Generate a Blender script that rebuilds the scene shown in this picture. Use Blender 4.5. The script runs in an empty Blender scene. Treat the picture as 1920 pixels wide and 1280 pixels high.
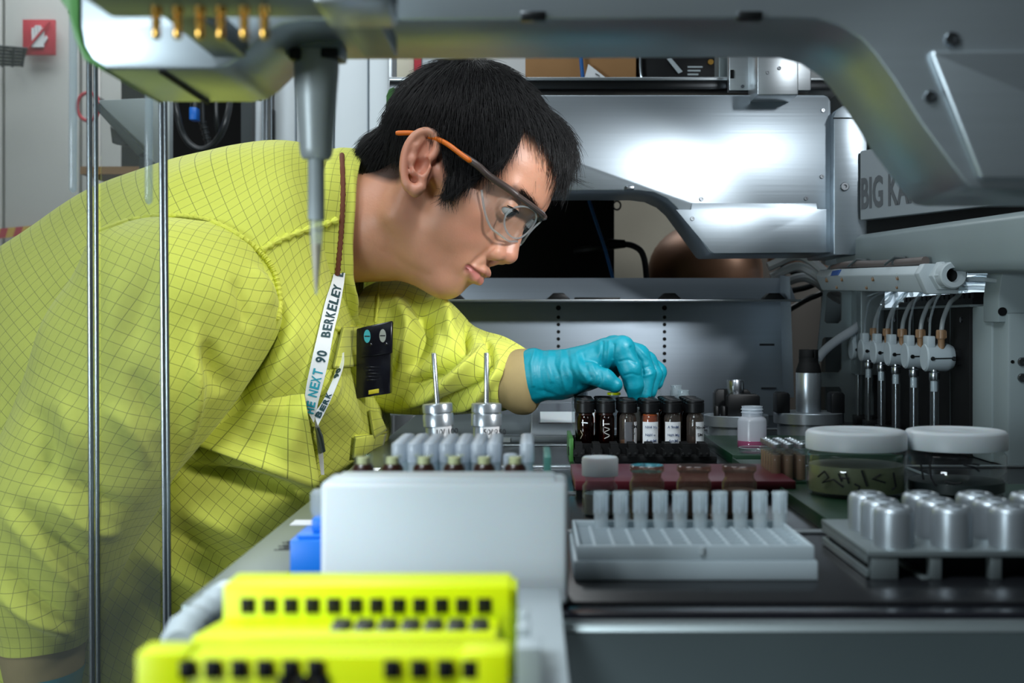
import bpy, bmesh, math, random
import numpy as np
from mathutils import Vector, Matrix
from mathutils.bvhtree import BVHTree

random.seed(7)
rng = np.random.default_rng(7)
scene = bpy.context.scene
COL = scene.collection
R = math.radians

# ---------------------------------------------------------------- camera
FPX = 2400.0            # focal length in pixels of the 1920 px wide frame
U0, V0 = 1000.0, 600.0  # vanishing point of the deck edges
CZ = 1.15               # lens height above the floor (m)
cam_d = bpy.data.cameras.new('camera')
cam = bpy.data.objects.new('camera', cam_d)
COL.objects.link(cam)
cam.location = (0, 0, CZ)
cam.rotation_euler = (R(90), 0, 0)
cam_d.sensor_width = 36.0
cam_d.sensor_fit = 'HORIZONTAL'
cam_d.lens = FPX / 1920 * 36
cam_d.shift_x = (960 - U0) / 1920
cam_d.shift_y = (V0 - 640) / 1920
cam_d.clip_start = 0.02
cam_d.dof.use_dof = True
cam_d.dof.focus_distance = 1.27
cam_d.dof.aperture_fstop = 10.0
scene.camera = cam


def P(u, v, y):
    """world point seen at pixel (u, v) at distance y"""
    return Vector(((u - U0) / FPX * y, y, CZ + (V0 - v) / FPX * y))


# ---------------------------------------------------------------- world, lights, exposure
w = bpy.data.worlds.new('world')
scene.world = w
w.use_nodes = True
bg = w.node_tree.nodes['Background']
bg.inputs[0].default_value = (0.62, 0.80, 1.0, 1)
bg.inputs[1].default_value = 0.10

scene.view_settings.view_transform = 'Standard'
scene.view_settings.look = 'None'
scene.view_settings.exposure = 0.0
scene.view_settings.gamma = 1.0
scene.view_settings.use_curve_mapping = False
scene.cycles.use_denoising = True
scene.cycles.max_bounces = 10
scene.cycles.transparent_max_bounces = 32
scene.cycles.caustics_reflective = False
scene.cycles.caustics_refractive = False
scene.cycles.sample_clamp_indirect = 4.0


def aim(o, target):
    d = Vector(target) - o.location
    o.rotation_euler = d.to_track_quat('-Z', 'Y').to_euler()


def area(name, loc, target, sx, sy, power, color, spread=180):
    d = bpy.data.lights.new(name, 'AREA')
    d.shape = 'RECTANGLE'
    d.size, d.size_y = sx, sy
    d.energy = power
    d.color = color
    d.spread = R(spread)
    o = bpy.data.objects.new(name, d)
    COL.objects.link(o)
    o.location = loc
    aim(o, target)
    return o


def spot(name, loc, target, power, color, angle, radius, blend=0.6):
    d = bpy.data.lights.new(name, 'SPOT')
    d.energy = power
    d.color = color
    d.spot_size = R(angle)
    d.spot_blend = blend
    d.shadow_soft_size = radius
    o = bpy.data.objects.new(name, d)
    COL.objects.link(o)
    o.location = loc
    aim(o, target)
    return o


# two gridded lamps above the right side of the deck, behind the front cover: one for the face, hand and back tray ...
spot('face_lamp', (0.42, 0.80, CZ + 0.33), (-0.13, 1.80, CZ - 0.11), 24, (0.92, 0.97, 1.0), 36, 0.035, 0.45)
# ... and one for the rear cover
spot('cover_lamp', (0.56, 0.84, CZ + 0.40), (0.36, 1.55, CZ + 0.20), 6.5, (0.90, 0.96, 1.0), 34, 0.03, 0.95)
# gridded lamp straight above the deck for the man's shoulder and chest
spot('shoulder_lamp', (0.12, 0.74, CZ + 0.95), (-0.20, 1.22, CZ - 0.16), 14, (0.97, 0.99, 1.0), 44, 0.08, 0.8)
# added fill spot low at the right, brightening the man's chest
spot('chest_fill', (0.34, 0.76, CZ + 0.13), (-0.22, 1.22, CZ - 0.13), 10, (0.98, 0.99, 1.0), 40, 0.05, 0.8)
# soft box high on the left in front of the deck
area('soft_box', (-0.45, 0.08, CZ + 0.80), (-0.06, 0.62, CZ - 0.1), 0.3, 0.3, 2.6, (0.84, 0.94, 1.0), 70)
# unseen fill light added to brighten the white rear cabinet
area('cabinet_fill', (-0.50, 1.66, CZ + 0.80), (-0.46, 2.2, CZ + 0.22), 0.6, 0.15, 0.9, (0.86, 0.95, 1.0), 110)
# rear ceiling lamp of the laboratory, listed among added fill lights
area('overhead_fill', (-0.6, 1.0, 2.72), (-0.45, 2.0, 1.0), 0.9, 0.9, 12, (0.90, 0.96, 1.0))  # fill light added overhead to brighten the white cabinet and the coat
area('ceiling_lamp_rear', (-1.0, 3.0, 2.75), (-1.0, 3.0, 0), 1.6, 1.0, 30, (0.90, 0.97, 1.0))
area('front_fill', (-1.7, -1.1, CZ + 0.02), (-0.05, 0.9, CZ - 0.12), 0.7, 0.5, 7.8, (0.80, 0.93, 1.0), 90)  # fill light added at the left front for camera-facing surfaces
area('deck_fill', (0.5, 1.0, 2.72), (0.3, 1.0, 1.0), 0.7, 0.7, 6, (0.80, 0.92, 1.0))  # overhead fill added for the jars and caps at the right

# ---------------------------------------------------------------- materials


def lin(r, g, b):
    def f(c):
        c /= 255.0
        return c / 12.92 if c <= 0.04045 else ((c + 0.055) / 1.055) ** 2.4
    return (f(r), f(g), f(b), 1.0)


def new_mat(name):
    m = bpy.data.materials.new(name)
    m.use_nodes = True
    nt = m.node_tree
    return m, nt, nt.nodes['Principled BSDF']


def plain(name, rgb, rough=0.5, metal=0.0, var=0.06, vscale=25, bump=0.0, bscale=200, spec=0.5, coat=0.0, sss=0.0):
    """simple procedural paint / plastic: colour with a little noise, optional fine bump"""
    m, nt, b = new_mat(name)
    c = lin(*rgb)
    tc = nt.nodes.new('ShaderNodeTexCoord')
    no = nt.nodes.new('ShaderNodeTexNoise')
    no.inputs['Scale'].default_value = vscale
    no.inputs['Detail'].default_value = 3
    nt.links.new(tc.outputs['Object'], no.inputs['Vector'])
    mx = nt.nodes.new('ShaderNodeMix')
    mx.data_type = 'RGBA'
    mx.inputs[6].default_value = tuple(x * (1 - var) for x in c[:3]) + (1,)
    mx.inputs[7].default_value = tuple(min(1, x * (1 + var)) for x in c[:3]) + (1,)
    nt.links.new(no.outputs['Fac'], mx.inputs[0])
    nt.links.new(mx.outputs[2], b.inputs['Base Color'])
    b.inputs['Roughness'].default_value = rough
    b.inputs['Metallic'].default_value = metal
    b.inputs['Specular IOR Level'].default_value = spec
    b.inputs['Coat Weight'].default_value = coat
    if sss:
        b.inputs['Subsurface Weight'].default_value = sss
        b.inputs['Subsurface Scale'].default_value = 0.01
    if bump:
        n2 = nt.nodes.new('ShaderNodeTexNoise')
        n2.inputs['Scale'].default_value = bscale
        nt.links.new(tc.outputs['Object'], n2.inputs['Vector'])
        bp = nt.nodes.new('ShaderNodeBump')
        bp.inputs['Strength'].default_value = bump
        bp.inputs['Distance'].default_value = 0.002
        nt.links.new(n2.outputs['Fac'], bp.inputs['Height'])
        nt.links.new(bp.outputs['Normal'], b.inputs['Normal'])
    return m


def brushed(name, rgb, rough=0.32, stretch=(2, 400, 400), metal=1.0, depth=0.12):
    """brushed aluminium: roughness and relief streaked along one axis"""
    m, nt, b = new_mat(name)
    tc = nt.nodes.new('ShaderNodeTexCoord')
    mp = nt.nodes.new('ShaderNodeMapping')
    mp.inputs['Scale'].default_value = stretch
    no = nt.nodes.new('ShaderNodeTexNoise')
    no.inputs['Scale'].default_value = 1.0
    no.inputs['Detail'].default_value = 2
    nt.links.new(tc.outputs['Object'], mp.inputs['Vector'])
    nt.links.new(mp.outputs['Vector'], no.inputs['Vector'])
    c = lin(*rgb)
    mx = nt.nodes.new('ShaderNodeMix')
    mx.data_type = 'RGBA'
    mx.inputs[6].default_value = tuple(x * 0.93 for x in c[:3]) + (1,)
    mx.inputs[7].default_value = tuple(min(1, x * 1.05) for x in c[:3]) + (1,)
    nt.links.new(no.outputs['Fac'], mx.inputs[0])
    nt.links.new(mx.outputs[2], b.inputs['Base Color'])
    b.inputs['Metallic'].default_value = metal
    b.inputs['Roughness'].default_value = rough
    bp = nt.nodes.new('ShaderNodeBump')
    bp.inputs['Strength'].default_value = depth
    bp.inputs['Distance'].default_value = 0.001
    nt.links.new(no.outputs['Fac'], bp.inputs['Height'])
    nt.links.new(bp.outputs['Normal'], b.inputs['Normal'])
    return m


def thin_glass(name, tint=(1, 1, 1), ior=1.45, rough=0.02, haze=0.0, hazecol=(0.8, 0.85, 0.9)):
    """clear or tinted sheet / vial glass: transparent with Fresnel reflection, optional milky haze"""
    m = bpy.data.materials.new(name)
    m.use_nodes = True
    nt = m.node_tree
    nt.nodes.clear()
    out = nt.nodes.new('ShaderNodeOutputMaterial')
    tr = nt.nodes.new('ShaderNodeBsdfTransparent')
    tr.inputs[0].default_value = tuple(tint) + (1,)
    gl = nt.nodes.new('ShaderNodeBsdfGlossy')
    gl.inputs['Roughness'].default_value = rough
    gl.inputs['Color'].default_value = (1, 1, 1, 1)
    lw = nt.nodes.new('ShaderNodeLayerWeight')
    lw.inputs['Blend'].default_value = 0.5
    pw = nt.nodes.new('ShaderNodeMath')
    pw.operation = 'POWER'
    pw.inputs[1].default_value = 4.5
    nt.links.new(lw.outputs['Facing'], pw.inputs[0])
    r0 = ((ior - 1) / (ior + 1)) ** 2
    fr = nt.nodes.new('ShaderNodeMapRange')
    fr.inputs[3].default_value = r0
    fr.inputs[4].default_value = 0.75
    nt.links.new(pw.outputs[0], fr.inputs[0])
    mx = nt.nodes.new('ShaderNodeMixShader')
    src = tr.outputs[0]
    if haze:
        df = nt.nodes.new('ShaderNodeBsdfDiffuse')
        df.inputs[0].default_value = tuple(hazecol) + (1,)
        tl = nt.nodes.new('ShaderNodeBsdfTranslucent')
        tl.inputs[0].default_value = tuple(hazecol) + (1,)
        ad = nt.nodes.new('ShaderNodeMixShader')
        ad.inputs[0].default_value = 0.5
        nt.links.new(df.outputs[0], ad.inputs[1])
        nt.links.new(tl.outputs[0], ad.inputs[2])
        hz = nt.nodes.new('ShaderNodeMixShader')
        hz.inputs[0].default_value = haze
        nt.links.new(src, hz.inputs[1])
        nt.links.new(ad.outputs[0], hz.inputs[2])
        src = hz.outputs[0]
    nt.links.new(fr.outputs[0], mx.inputs[0])
    nt.links.new(src, mx.inputs[1])
    nt.links.new(gl.outputs[0], mx.inputs[2])
    nt.links.new(mx.outputs[0], out.inputs[0])
    return m


M = {}
M['alu'] = brushed('brushed_aluminium', (190, 196, 200), 0.36, (3, 300, 300), depth=0.05)
M['alu_cover'] = brushed('cover_aluminium', (172, 182, 190), 0.36, (3, 350, 350), depth=0.05)
M['alu_near'] = brushed('front_cover_aluminium', (178, 188, 194), 0.36, (3, 350, 350), metal=.9, depth=0.0)
M['alu_panel'] = brushed('rear_panel_aluminium', (172, 184, 196), 0.5, (3, 300, 300), metal=.65, depth=0.05)
M['alu_turned'] = brushed('turned_aluminium', (176, 184, 190), 0.30, (200, 200, 2000), metal=.78, depth=0.04)
M['alu_dull'] = plain('anodised_aluminium', (128, 138, 140), 0.42, 0.75, 0.04)
M['steel'] = plain('polished_steel', (176, 182, 188), 0.26, 1.0, 0.03)
M['dark_steel'] = plain('dark_steel', (70, 72, 74), 0.3, 1.0, 0.05)
M['screw'] = plain('screw_steel', (120, 124, 128), 0.3, 1.0, 0.05)
M['grey_paint'] = plain('grey_machine_paint', (128, 140, 142), 0.45, 0.0, 0.03)
M['grey_dark'] = plain('dark_grey_paint', (60, 68, 70), 0.5, 0.0, 0.05)
M['white_paint'] = plain('white_paint', (206, 214, 220), 0.5, 0.0, 0.03)
M['white_plastic'] = plain('white_plastic', (214, 222, 226), 0.42, 0.0, 0.02, sss=0.15)
M['white_matte'] = plain('white_paper', (228, 230, 232), 0.8, 0.0, 0.02)
M['grey_plastic'] = plain('light_grey_plastic', (170, 180, 184), 0.45, 0.0, 0.03)
M['black_plastic'] = plain('black_plastic', (13, 14, 16), 0.42, 0.0, 0.1, spec=.3)
M['black_gloss'] = plain('black_glossy_plastic', (14, 14, 22), 0.18, 0.0, 0.1)
M['black_matte'] = plain('black_matte', (11, 12, 13), 0.7, 0.0, 0.1, spec=.25)
M['deck_black'] = plain('black_anodised_deck', (24, 25, 28), 0.25, 0.2, 0.15, 60)
M['green_cap'] = plain('green_plastic', (58, 112, 50), 0.4, 0.0, 0.05)
M['green_dark'] = plain('dark_green_tray', (14, 50, 30), 0.35, 0.0, 0.08)
M['red_plate'] = plain('dark_red_anodised', (98, 34, 46), 0.35, 0.3, 0.1, 40)
M['brass'] = plain('brass', (236, 186, 96), 0.22, 1.0, 0.04)
M['neon'] = plain('yellow_green_plastic', (222, 238, 0), 0.4, 0.0, 0.03, sss=0.1)
M['blue_plastic'] = plain('blue_plastic', (10, 112, 214), 0.4, 0.0, 0.04)
M['peek'] = plain('tan_peek_plastic', (138, 108, 80), 0.45, 0.0, 0.05)
M['cardboard'] = plain('cardboard', (160, 118, 74), 0.8, 0.0, 0.08, 30)
M['copper'] = plain('stained_copper', (146, 104, 78), 0.45, 0.4, 0.25, 18)
M['cream'] = plain('cream_card', (226, 218, 200), 0.7)
M['red_paint'] = plain('red_sign_paint', (196, 52, 66), 0.5)
M['cupboard'] = plain('cupboard_laminate', (200, 198, 194), 0.5, 0, 0.03, 6)
M['wall'] = plain('wall_paint', (205, 207, 208), 0.7, 0, 0.03, 4)
M['floor'] = plain('floor_vinyl', (120, 122, 122), 0.4, 0, 0.08, 8)
M['cable'] = plain('black_cable_sheath', (26, 30, 32), 0.35)
M['blue_cord'] = plain('blue_cord', (20, 92, 160), 0.5)
M['pale_hose'] = plain('pale_hose', (180, 186, 188), 0.4, sss=0.1)
M['ink'] = plain('black_ink', (22, 24, 30), 0.6)
M['ink_blue'] = plain('faded_blue_ink', (86, 104, 140), 0.6)
M['letter_grey'] = plain('grey_lettering', (92, 96, 100), 0.5)
M['capsule_alu'] = plain('satin_aluminium', (150, 158, 164), .38, .7, .03)
M['deck_edge'] = plain('deck_edge_aluminium', (104, 114, 112), .34, .6, .05)
M['plate_paint'] = plain('pale_plate_paint', (160, 168, 174), .45, 0, .03)
M['probe_paint'] = plain('probe_grey', (176, 184, 186), .4, .2, .03)
M['cabinet_white'] = plain('cabinet_white', (226, 234, 240), .45, 0, .02)
M['tip_plastic'] = plain('grey_white_polypropylene', (162, 174, 180), .45, 0, .03)
M['fascia'] = plain('grey_front_paint', (58, 68, 70), .45, 0, .03)
M['glass'] = thin_glass('clear_glass', (0.96, 0.98, 0.98))
M['glass_vial'] = thin_glass('vial_glass', (0.86, 0.89, 0.90), haze=0.04)
M['acrylic'] = thin_glass('acrylic_sheet', (0.87, 0.89, 0.89), 1.5, 0.01, 0.045, (0.75, 0.8, 0.8))
M['rim_glass'] = thin_glass('bright_rim_glass', (0.84, 0.88, 0.9), 1.5, 0.02, 0.16, (0.8, 0.88, 0.9))
M['amber'] = thin_glass('amber_glass', (0.30, 0.11, 0.04), 1.5, 0.03)
M['dark_liquid'] = plain('dark_brown_liquid', (42, 18, 12), 0.3)
M['orange_liquid'] = plain('orange_liquid', (190, 86, 24), 0.3)
M['tan_liquid'] = plain('tan_liquid', (150, 118, 92), 0.35)
M['yellow_liquid'] = plain('yellowish_solution', (150, 156, 116), 0.3)
M['pink_liquid'] = plain('pink_liquid', (186, 84, 128), 0.35)
M['frosted'] = thin_glass('frosted_polypropylene', (0.86, 0.91, 0.93), 1.45, 0.25, 0.40, (0.88, 0.94, 0.97))
M['milky'] = thin_glass('milky_polyethylene', (0.8, 0.85, 0.9), 1.45, 0.25, 0.70, (0.86, 0.91, 0.96))
M['tube_clear'] = thin_glass('clear_tubing', (0.82, 0.88, 0.91), 1.4, 0.08, 0.22, (0.8, 0.87, 0.92))

# ---------------------------------------------------------------- mesh helpers


def root_loc(o):
    v = Vector((0, 0, 0))
    while o is not None:
        v += o.location
        o = o.parent
    return v


class MB:
    """collects shapes in world coordinates; build() links them as ONE mesh object under its parent"""

    def __init__(self):
        self.v, self.f, self.uv = [], [], None

    def add(self, verts, faces):
        k = len(self.v)
        self.v.extend([tuple(x) for x in verts])
        self.f.extend([tuple(i + k for i in f) for f in faces])
        return self

    def box(self, x0, x1, y0, y1, z0, z1):
        return self.add([(x0, y0, z0), (x1, y0, z0), (x1, y1, z0), (x0, y1, z0),
                         (x0, y0, z1), (x1, y0, z1), (x1, y1, z1), (x0, y1, z1)],
                        [(3, 2, 1, 0), (4, 5, 6, 7), (0, 1, 5, 4), (1, 2, 6, 5), (2, 3, 7, 6), (3, 0, 4, 7)])

    def hexa(self, p):
        """8 corners: bottom ring 0-3, top ring 4-7"""
        return self.add(p, [(3, 2, 1, 0), (4, 5, 6, 7), (0, 1, 5, 4), (1, 2, 6, 5), (2, 3, 7, 6), (3, 0, 4, 7)])

    def prism(self, ring0, ring1):
        """two equal rings of points"""
        n = len(ring0)
        f = [tuple(range(n))[::-1], tuple(range(n, 2 * n))]
        f += [(i, (i + 1) % n, n + (i + 1) % n, n + i) for i in range(n)]
        return self.add(list(ring0) + list(ring1), f)

    def prism_y(self, xz, y0, y1):
        return self.prism([(x, y0, z) for x, z in xz], [(x, y1, z) for x, z in xz])

    def lathe(self, prof, c=(0, 0, 0), n=24, axis='z', close=False):
        """profile of (radius, height) from bottom to top"""
        verts, faces = [], []
        m = len(prof)
        for r, h in prof:
            for i in range(n):
                a = 2 * math.pi * i / n
                x, y = r * math.cos(a), r * math.sin(a)
                if axis == 'z':
                    q = (c[0] + x, c[1] + y, c[2] + h)
                elif axis == 'x':
                    q = (c[0] + h, c[1] + x, c[2] + y)
                else:
                    q = (c[0] + x, c[1] + h, c[2] + y)
                verts.append(q)
        for k in range(m - 1):
            for i in range(n):
                j = (i + 1) % n
                faces.append((k * n + i, k * n + j, (k + 1) * n + j, (k + 1) * n + i))
        if prof[0][0] > 1e-6 and close:
            faces.append(tuple(range(n))[::-1])
        if prof[-1][0] > 1e-6 and close:
            faces.append(tuple(range((m - 1) * n, m * n)))
        return self.add(verts, faces)

    def tube(self, pts, r, n=10, caps=True):
        pts = [Vector(p) for p in pts]
        m = len(pts)
        rs = r if isinstance(r, (list, tuple)) else [r] * m
        verts, faces = [], []
        t0 = (pts[1] - pts[0]).normalized()
        a = t0.orthogonal().normalized()
        for k in range(m):
            t = (pts[min(k + 1, m - 1)] - pts[max(k - 1, 0)]).normalized()
            a = (a - t * a.dot(t)).normalized()
            b = t.cross(a)
            for i in range(n):
                ang = 2 * math.pi * i / n
                verts.append(pts[k] + (a * math.cos(ang) + b * math.sin(ang)) * rs[k])
        for k in range(m - 1):
            for i in range(n):
                j = (i + 1) % n
                faces.append((k * n + i, k * n + j, (k + 1) * n + j, (k + 1) * n + i))
        if caps:
            faces.append(tuple(range(n))[::-1])
            faces.append(tuple(range((m - 1) * n, m * n)))
        return self.add(verts, faces)

    def strip(self, left, right, thick=0.0008):
        """ribbon between two polylines, given a real thickness along its normal"""
        n = len(left)
        L = [Vector(p) for p in left]
        Rr = [Vector(p) for p in right]
        top, bot = [], []
        for i in range(n):
            t = (L[min(i + 1, n - 1)] - L[max(i - 1, 0)])
            nn = t.cross(Rr[i] - L[i]).normalized() * thick
            top += [L[i], Rr[i]]
            bot += [L[i] - nn, Rr[i] - nn]
        f = []
        o = 2 * n
        for i in range(n - 1):
            a, b, c, d = 2 * i, 2 * i + 1, 2 * i + 3, 2 * i + 2
            f += [(a, b, c, d), (o + d, o + c, o + b, o + a), (a, d, o + d, o + a), (b, o + b, o + c, c)]
        f += [(0, o, o + 1, 1), (2 * n - 2, 2 * n - 1, o + 2 * n - 1, o + 2 * n - 2)]
        return self.add(top + bot, f)

    def build(self, name, mat, parent=None, bevel=0.0, smooth=40, seg=2):
        off = root_loc(parent) if parent is not None else Vector((0, 0, 0))
        me = bpy.data.meshes.new(name)
        me.from_pydata([(x - off.x, y - off.y, z - off.z) for x, y, z in self.v], [], self.f)
        bm = bmesh.new()
        bm.from_mesh(me)
        bmesh.ops.recalc_face_normals(bm, faces=bm.faces)
        if bevel:
            es = [e for e in bm.edges if len(e.link_faces) == 2 and e.calc_face_angle(0) > R(35)]
            bmesh.ops.bevel(bm, geom=es, offset=bevel, segments=seg, affect='EDGES', profile=0.5, clamp_overlap=True)
        bm.to_mesh(me)
        bm.free()
        if smooth:
            me.shade_smooth()
            me.set_sharp_from_angle(angle=R(smooth))
        me.materials.append(mat)
        o = bpy.data.objects.new(name, me)
        COL.objects.link(o)
        if parent is not None:
            o.parent = parent
        return o


def tag(o, label=None, cat=None, group=None, kind=None):
    if label: o['label'] = label
    if cat: o['category'] = cat
    if group: o['group'] = group
    if kind: o['kind'] = kind
    return o


def thing(name, label, cat, loc=(0, 0, 0), group=None):
    o = bpy.data.objects.new(name, None)
    o.empty_display_size = 0.01
    COL.objects.link(o)
    o.location = loc
    return tag(o, label, cat, group)


def copy_tree(o, loc=None, label=None, parent=None):
    c = o.copy()
    COL.objects.link(c)
    if parent is not None:
        c.parent = parent
    if loc is not None:
        c.location = loc
    if label:
        c['label'] = label
    for ch in list(o.children):
        copy_tree(ch, None, None, c)
    return c


def text_obj(body, name, size, mat, parent, origin, xdir, ydir, extrude=0.0002, bold=0.0, align='LEFT', xscale=1.0, fit=None):
    """flat printed lettering standing in its own plane"""
    cu = bpy.data.curves.new(name, 'FONT')
    cu.body = body
    cu.size = size
    cu.extrude = extrude
    cu.offset = bold
    cu.align_x = align
    cu.resolution_u = 3
    tmp = bpy.data.objects.new(name + '_tmp', cu)
    COL.objects.link(tmp)
    dg = bpy.context.evaluated_depsgraph_get()
    me = bpy.data.meshes.new_from_object(tmp.evaluated_get(dg))
    bpy.data.objects.remove(tmp)
    bpy.data.curves.remove(cu)
    if fit:
        xs_ = [v.co.x for v in me.vertices]
        xscale = fit / (max(xs_) - min(xs_))
    x = Vector(xdir).normalized() * xscale
    y = Vector(ydir).normalized()
    z = x.cross(y).normalized()
    off = root_loc(parent) if parent is not None else Vector((0, 0, 0))
    o3 = Vector(origin) - off
    mtx = Matrix(((x.x, y.x, z.x, o3.x), (x.y, y.y, z.y, o3.y), (x.z, y.z, z.z, o3.z), (0, 0, 0, 1)))
    me.transform(mtx)
    me.materials.clear()
    me.materials.append(mat)
    me.name = name
    o = bpy.data.objects.new(name, me)
    COL.objects.link(o)
    if parent is not None:
        o.parent = parent
    return o


def spline(pts, n=24):
    """Catmull-Rom through points"""
    p = [Vector(q) for q in pts]
    p = [p[0] * 2 - p[1]] + p + [p[-1] * 2 - p[-2]]
    out = []
    for i in range(1, len(p) - 2):
        for k in range(n):
            t = k / n
            a, b, c, d = p[i - 1], p[i], p[i + 1], p[i + 2]
            out.append(0.5 * ((2 * b) + (c - a) * t + (2 * a - 5 * b + 4 * c - d) * t * t + (3 * b - a - 3 * c + d) * t ** 3))
    out.append(p[-2])
    return out


def screw_head(mb, c, r=0.0022, axis='y'):
    """socket screw head facing -y (or -x)"""
    prof = [(r, 0.0), (r, -r * 0.5), (r * 0.85, -r * 0.7), (r * 0.45, -r * 0.7), (r * 0.4, -r * 0.3), (0.0, -r * 0.3)]
    mb.lathe(prof, c, 14, axis)
# ================================================================ the room
DZ = CZ - 0.134     # deck surface


def struct(name, mb, mat, bevel=0.0):
    o = mb.build(name, mat, None, bevel)
    o['kind'] = 'structure'
    return o


struct('floor', MB().box(-3.2, 3.2, -2.2, 4.0, -0.05, 0.0), M['floor'])
struct('ceiling', MB().box(-3.2, 3.2, -2.2, 4.0, 2.8, 2.85), M['wall'])
struct('wall_back', MB().box(-3.2, 3.2, 4.0, 4.1, 0.0, 2.8), M['wall'])
struct('wall_left', MB().box(-3.3, -3.2, -2.2, 4.1, 0.0, 2.8), M['wall'])
struct('wall_right', MB().box(3.2, 3.3, -2.2, 4.1, 0.0, 2.8), M['wall'])
struct('wall_front', MB().box(-3.3, 3.3, -2.3, -2.2, 0.0, 2.8), M['wall'])

# ---- tall laboratory cupboards behind the clear guard
cx0 = -1.75
t = thing('tall_cupboard', 'tall pale laminate cupboard far behind the clear guard panel', 'cupboard', (cx0 + 0.25, 3.55, 0))
MB().box(cx0, -1.02, 3.5, 3.98, 0.0, 2.6).build('carcass', M['cupboard'], t)
for k, (a, b) in enumerate(((cx0 + 0.005, -1.445), (-1.437, -1.235), (-1.227, -1.025))):
    d = MB().box(a, b, 3.478, 3.499, 0.1, 2.58).build('door', M['cupboard'], t, 0.004)
    MB().tube([(b - 0.03, 3.46, 1.0), (b - 0.03, 3.46, 1.16)], 0.006, 8).build('handle', M['steel'], d)
# red warning sign with a white hand crossed out
s0 = P(45, 104, 3.45); s1 = P(105, 38, 3.45)
t = thing('warning_sign', 'red square sign with a white crossed-out hand on the pale cupboard', 'sign', (s0.x, 3.46, s0.z))
MB().box(s0.x, s1.x, 3.44, 3.452, s0.z, s1.z).build('sign_plate', M['red_paint'], t, 0.001)
cxs, czs = (s0.x + s1.x) / 2, (s0.z + s1.z) / 2
hm = MB().box(cxs - .016, cxs + .016, 3.434, 3.439, czs - .028, czs + .004)
for k in range(4):
    hm.box(cxs - .0165 + k * .0085, cxs - .0095 + k * .0085, 3.434, 3.439, czs + .004, czs + .024 + (.006 if k in (1, 2) else 0))
hm.hexa([(cxs + .016, 3.434, czs - .02), (cxs + .026, 3.434, czs - .004), (cxs + .026, 3.439, czs - .004), (cxs + .016, 3.439, czs - .02),
         (cxs + .016, 3.434, czs - .008), (cxs + .022, 3.434, czs + .004), (cxs + .022, 3.439, czs + .004), (cxs + .016, 3.439, czs - .008)])
hm.build('hand_symbol', M['white_matte'], t)
MB().hexa([(cxs - .036, 3.430, czs - .038), (cxs - .031, 3.430, czs - .041), (cxs - .031, 3.434, czs - .041), (cxs - .036, 3.434, czs - .038),
           (cxs + .031, 3.430, czs + .041), (cxs + .036, 3.430, czs + .038), (cxs + .036, 3.434, czs + .038), (cxs + .031, 3.434, czs + .041)]
          ).build('slash', M['red_paint'], t)
# wire rack end
t = thing('wire_rack', 'grey wire rack hung beside the red warning sign', 'rack', tuple(P(20, 115, 3.3)))
rk = MB()
for k in range(6):
    a, b = P(-40, 84 + k * 7, 3.3), P(52 - k * 2, 92 + k * 6, 3.36)
    rk.tube([a, b], 0.004, 6)
for k in range(5):
    a, b = P(-30 + k * 19, 82 + k * 2, 3.33), P(-34 + k * 19, 126, 3.33)
    rk.tube([a, b], 0.003, 6)
rk.build('wires', M['dark_steel'], t)
rk = MB().tube([P(20, 100, 3.36), P(20, 100, 3.50)], 0.004, 6)
rk.build('wall_hook', M['dark_steel'], t)
# barrier tape
t = thing('barrier_tape', 'red and yellow striped barrier tape across the pale cupboard front', 'tape', tuple(P(0, 440, 3.44)))
ye = plain('yellow_tape', (222, 178, 70), 0.5)
n = 10
for k in range(n):
    u0, u1 = -60 + 14 * k, -60 + 14 * (k + 1)
    q = [P(u0, 452 - (u0 + 60) * .09, 3.44), P(u1, 452 - (u1 + 60) * .09, 3.44)]
    s = 0.008
    h = 0.027
    MB().hexa([q[0], q[1], q[1] + Vector((0, .003, 0)), q[0] + Vector((0, .003, 0)),
               q[0] + Vector((s, 0, h)), q[1] + Vector((s, 0, h)), q[1] + Vector((s, .003, h)), q[0] + Vector((s, .003, h))]
              ).build('stripe', ye if k % 2 else M['red_paint'], t)
t = thing('round_dial', 'small red-rimmed ring on the cupboard behind the left steel rod', 'ring', tuple(P(165, 200, 3.3)))
c = P(165, 200, 3.3)
MB().tube([c + Vector((.028 * math.cos(a), 0, .036 * math.sin(a))) for a in np.linspace(0, 2 * math.pi, 25)], 0.005, 8).build('rim', M['red_paint'], t)
MB().tube([c + Vector((0, 0.0, .036)), c + Vector((0, .19, .036))], 0.004, 8).build('bracket', M['dark_steel'], t)

# ---- screen leaning behind the man's back
t = thing('tilted_screen', 'white tilted screen with a dark edge behind the clear guard', 'screen', tuple(P(240, 240, 2.0)))
q = [P(182, 188, 2.0), P(318, 182, 2.0), P(318, 330, 2.05), P(268, 286, 2.05)]
MB().prism(q, [p + Vector((0, .02, 0)) for p in q]).build('screen_panel', M['white_paint'], t, 0.001)
q2 = [P(172, 196, 2.0), P(184, 192, 2.0), P(270, 285, 2.03), P(258, 292, 2.03)]
MB().prism(q2, [p + Vector((0, .03, 0)) for p in q2]).build('dark_edge', M['grey_dark'], t, 0.001)
MB().box(P(255, 0, 2.06).x, P(290, 0, 2.06).x, 2.075, 2.10, 0, P(0, 240, 2.06).z).build('stand_pole', M['grey_dark'], t, .002)
MB().box(P(215, 0, 2.06).x, P(330, 0, 2.06).x, 2.02, 2.16, 0, .02).build('stand_foot', M['grey_dark'], t, .002)
q3 = [P(206, 236, 2.04), P(240, 262, 2.04), P(236, 272, 2.04), P(210, 268, 2.04)]
MB().prism(q3, [p + Vector((0, .02, 0)) for p in q3]).build('hinge', M['black_plastic'], t, 0.001)

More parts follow.
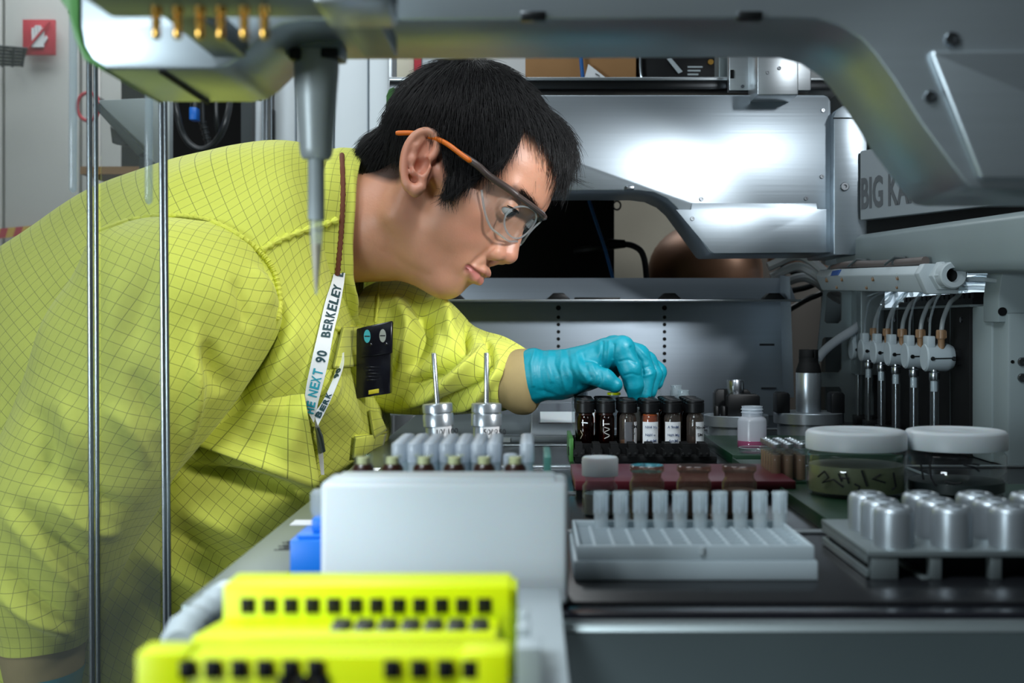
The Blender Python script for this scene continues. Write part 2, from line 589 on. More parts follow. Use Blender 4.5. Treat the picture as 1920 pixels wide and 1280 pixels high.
# ---- dark equipment cupboard with a hanging cable loop
a, b = P(150, 330, 2.5), P(482, 138, 2.5)
t = thing('equipment_cabinet', 'dark open equipment cabinet behind the man, holding loose cables', 'cabinet', (a.x + .1, 2.6, 0))
MB().box(a.x, b.x, 2.75, 2.8, 0.0, b.z + .2).build('back_panel', M['black_matte'], t)
MB().box(b.x - .02, b.x, 2.45, 2.8, 0.0, b.z + .2).build('side_panel', M['grey_dark'], t)
MB().box(a.x, b.x, 2.45, 2.8, b.z + .18, b.z + .2).build('top_panel', M['grey_dark'], t)
MB().box(a.x, b.x - .02, 2.5, 2.75, CZ + .285, CZ + .30).build('shelf', M['cardboard'], t)
t = thing('cable_loop', 'thick black cable hanging in a loop behind the man\'s shoulder', 'cable', tuple(P(380, 280, 2.3)))
cb = MB().tube(spline([P(318, -80, 2.5), P(322, 120, 2.35), P(330, 200, 2.3), P(345, 255, 2.3), P(372, 279, 2.3), P(402, 268, 2.3), P(424, 225, 2.3), P(432, 150, 2.35), P(432, -80, 2.5)], 10), 0.0058, 10)
cb.build('sheath', M['cable'], t)
t = thing('thin_cable', 'thinner black cable inside the larger cable loop', 'cable', tuple(P(380, 280, 2.4)))
MB().tube(spline([P(370, -60, 2.5), P(372, 130, 2.4), P(378, 220, 2.4), P(392, 265, 2.42), P(410, 262, 2.42), P(405, 200, 2.4), P(404, -60, 2.5)], 8), 0.005, 8).build('sheath', M['cable'], t)
t = thing('cable_plug', 'bright blue plug hanging inside the black cable loop', 'plug', tuple(P(364, 210, 2.33)))
MB().box(*sum(([P(357, 0, 2.33).x, P(371, 0, 2.33).x], [2.32, 2.345], [P(0, 226, 2.33).z, P(0, 202, 2.33).z]), [])).build('plug_body', M['blue_plastic'], t, 0.002)
MB().tube([P(364, 203, 2.333), P(366, 150, 2.34), P(368, 118, 2.36), P(368, -40, 2.5)], 0.0075, 8).build('cord', M['cable'], t)
t = thing('white_cable_gland', 'short black flexible conduit hanging beside the blue plug', 'conduit', tuple(P(385, 240, 2.36)))
mb = MB()
for k in range(9):
    c = P(380 + k * 1.3, 228 + k * 5, 2.36)
    mb.tube([c, c + Vector((0.001, 0, -.004))], 0.007 if k % 2 == 0 else .0055, 10)
mb.tube([P(378, 120, 2.37), P(380, 230, 2.36), P(391, 272, 2.36)], 0.004, 8)
mb.build('conduit', M['cable'], t)

# ---- tall white cabinet and posts behind the man's head
a, b = P(512, 420, 2.2), P(738, -60, 2.2)
t = thing('white_cabinet', 'tall white metal cabinet with narrow door panels behind the man\'s head', 'cabinet', (a.x + .1, 2.3, 0))
MB().box(a.x, b.x - .004, 2.225, 2.6, 0.0, 2.1).build('carcass', M['cabinet_white'], t, 0.002)
for u0, u1 in ((514, 553), (556, 623), (627, 689), (692, 729)):
    MB().box(P(u0, 0, 2.2).x, P(u1, 0, 2.2).x, 2.2, 2.224, 0.06, 2.08).build('door_panel', M['cabinet_white'], t, 0.003)
MB().box(P(730, 0, 2.2).x, P(737, 0, 2.2).x, 2.19, 2.224, 0.06, 2.08).build('edge_strip', M['alu'], t, 0.001)
t = thing('slotted_post', 'slotted aluminium upright post left of the white cabinet', 'post', (P(488, 0, 2.15).x, 2.15, 0))
MB().box(P(480, 0, 2.15).x, P(494, 0, 2.15).x, 2.14, 2.18, 0, 2.2).build('post', M['alu'], t, 0.002)
for vv in (172, 184):
    mb = MB(); screw_head(mb, P(487, vv, 2.139), 0.0028); mb.build('screw', M['screw'], t)
t = thing('round_post', 'round steel post beside the slotted post', 'post', (P(502, 0, 2.12).x, 2.12, 0))
MB().tube([(P(502, 0, 2.12).x, 2.12, 0.0), (P(502, 0, 2.12).x, 2.12, 2.2)], 0.0068, 20).build('post', M['steel'], t)
MB().tube([(P(502, 0, 2.12).x, 2.12, 0.0), (P(502, 0, 2.12).x, 2.12, 0.03)], 0.02, 20).build('foot', M['dark_steel'], t)
t = thing('black_latch', 'small black latch on the white cabinet beside the round post', 'latch', tuple(P(511, 230, 2.18)))
MB().box(P(509, 0, 2.19).x, P(514, 0, 2.19).x, 2.185, 2.2, P(0, 262, 2.19).z, P(0, 205, 2.19).z).build('latch', M['black_plastic'], t, 0.001)

# ---- things stored behind and on top of the rear cover
ztop = P(0, 158, 1.78).z
t = thing('shelf_board', 'grey shelf board behind the rear cover, carrying boxes', 'shelf', (0, 1.9, ztop - .01))
MB().box(-.186, .50, 1.74, 2.12, ztop - .014, ztop - .002).build('board', M['grey_dark'], t, 0.001)
for x in (-.184, .47):
    MB().box(x, x + .03, 2.06, 2.09, 0, ztop - .014).build('upright', M['grey_dark'], t)
a, b = P(985, 158, 1.8), P(1193, 60, 1.8)
t = thing('cardboard_box', 'brown cardboard box on the shelf behind the rear cover', 'box', (a.x + .07, 1.9, ztop))
MB().box(a.x, b.x, 1.8, 2.05, ztop, b.z).build('box_body', M['cardboard'], t, 0.002)
MB().box(a.x, b.x, 1.797, 1.80, b.z - .012, b.z).build('flap', M['cardboard'], t, 0.0005)
q = [P(1086, 60, 1.79), P(1090, 118, 1.785), P(1094, 160, 1.785)]
t = thing('blue_strap', 'blue strap hanging in front of the cardboard box', 'strap', tuple(q[2]))
MB().tube(q, 0.0028, 8).build('strap', M['blue_cord'], t)
q = [P(1093, 158, 1.783), P(1103, 120, 1.785), P(1152, 158, 1.783)]
t = thing('folded_paper', 'folded white paper triangle leaning on the cardboard box', 'paper', tuple(q[0]))
MB().prism(q, [p + Vector((0, .004, 0)) for p in q]).build('paper_sheet', M['white_matte'], t)
for k in range(3):
    MB().tube([P(1116 + k * 7, 138 + k * 6, 1.7828), P(1124 + k * 7, 142 + k * 6, 1.7828)], 0.0006, 6).build('printed_line', M['ink'], t)
a, b = P(1197, 158, 1.8), P(1362, 60, 1.8)
t = thing('black_case', 'black instrument case with a steel carry loop on the rear shelf', 'case', (a.x + .05, 1.9, ztop))
MB().box(a.x, b.x, 1.815, 2.0, ztop, b.z).build('case_body', M['black_plastic'], t, 0.004)
MB().tube(spline([P(1201, 90, 1.805), P(1201, 130, 1.805), P(1206, 150, 1.805), P(1222, 152, 1.805), P(1300, 152, 1.805), P(1360, 150, 1.805)], 6), 0.0024, 8).build('carry_loop', M['steel'], t)
MB().hexa([P(1250, 110, 1.812), P(1258, 108, 1.812), P(1280, 134, 1.812), P(1272, 138, 1.812)] + [P(1250, 110, 1.809), P(1258, 108, 1.809), P(1280, 134, 1.809), P(1272, 138, 1.809)]).build('label_strip', M['grey_plastic'], t)
for k in range(3):
    MB().box(P(1290, 0, 1.81).x, P(1318 - k * 4, 0, 1.81).x, 1.8135, 1.8148, P(0, 126 + k * 7, 1.81).z, P(0, 123 + k * 7, 1.81).z).build('printed_line', M['grey_plastic'], t)
MB().lathe([(0.004, 0), (0.004, -.004), (0, -.004)], P(1332, 117, 1.815), 12, 'y').build('brass_stud', M['brass'], t)
a, b = P(744, 166, 1.8), P(798, 60, 1.8)
t = thing('cream_binder', 'cream card binder behind the man\'s crown', 'binder', (a.x + .01, 1.9, ztop))
MB().box(a.x, P(776, 0, 1.8).x, 1.8, 2.0, ztop, b.z).build('binder_body', M['cream'], t, 0.001)
t = thing('red_label_box', 'white box with a red label beside the cream binder', 'box', (a.x + .03, 1.9, ztop))
MB().box(P(777, 0, 1.8).x, P(850, 0, 1.8).x, 1.8, 2.0, ztop, b.z).build('box_body', M['white_paint'], t, 0.001)
MB().box(P(777, 0, 1.8).x, P(790, 0, 1.8).x, 1.797, 1.7995, P(0, 140, 1.8).z, P(0, 100, 1.8).z).build('label', M['red_paint'], t)

# ---- dark space below the rear cover
a, b = P(1000, 560, 2.05), P(1152, 340, 2.05)
t = thing('black_monitor', 'black boxy instrument in the gap under the rear cover', 'instrument', (a.x + .06, 2.1, a.z - .05))
MB().box(P(880, 0, 2.05).x, b.x, 2.05, 2.3, CZ - .10, b.z).build('housing', M['black_matte'], t, 0.004)
MB().box(P(880, 0, 2.05).x, b.x + .006, 2.02, 2.3, b.z, b.z + .012).build('top_plate', M['cardboard'], t, 0.001)
mb = MB().tube([P(1152, 385, 2.04) + Vector((.006 * math.cos(q) + .004, 0, .007 * math.sin(q))) for q in np.linspace(0, 6.28, 17)], .0015, 6)
mb.build('key_ring', M['dark_steel'], t)
MB().tube(spline([P(1080, 470, 2.03), P(1110, 466, 2.0), P(1140, 462, 2.0)], 6), 0.006, 8).build('socket', M['cable'], t)
t = thing('instrument_stand', 'black stand carrying the boxy instrument', 'stand', (0.03, 2.15, 0))
MB().box(-.09, .12, 2.06, 2.28, CZ - .112, CZ - .10).build('stand_top', M['grey_dark'], t, .001)
MB().box(-.02, .05, 2.1, 2.24, 0, CZ - .112).build('stand_column', M['grey_dark'], t)
t = thing('beige_partition', 'beige partition board seen through the gap under the rear cover', 'board', (.22, 2.45, 0))
MB().box(-.02, .43, 2.45, 2.48, 0, CZ + .26).build('board', plain('beige_board', (150, 142, 126), .7), t, .002)
t = thing('blue_string', 'thin blue string slanting across the gap under the rear cover', 'cord', tuple(P(1150, 520, 1.95)))
MB().tube([P(1093, 340, 1.99), P(1112, 400, 1.95), P(1134, 465, 1.95), P(1150, 524, 1.95), P(1158, 575, 1.98)], 0.0026, 8).build('cord', M['blue_cord'], t)
t = thing('power_cable', 'black power cable arching beside the boxy instrument', 'cable', tuple(P(1200, 470, 2.0)))
MB().tube(spline([P(1120, 458, 2.0), P(1160, 457, 2.0), P(1190, 462, 2.0), P(1207, 482, 2.0), P(1214, 540, 2.02)], 8), 0.0048, 8).build('sheath', M['cable'], t)
MB().tube([P(1140, 458, 1.997), P(1172, 457, 1.997)], [0.009, 0.0065], 10).build('plug_sleeve', M['black_plastic'], t)
c = P(1322, 590, 2.2)
t = thing('round_vessel', 'stained copper-brown round vessel behind the rear tray', 'vessel', (c.x, c.y, CZ - .134))
rad = .098
MB().lathe([(rad * .55, -.20), (rad * .72, -.02), (rad, .02), (rad, .075)] + [(rad * math.cos(a), .075 + rad * .85 * math.sin(a)) for a in np.linspace(.15, 1.5, 9)] + [(0, .075 + rad * .86)], c, 40).build('vessel_body', M['copper'], t)
mb = MB()
for k in range(3):
    mb.lathe([(rad + .001, .025 + k * .014), (rad + .004, .028 + k * .014), (rad + .001, .031 + k * .014)], c, 40)
mb.build('rib', M['copper'], t)
t = thing('vessel_stand', 'dark stand under the copper-brown vessel', 'stand', (c.x, c.y, 0))
MB().lathe([(.12, 0), (.12, .02), (.04, .03), (.04, c.z - .215), (.08, c.z - .2)], (c.x, c.y, 0), 24, close=True).build('stand_column', M['grey_dark'], t)

# loose hoses right of the vessel
hz = [(1440, 500, 1500, 480, 1560, 520, 'pale_hose'), (1446, 520, 1500, 500, 1562, 540, 'pale_hose'), (1440, 486, 1490, 494, 1556, 506, 'copper'),
      (1450, 540, 1510, 520, 1566, 556, 'pale_hose'), (1450, 478, 1486, 510, 1560, 526, 'cable'), (1470, 548, 1520, 536, 1570, 512, 'cable'),
      (1480, 580, 1525, 556, 1575, 548, 'cable')]
lab = ['uppermost pale hose in the bundle right of the copper vessel', 'second pale hose in the bundle right of the copper vessel', 'orange-brown hose in the bundle right of the copper vessel',
       'lowest pale hose in the bundle right of the copper vessel', 'black cable crossing the pale hoses by the vessel', 'black cable rising under the pale hoses', 'lowest black cable behind the slotted bracket']
for k, (a, b, c, d, e, f, m) in enumerate(hz):
    yy = 1.92 + .012 * k
    t = thing('bundled_hose' if m != 'cable' else 'bundled_cable', lab[k], 'hose' if m != 'cable' else 'cable', tuple(P(c, d, yy)), 'hoses and cables behind the slotted bracket')
    MB().tube(spline([P(a, b, yy), P(c, d, yy), P(e, f, yy), P(e + 70, f + 50, yy + .1), P(e + 75, f + 210, yy + .12)], 8), 0.007 if m == 'pale_hose' else 0.0045, 8).build('sheath', M[m], t)
t = thing('brown_screen_board', 'dark brown board behind the hoses', 'board', (.5, 2.3, 0))
MB().box(.40, 1.4, 2.36, 2.40, 0, CZ + .30).build('board', plain('brown_board', (64, 56, 48), .7), t, .002)
a, b = P(1610, 640, 2.25), P(1930, 500, 2.25)
t = thing('frosted_window', 'pale lit wall panel seen behind the syringe tubing', 'panel', (a.x, 2.25, a.z))
MB().box(a.x, b.x, 2.26, 2.28, a.z, b.z).build('frame_board', M['white_paint'], t, .001)
for u0, u1 in ((1625, 1672), (1680, 1730), (1738, 1775), (1784, 1870)):
    MB().box(P(u0, 0, 2.25).x, P(u1, 0, 2.25).x, 2.252, 2.26, a.z + .01, b.z - .01).build('pane', M['white_paint'], t, .001)
MB().box(a.x + .05, a.x + .08, 2.28, 2.30, 0, b.z).build('stand_post', M['grey_dark'], t)
area('background_light', (0.72, 1.95, CZ + .30), (0.72, 2.26, CZ), .25, .05, 1.6, (.8, .92, 1.0), 140)  # unseen area light aimed at the pale wall panel

# ================================================================ instrument: rear cover, rails, side housing
YH = 1.55
t = thing('rear_cover', 'large brushed aluminium cover behind the man\'s head, with a sloped notch', 'cover', tuple(P(1300, 475, YH)))
prof = [(738, 178), (1545, 178), (1553, 181), (1558, 190), (1559, 474), (1336, 476), (1330, 473), (1288, 415), (1268, 388), (1250, 372), (1226, 361), (1196, 357), (742, 357)]
pp = [P(u, v, YH) for u, v in prof]
ph = 0.13
MB().prism([(p.x, YH, p.z) for p in pp], [(p.x, YH + ph, p.z) for p in pp]).build('cover_shell', M['alu_cover'], t, 0.0015)
q = [P(u, v, YH) for u, v in ((725, 180), (730, 168), (738, 164), (742, 168), (742, 357), (725, 357))]
MB().prism([(p.x, YH - .004, p.z) for p in q], [(p.x, YH + ph, p.z) for p in q]).build('end_cap', M['green_cap'], t, 0.001)
q = [P(u, v, YH) for u, v in ((1267, 393), (1295, 393), (1297, 381), (1530, 381), (1532, 392), (1557, 392), (1557, 473), (1338, 475), (1332, 471))]
MB().prism([(p.x, YH - .0022, p.z) for p in q], [(p.x, YH + .0005, p.z) for p in q]).build('lower_panel', M['alu_cover'], t, 0.0004)
for (u, v) in ((1315, 373), (1511, 372), (1543, 207), (1541, 331), (1298, 410)):
    mb = MB(); screw_head(mb, P(u, v, YH - .0022 if v == 410 else YH), 0.0026); mb.build('screw', M['screw'], t)
c = P(1181, 353, YH)
MB().box(c.x - .005, c.x + .005, YH - .006, YH + .01, c.z - .002, c.z + .003).build('clip', M['steel'], t, 0.001)
t = thing('gantry_rail', 'dark linear rail with a bright top edge above the rear cover', 'rail', tuple(P(1000, 170, 1.6)))
a, b = P(736, 178, 1.62), P(1570, 161, 1.62)
MB().box(a.x, b.x, 1.585, 1.66, a.z + .001, b.z).build('rail_body', M['dark_steel'], t, 0.001)
MB().box(a.x, b.x, 1.583, 1.66, b.z, b.z + .0042).build('top_strip', M['alu'], t, 0.0008)
t = thing('rail_bracket', 'bright aluminium bracket block clamped on the rear rail', 'bracket', tuple(P(1440, 170, 1.56)))
a, b = P(1366, 171, 1.57), P(1519, 60, 1.57)
MB().box(a.x, b.x, 1.565, 1.582, a.z, b.z).build('back_plate', M['alu'], t, 0.001)
a, b = P(1420, 178, 1.50), P(1497, 60, 1.50)
MB().box(a.x, b.x, 1.50, 1.565, a.z, b.z).build('front_block', M['alu'], t, 0.0015)
for u, v, y in ((1392, 162, 1.565), (1439, 136, 1.5), (1461, 128, 1.5)):
    mb = MB(); screw_head(mb, P(u, v, y), 0.0022); mb.build('screw', M['screw'], t)
a = P(1372, 138, 1.565)
MB().box(a.x - .002, a.x + .002, 1.562, 1.566, a.z - .006, a.z + .004).build('slot_insert', M['black_plastic'], t)
a, b = P(1348, 155, 1.6), P(1366, 60, 1.6)
MB().box(a.x, b.x + .002, 1.60, 1.64, a.z, b.z).build('side_plate', M['alu_dull'], t, 0.001)

t = thing('side_housing', 'aluminium side housing with a name plate right of the rear cover', 'housing', tuple(P(1590, 475, 1.5)))
q = [P(u, v, 1.53) for u, v in ((1563, 218), (1568, 206), (1580, 198), (1606, 196), (1640, 196), (1640, 470), (1612, 474), (1600, 478), (1563, 478))]
MB().prism([(p.x, 1.53, p.z) for p in q], [(p.x + .0, 1.68, p.z) for p in q]).build('housing_body', M['alu_cover'], t, 0.002)
mb = MB(); screw_head(mb, P(1583, 350, 1.53), 0.0052); mb.build('screw', M['screw'], t)
q = [P(1563, 221, 1.528), P(1640, 221, 1.528)]
MB().box(q[0].x, q[1].x, 1.5285, 1.531, q[0].z - .0006, q[0].z + .0006).build('seam', M['black_matte'], t)
# name plate on the slanted side face coming towards the camera
p0 = Vector((P(1612, 0, 1.525).x, 1.525, 0)); d = Vector((0.030, -0.068, 0)).normalized()
zb, zt = P(0, 413, 1.525).z, P(0, 283, 1.525).z
L = .30
pl = [p0 + d * 0.0, p0 + d * L]
nrm = Vector((-d.y, d.x, 0)) * -1
MB().hexa([Vector((p.x, p.y, z)) + o for z in (zb, zt) for (p, o) in ((pl[0], Vector()), (pl[1], Vector()), (pl[1], -nrm * .012), (pl[0], -nrm * .012))]).build('name_plate', M['plate_paint'], t, 0.002)
back = [Vector((p.x, p.y, z)) + o for z in (zb - .03, zt + .05) for (p, o) in ((pl[0] - nrm * .010, Vector()), (pl[1] - nrm * .010, Vector()), (pl[1] - nrm * .1, Vector()), (pl[0] - nrm * .1, Vector()))]
MB().hexa(back).build('side_wall', M['black_matte'], t, 0.002)
o0 = p0 + d * .002 + nrm * .0006
text_obj('BIG KAHUNA', 'lettering', 0.0505, M['letter_grey'], t, (o0.x, o0.y, P(0, 391, 1.525).z), d, (0, 0, 1), 0.0002, 0.0013, xscale=.53)

t = thing('sloped_beam', 'grey sloped beam running forward under the name plate', 'beam', tuple(P(1700, 480, 1.45)))
A = [P(1568, 482, 1.60), P(1616, 446, 1.60), P(1620, 500, 1.60)]
c0, c1 = P(1606, 478, 1.62), P(2010, 452, 1.02)
def ring(c, w, h):
    return [c + Vector((w * x, 0, h * z)) for x, z in ((-1, -.55), (-.8, -.9), (-.3, -1), (.8, -1), (1, -.8), (1, .8), (.8, 1), (-.75, 1), (-1, .8))]
MB().prism(ring(c0, .026, .022), ring(c1, .032, .026)).build('beam_body', M['grey_paint'], t, 0.002)
MB().prism(ring(c1 + Vector((0, -.001, 0)), .034, .028), ring(c1 + Vector((.001, -.012, 0)), .034, .028)).build('end_cap', M['green_cap'], t, 0.001)

# ---- rear tray: back panel with ledge, clips and hole columns
YB = 1.80
t = thing('rear_tray', 'white metal back tray with a ledge and two columns of round holes', 'tray', (0.1, YB, DZ))
zl = P(0, 565, YB - .088).z
a, b = P(700, 0, YB), P(1478, 0, YB)
xb0, xb1 = a.x, b.x
MB().box(xb0, xb1, YB, YB + .004, DZ, zl).build('back_plate', M['alu_panel'], t, 0.0006)
MB().box(xb0, xb1, YB - .088, YB + .004, zl, zl + .003).build('ledge', M['alu'], t, 0.0008)
zu = P(0, 521, YB).z
MB().hexa([(xb0, YB - .052, zl + .003), (xb1, YB - .052, zl + .003), (xb1, YB - .048, zl + .003), (xb0, YB - .048, zl + .003),
           (xb0, YB + .000, zu), (xb1, YB + .000, zu), (xb1, YB + .004, zu), (xb0, YB + .004, zu)]).build('upstand', M['alu_panel'], t, 0.0005)
for u in (1047, 1246):
    for k in range(9):
        r = 0.0026 if k else .0036
        v = 577 + k * 13.6 + (4 if k else 0)
        c = P(u, v, YB - .0006)
        MB().lathe([(r, 0.0006), (r, 0.0), (0, 0.0)], c, 12, 'y').build('hole', M['black_matte'], t)
for u in (850, 1047, 1255, 1450):
    c = P(u, 565, YB - .074)
    MB().prism_y([(c.x - .016, zl + .003), (c.x - .007, zl + .0115), (c.x + .007, zl + .0115), (c.x + .016, zl + .003)], YB - .082, YB - .062).build('clip', M['black_plastic'], t, 0.001)
c0, c1 = P(1075, 563, YB - .03), P(1158, 563, YB - .03)
MB().box(c0.x, c1.x, YB - .086, YB - .066, zl + .003, zl + .0055).build('rubber_strip', M['black_plastic'], t, 0.0005)
a, b = P(1462, 0, 1.72), P(1489, 0, 1.72)
MB().hexa([P(1468, 745, 1.745), P(1489, 745, 1.72), P(1489, 745, YB), P(1468, 745, YB), P(1462, 516, 1.745), P(1481, 518, 1.72), P(1481, 518, YB + .02), P(1462, 516, YB + .02)]).build('side_flange', M['alu_panel'], t, 0.0008)
for v in (535,):
    mb = MB(); screw_head(mb, P(1456, v, YB), 0.0034); mb.build('screw', M['screw'], t)
MB().box(P(1424, 0, YB).x, P(1452, 0, YB).x, YB - .0008, YB, P(0, 648, YB).z, P(0, 644, YB).z).build('printed_mark', M['ink'], t)
MB().box(P(1427, 0, YB).x, P(1455, 0, YB).x, YB - .004, YB, P(0, 729, YB).z, P(0, 726, YB).z).build('slot_mark', M['ink'], t)

# ================================================================ the deck
t = thing('instrument_deck', 'long instrument deck with a black top and grey front panel', 'deck', (0.2, 1.1, 0))
XL = -.165
MB().box(-.128, .70, .61, 1.86, DZ - .02, DZ).build('deck_top', M['deck_black'], t, 0.001)
MB().box(-.128, .70, .588, .608, DZ - .02, DZ - .001).build('front_rail', M['black_gloss'], t, 0.0015)
MB().box(XL, -.129, .60, 1.86, DZ - .06, DZ + .001).build('edge_strip', M['deck_edge'], t, 0.001)
MB().hexa([(-.12, .575, DZ - .0062), (.70, .575, DZ - .0062), (.70, .587, DZ - .0062), (-.12, .587, DZ - .0062),
           (-.12, .578, DZ - .0028), (.70, .578, DZ - .0028), (.70, .587, DZ - .0028), (-.12, .587, DZ - .0028)]).build('front_trim', M['alu_dull'], t, 0.0005)
MB().box(-.16, .70, .575, .60, .75, DZ - .0064).build('front_panel', M['fascia'], t, 0.001)
MB().box(-.10, .70, .62, 1.84, .02, .75).build('cabinet', M['grey_dark'], t, 0.002)
MB().box(-.12, .70, .60, 1.85, .75, DZ - .021).build('frame', M['grey_dark'], t, 0.002)
for x in (-.09, .66):
    for y in (.68, 1.78):
        MB().lathe([(.02, 0), (.02, .015), (.012, .02)], (x, y, 0), 14, close=True).build('foot', M['black_plastic'], t)
for y in (0.80, 0.98, 1.16, 1.36, 1.56):
    MB().box(-.128, .60, y, y + .010, DZ, DZ + .002).build('cross_rail', M['alu'], t, 0.0006)
for x in (.045, .20, .335, .45):
    MB().box(x, x + .005, .66, 1.7, DZ, DZ + .0015).build('long_rail', M['alu_dull'], t, 0.0005)
# label stickers on the edge strip
for y in (0.83, .98, 1.13):
    MB().box(-.158, -.137, y, y + .02, DZ + .001, DZ + .0015).build('sticker', M['white_matte'], t)
mb = MB()
for k in range(8):
    yy = .74 + k * .004
    mb.box(-.150 + (k % 3) * .002, -.139, yy, yy + .0016, DZ + .001, DZ + .0013)
mb.build('printed_marks', M['ink'], t)
# plates on the rear left of the deck
t = thing('rear_deck_plate', 'flat grey metal plate on the rear of the deck behind the knobs', 'plate', (-.03, 1.6, DZ))
MB().box(-.125, .0, 1.40, 1.74, DZ, DZ + .006).build('plate', M['alu_dull'], t, 0.001)
MB().box(-.128, .1, 1.385, 1.40, DZ, DZ + .009).build('front_bar', M['alu'], t, 0.001)
for u in (905, 950):
    c = P(u, 812, 1.385)
    MB().box(c.x - .004, c.x + .004, 1.3835, 1.3848, DZ + .002, DZ + .007).build('sticker', M['white_matte'], t)
t = thing('balance_window', 'metal framed white window unit on the deck under the gloved hand', 'balance', (.03, 1.5, DZ))
zz = DZ + .028
MB().hexa([(-.004, 1.42, DZ), (.085, 1.42, DZ), (.085, 1.60, DZ), (-.004, 1.60, DZ), (-.002, 1.44, zz - .012), (.083, 1.44, zz - .012), (.083, 1.60, zz + .004), (-.002, 1.60, zz + .004)]).build('case', M['alu'], t, 0.001)
def onslope(x, s, h=.0006):
    return Vector((x, 1.44 + s * .16, zz - .012 + s * .016 + h))
MB().add([onslope(.006, .06), onslope(.080, .06), onslope(.080, .9), onslope(.006, .9), onslope(.006, .06, 0), onslope(.080, .06, 0), onslope(.080, .9, 0), onslope(.006, .9, 0)],
         [(0, 1, 2, 3), (0, 4, 5, 1), (1, 5, 6, 2), (2, 6, 7, 3), (3, 7, 4, 0)]).build('dark_border', M['black_gloss'], t)
MB().add([onslope(.008, .08, .0014), onslope(.079, .08, .0014), onslope(.079, .50, .0014), onslope(.008, .50, .0014), onslope(.008, .08, .0007), onslope(.079, .08, .0007), onslope(.079, .50, .0007), onslope(.008, .50, .0007)],
         [(0, 1, 2, 3), (0, 4, 5, 1), (1, 5, 6, 2), (2, 6, 7, 3), (3, 7, 4, 0)]).build('white_window', M['white_plastic'], t)
# ================================================================ near gantry cover, probe head, guard
YN = 0.60
YN2 = 0.69
t = thing('front_cover', 'large blurred aluminium gantry cover across the top, sloping down at the right', 'cover', tuple(P(1000, 38, YN)))
prof = [(150, -320), (150, 50), (157, 86), (172, 112), (198, 130), (398, 130), (428, 124), (452, 108), (500, 62), (530, 45), (566, 39), (1470, 34), (1530, 36), (1575, 48), (1616, 74), (1640, 101), (1676, 151),
        (1727, 232), (1784, 309), (1806, 338), (1822, 351), (1845, 355), (2300, 355), (2300, -320)]
pp = [P(u, v, YN) for u, v in prof]
MB().prism([(p.x, YN, p.z) for p in pp], [(p.x, YN2, p.z) for p in pp]).build('cover_shell', M['alu_near'], t, 0.0012, smooth=50)
q = [P(u, v, YN) for u, v in ((108, -320), (108, -8), (128, 20), (140, 70), (158, 112), (196, 133), (199, 130), (172, 110), (156, 84), (149, 50), (149, -320))]
MB().prism([(p.x, YN - .001, p.z) for p in q], [(p.x, YN2 + .001, p.z) for p in q]).build('end_cap', M['green_cap'], t, 0.0008)
q = [P(u, v, YN) for u, v in ((1736, 104), (1745, 98), (2290, 98), (2290, 340), (1830, 340))]
MB().prism([(p.x, YN - .006, p.z) for p in q], [(p.x, YN + .0005, p.z) for p in q]).build('access_panel', M['alu_near'], t, 0.0022, seg=3)
for u, v, r in ((1783, 75, .0036), (1743, 182, .0030)):
    mb = MB(); screw_head(mb, P(u, v, YN), r); mb.build('screw', M['screw'], t)
for u in (1000, 1404):
    c = P(u, 36, YN)
    MB().box(c.x - .006, c.x + .006, YN - .004, YN + .004, c.z - .001, c.z + .003).build('clip', M['dark_steel'], t, 0.0008)
for u in (300,):
    c = P(u, 132, YN)
    MB().box(c.x - .0012, c.x + .0012, YN + .002, YN2 - .002, c.z - .001, c.z + .001).build('seam', M['black_matte'], t)

# manifold bar with six brass fittings in front of the cover
t = thing('fitting_manifold', 'grey manifold bar at the top left carrying six brass fittings', 'manifold', tuple(P(400, 0, .47)))
a, b = P(170, 12, .47), P(735, -90, .47)
MB().box(a.x, b.x, .455, .49, a.z, b.z).build('manifold_bar', M['alu_dull'], t, 0.003)
MB().box(P(600, 0, .47).x, b.x, .45, .492, P(0, 30, .47).z, b.z).build('end_block', M['alu'], t, 0.003)
for u in (293, 333, 375, 414, 458, 496):
    c = P(u, 12, .462)
    r = .0017
    prof_ = [(0, -.0118), (r * .75, -.0118), (r, -.011), (r, -.0085), (r * .8, -.0082), (r * .8, -.0076), (r * 1.05, -.0072), (r * 1.05, -.0046), (r * .8, -.0042), (r * .8, -.0036), (r * 1.25, -.003), (r * 1.25, .0)]
    MB().lathe(prof_, c, 12).build('brass_fitting', M['brass'], t)
for x in (a.x + .02, b.x - .02):
    MB().box(x - .008, x + .008, .49, .601, b.z - .012, b.z - .002).build('support_arm', M['alu_dull'], t, 0.001)

# probe with pipette tip hanging from the cover
YP = .655
c = P(593, 112, YP)
sc_ = YP / FPX
t = thing('dispensing_probe', 'grey dispensing probe with a clear tip hanging from the front cover', 'probe', tuple(c))
MB().lathe([(13 * sc_, -188 * sc_), (25 * sc_, -186 * sc_), (29 * sc_, -180 * sc_), (31 * sc_, -168 * sc_), (36 * sc_, -95 * sc_), (42 * sc_, -20 * sc_), (42 * sc_, 12 * sc_)], c, 32, close=True).build('probe_body', M['probe_paint'], t)
MB().lathe([(15.5 * sc_, -300 * sc_), (15.5 * sc_, -182 * sc_)], c, 24, close=True).build('tip_collar', M['grey_plastic'], t)
MB().lathe([(2 * sc_, -440 * sc_), (4 * sc_, -425 * sc_), (12 * sc_, -330 * sc_), (14 * sc_, -182 * sc_)], c, 20).build('pipette_tip', M['frosted'], t)
MB().lathe([(0, -432 * sc_), (3 * sc_, -424 * sc_), (8 * sc_, -345 * sc_), (0, -343 * sc_)], c, 16).build('tip_liquid', plain('amber_drop', (196, 168, 120), .3), t)
MB().box(c.x - .012, c.x - .006, YP - .012, YP + .005, c.z - .002, c.z + .004).build('clamp', M['black_plastic'], t, 0.001)
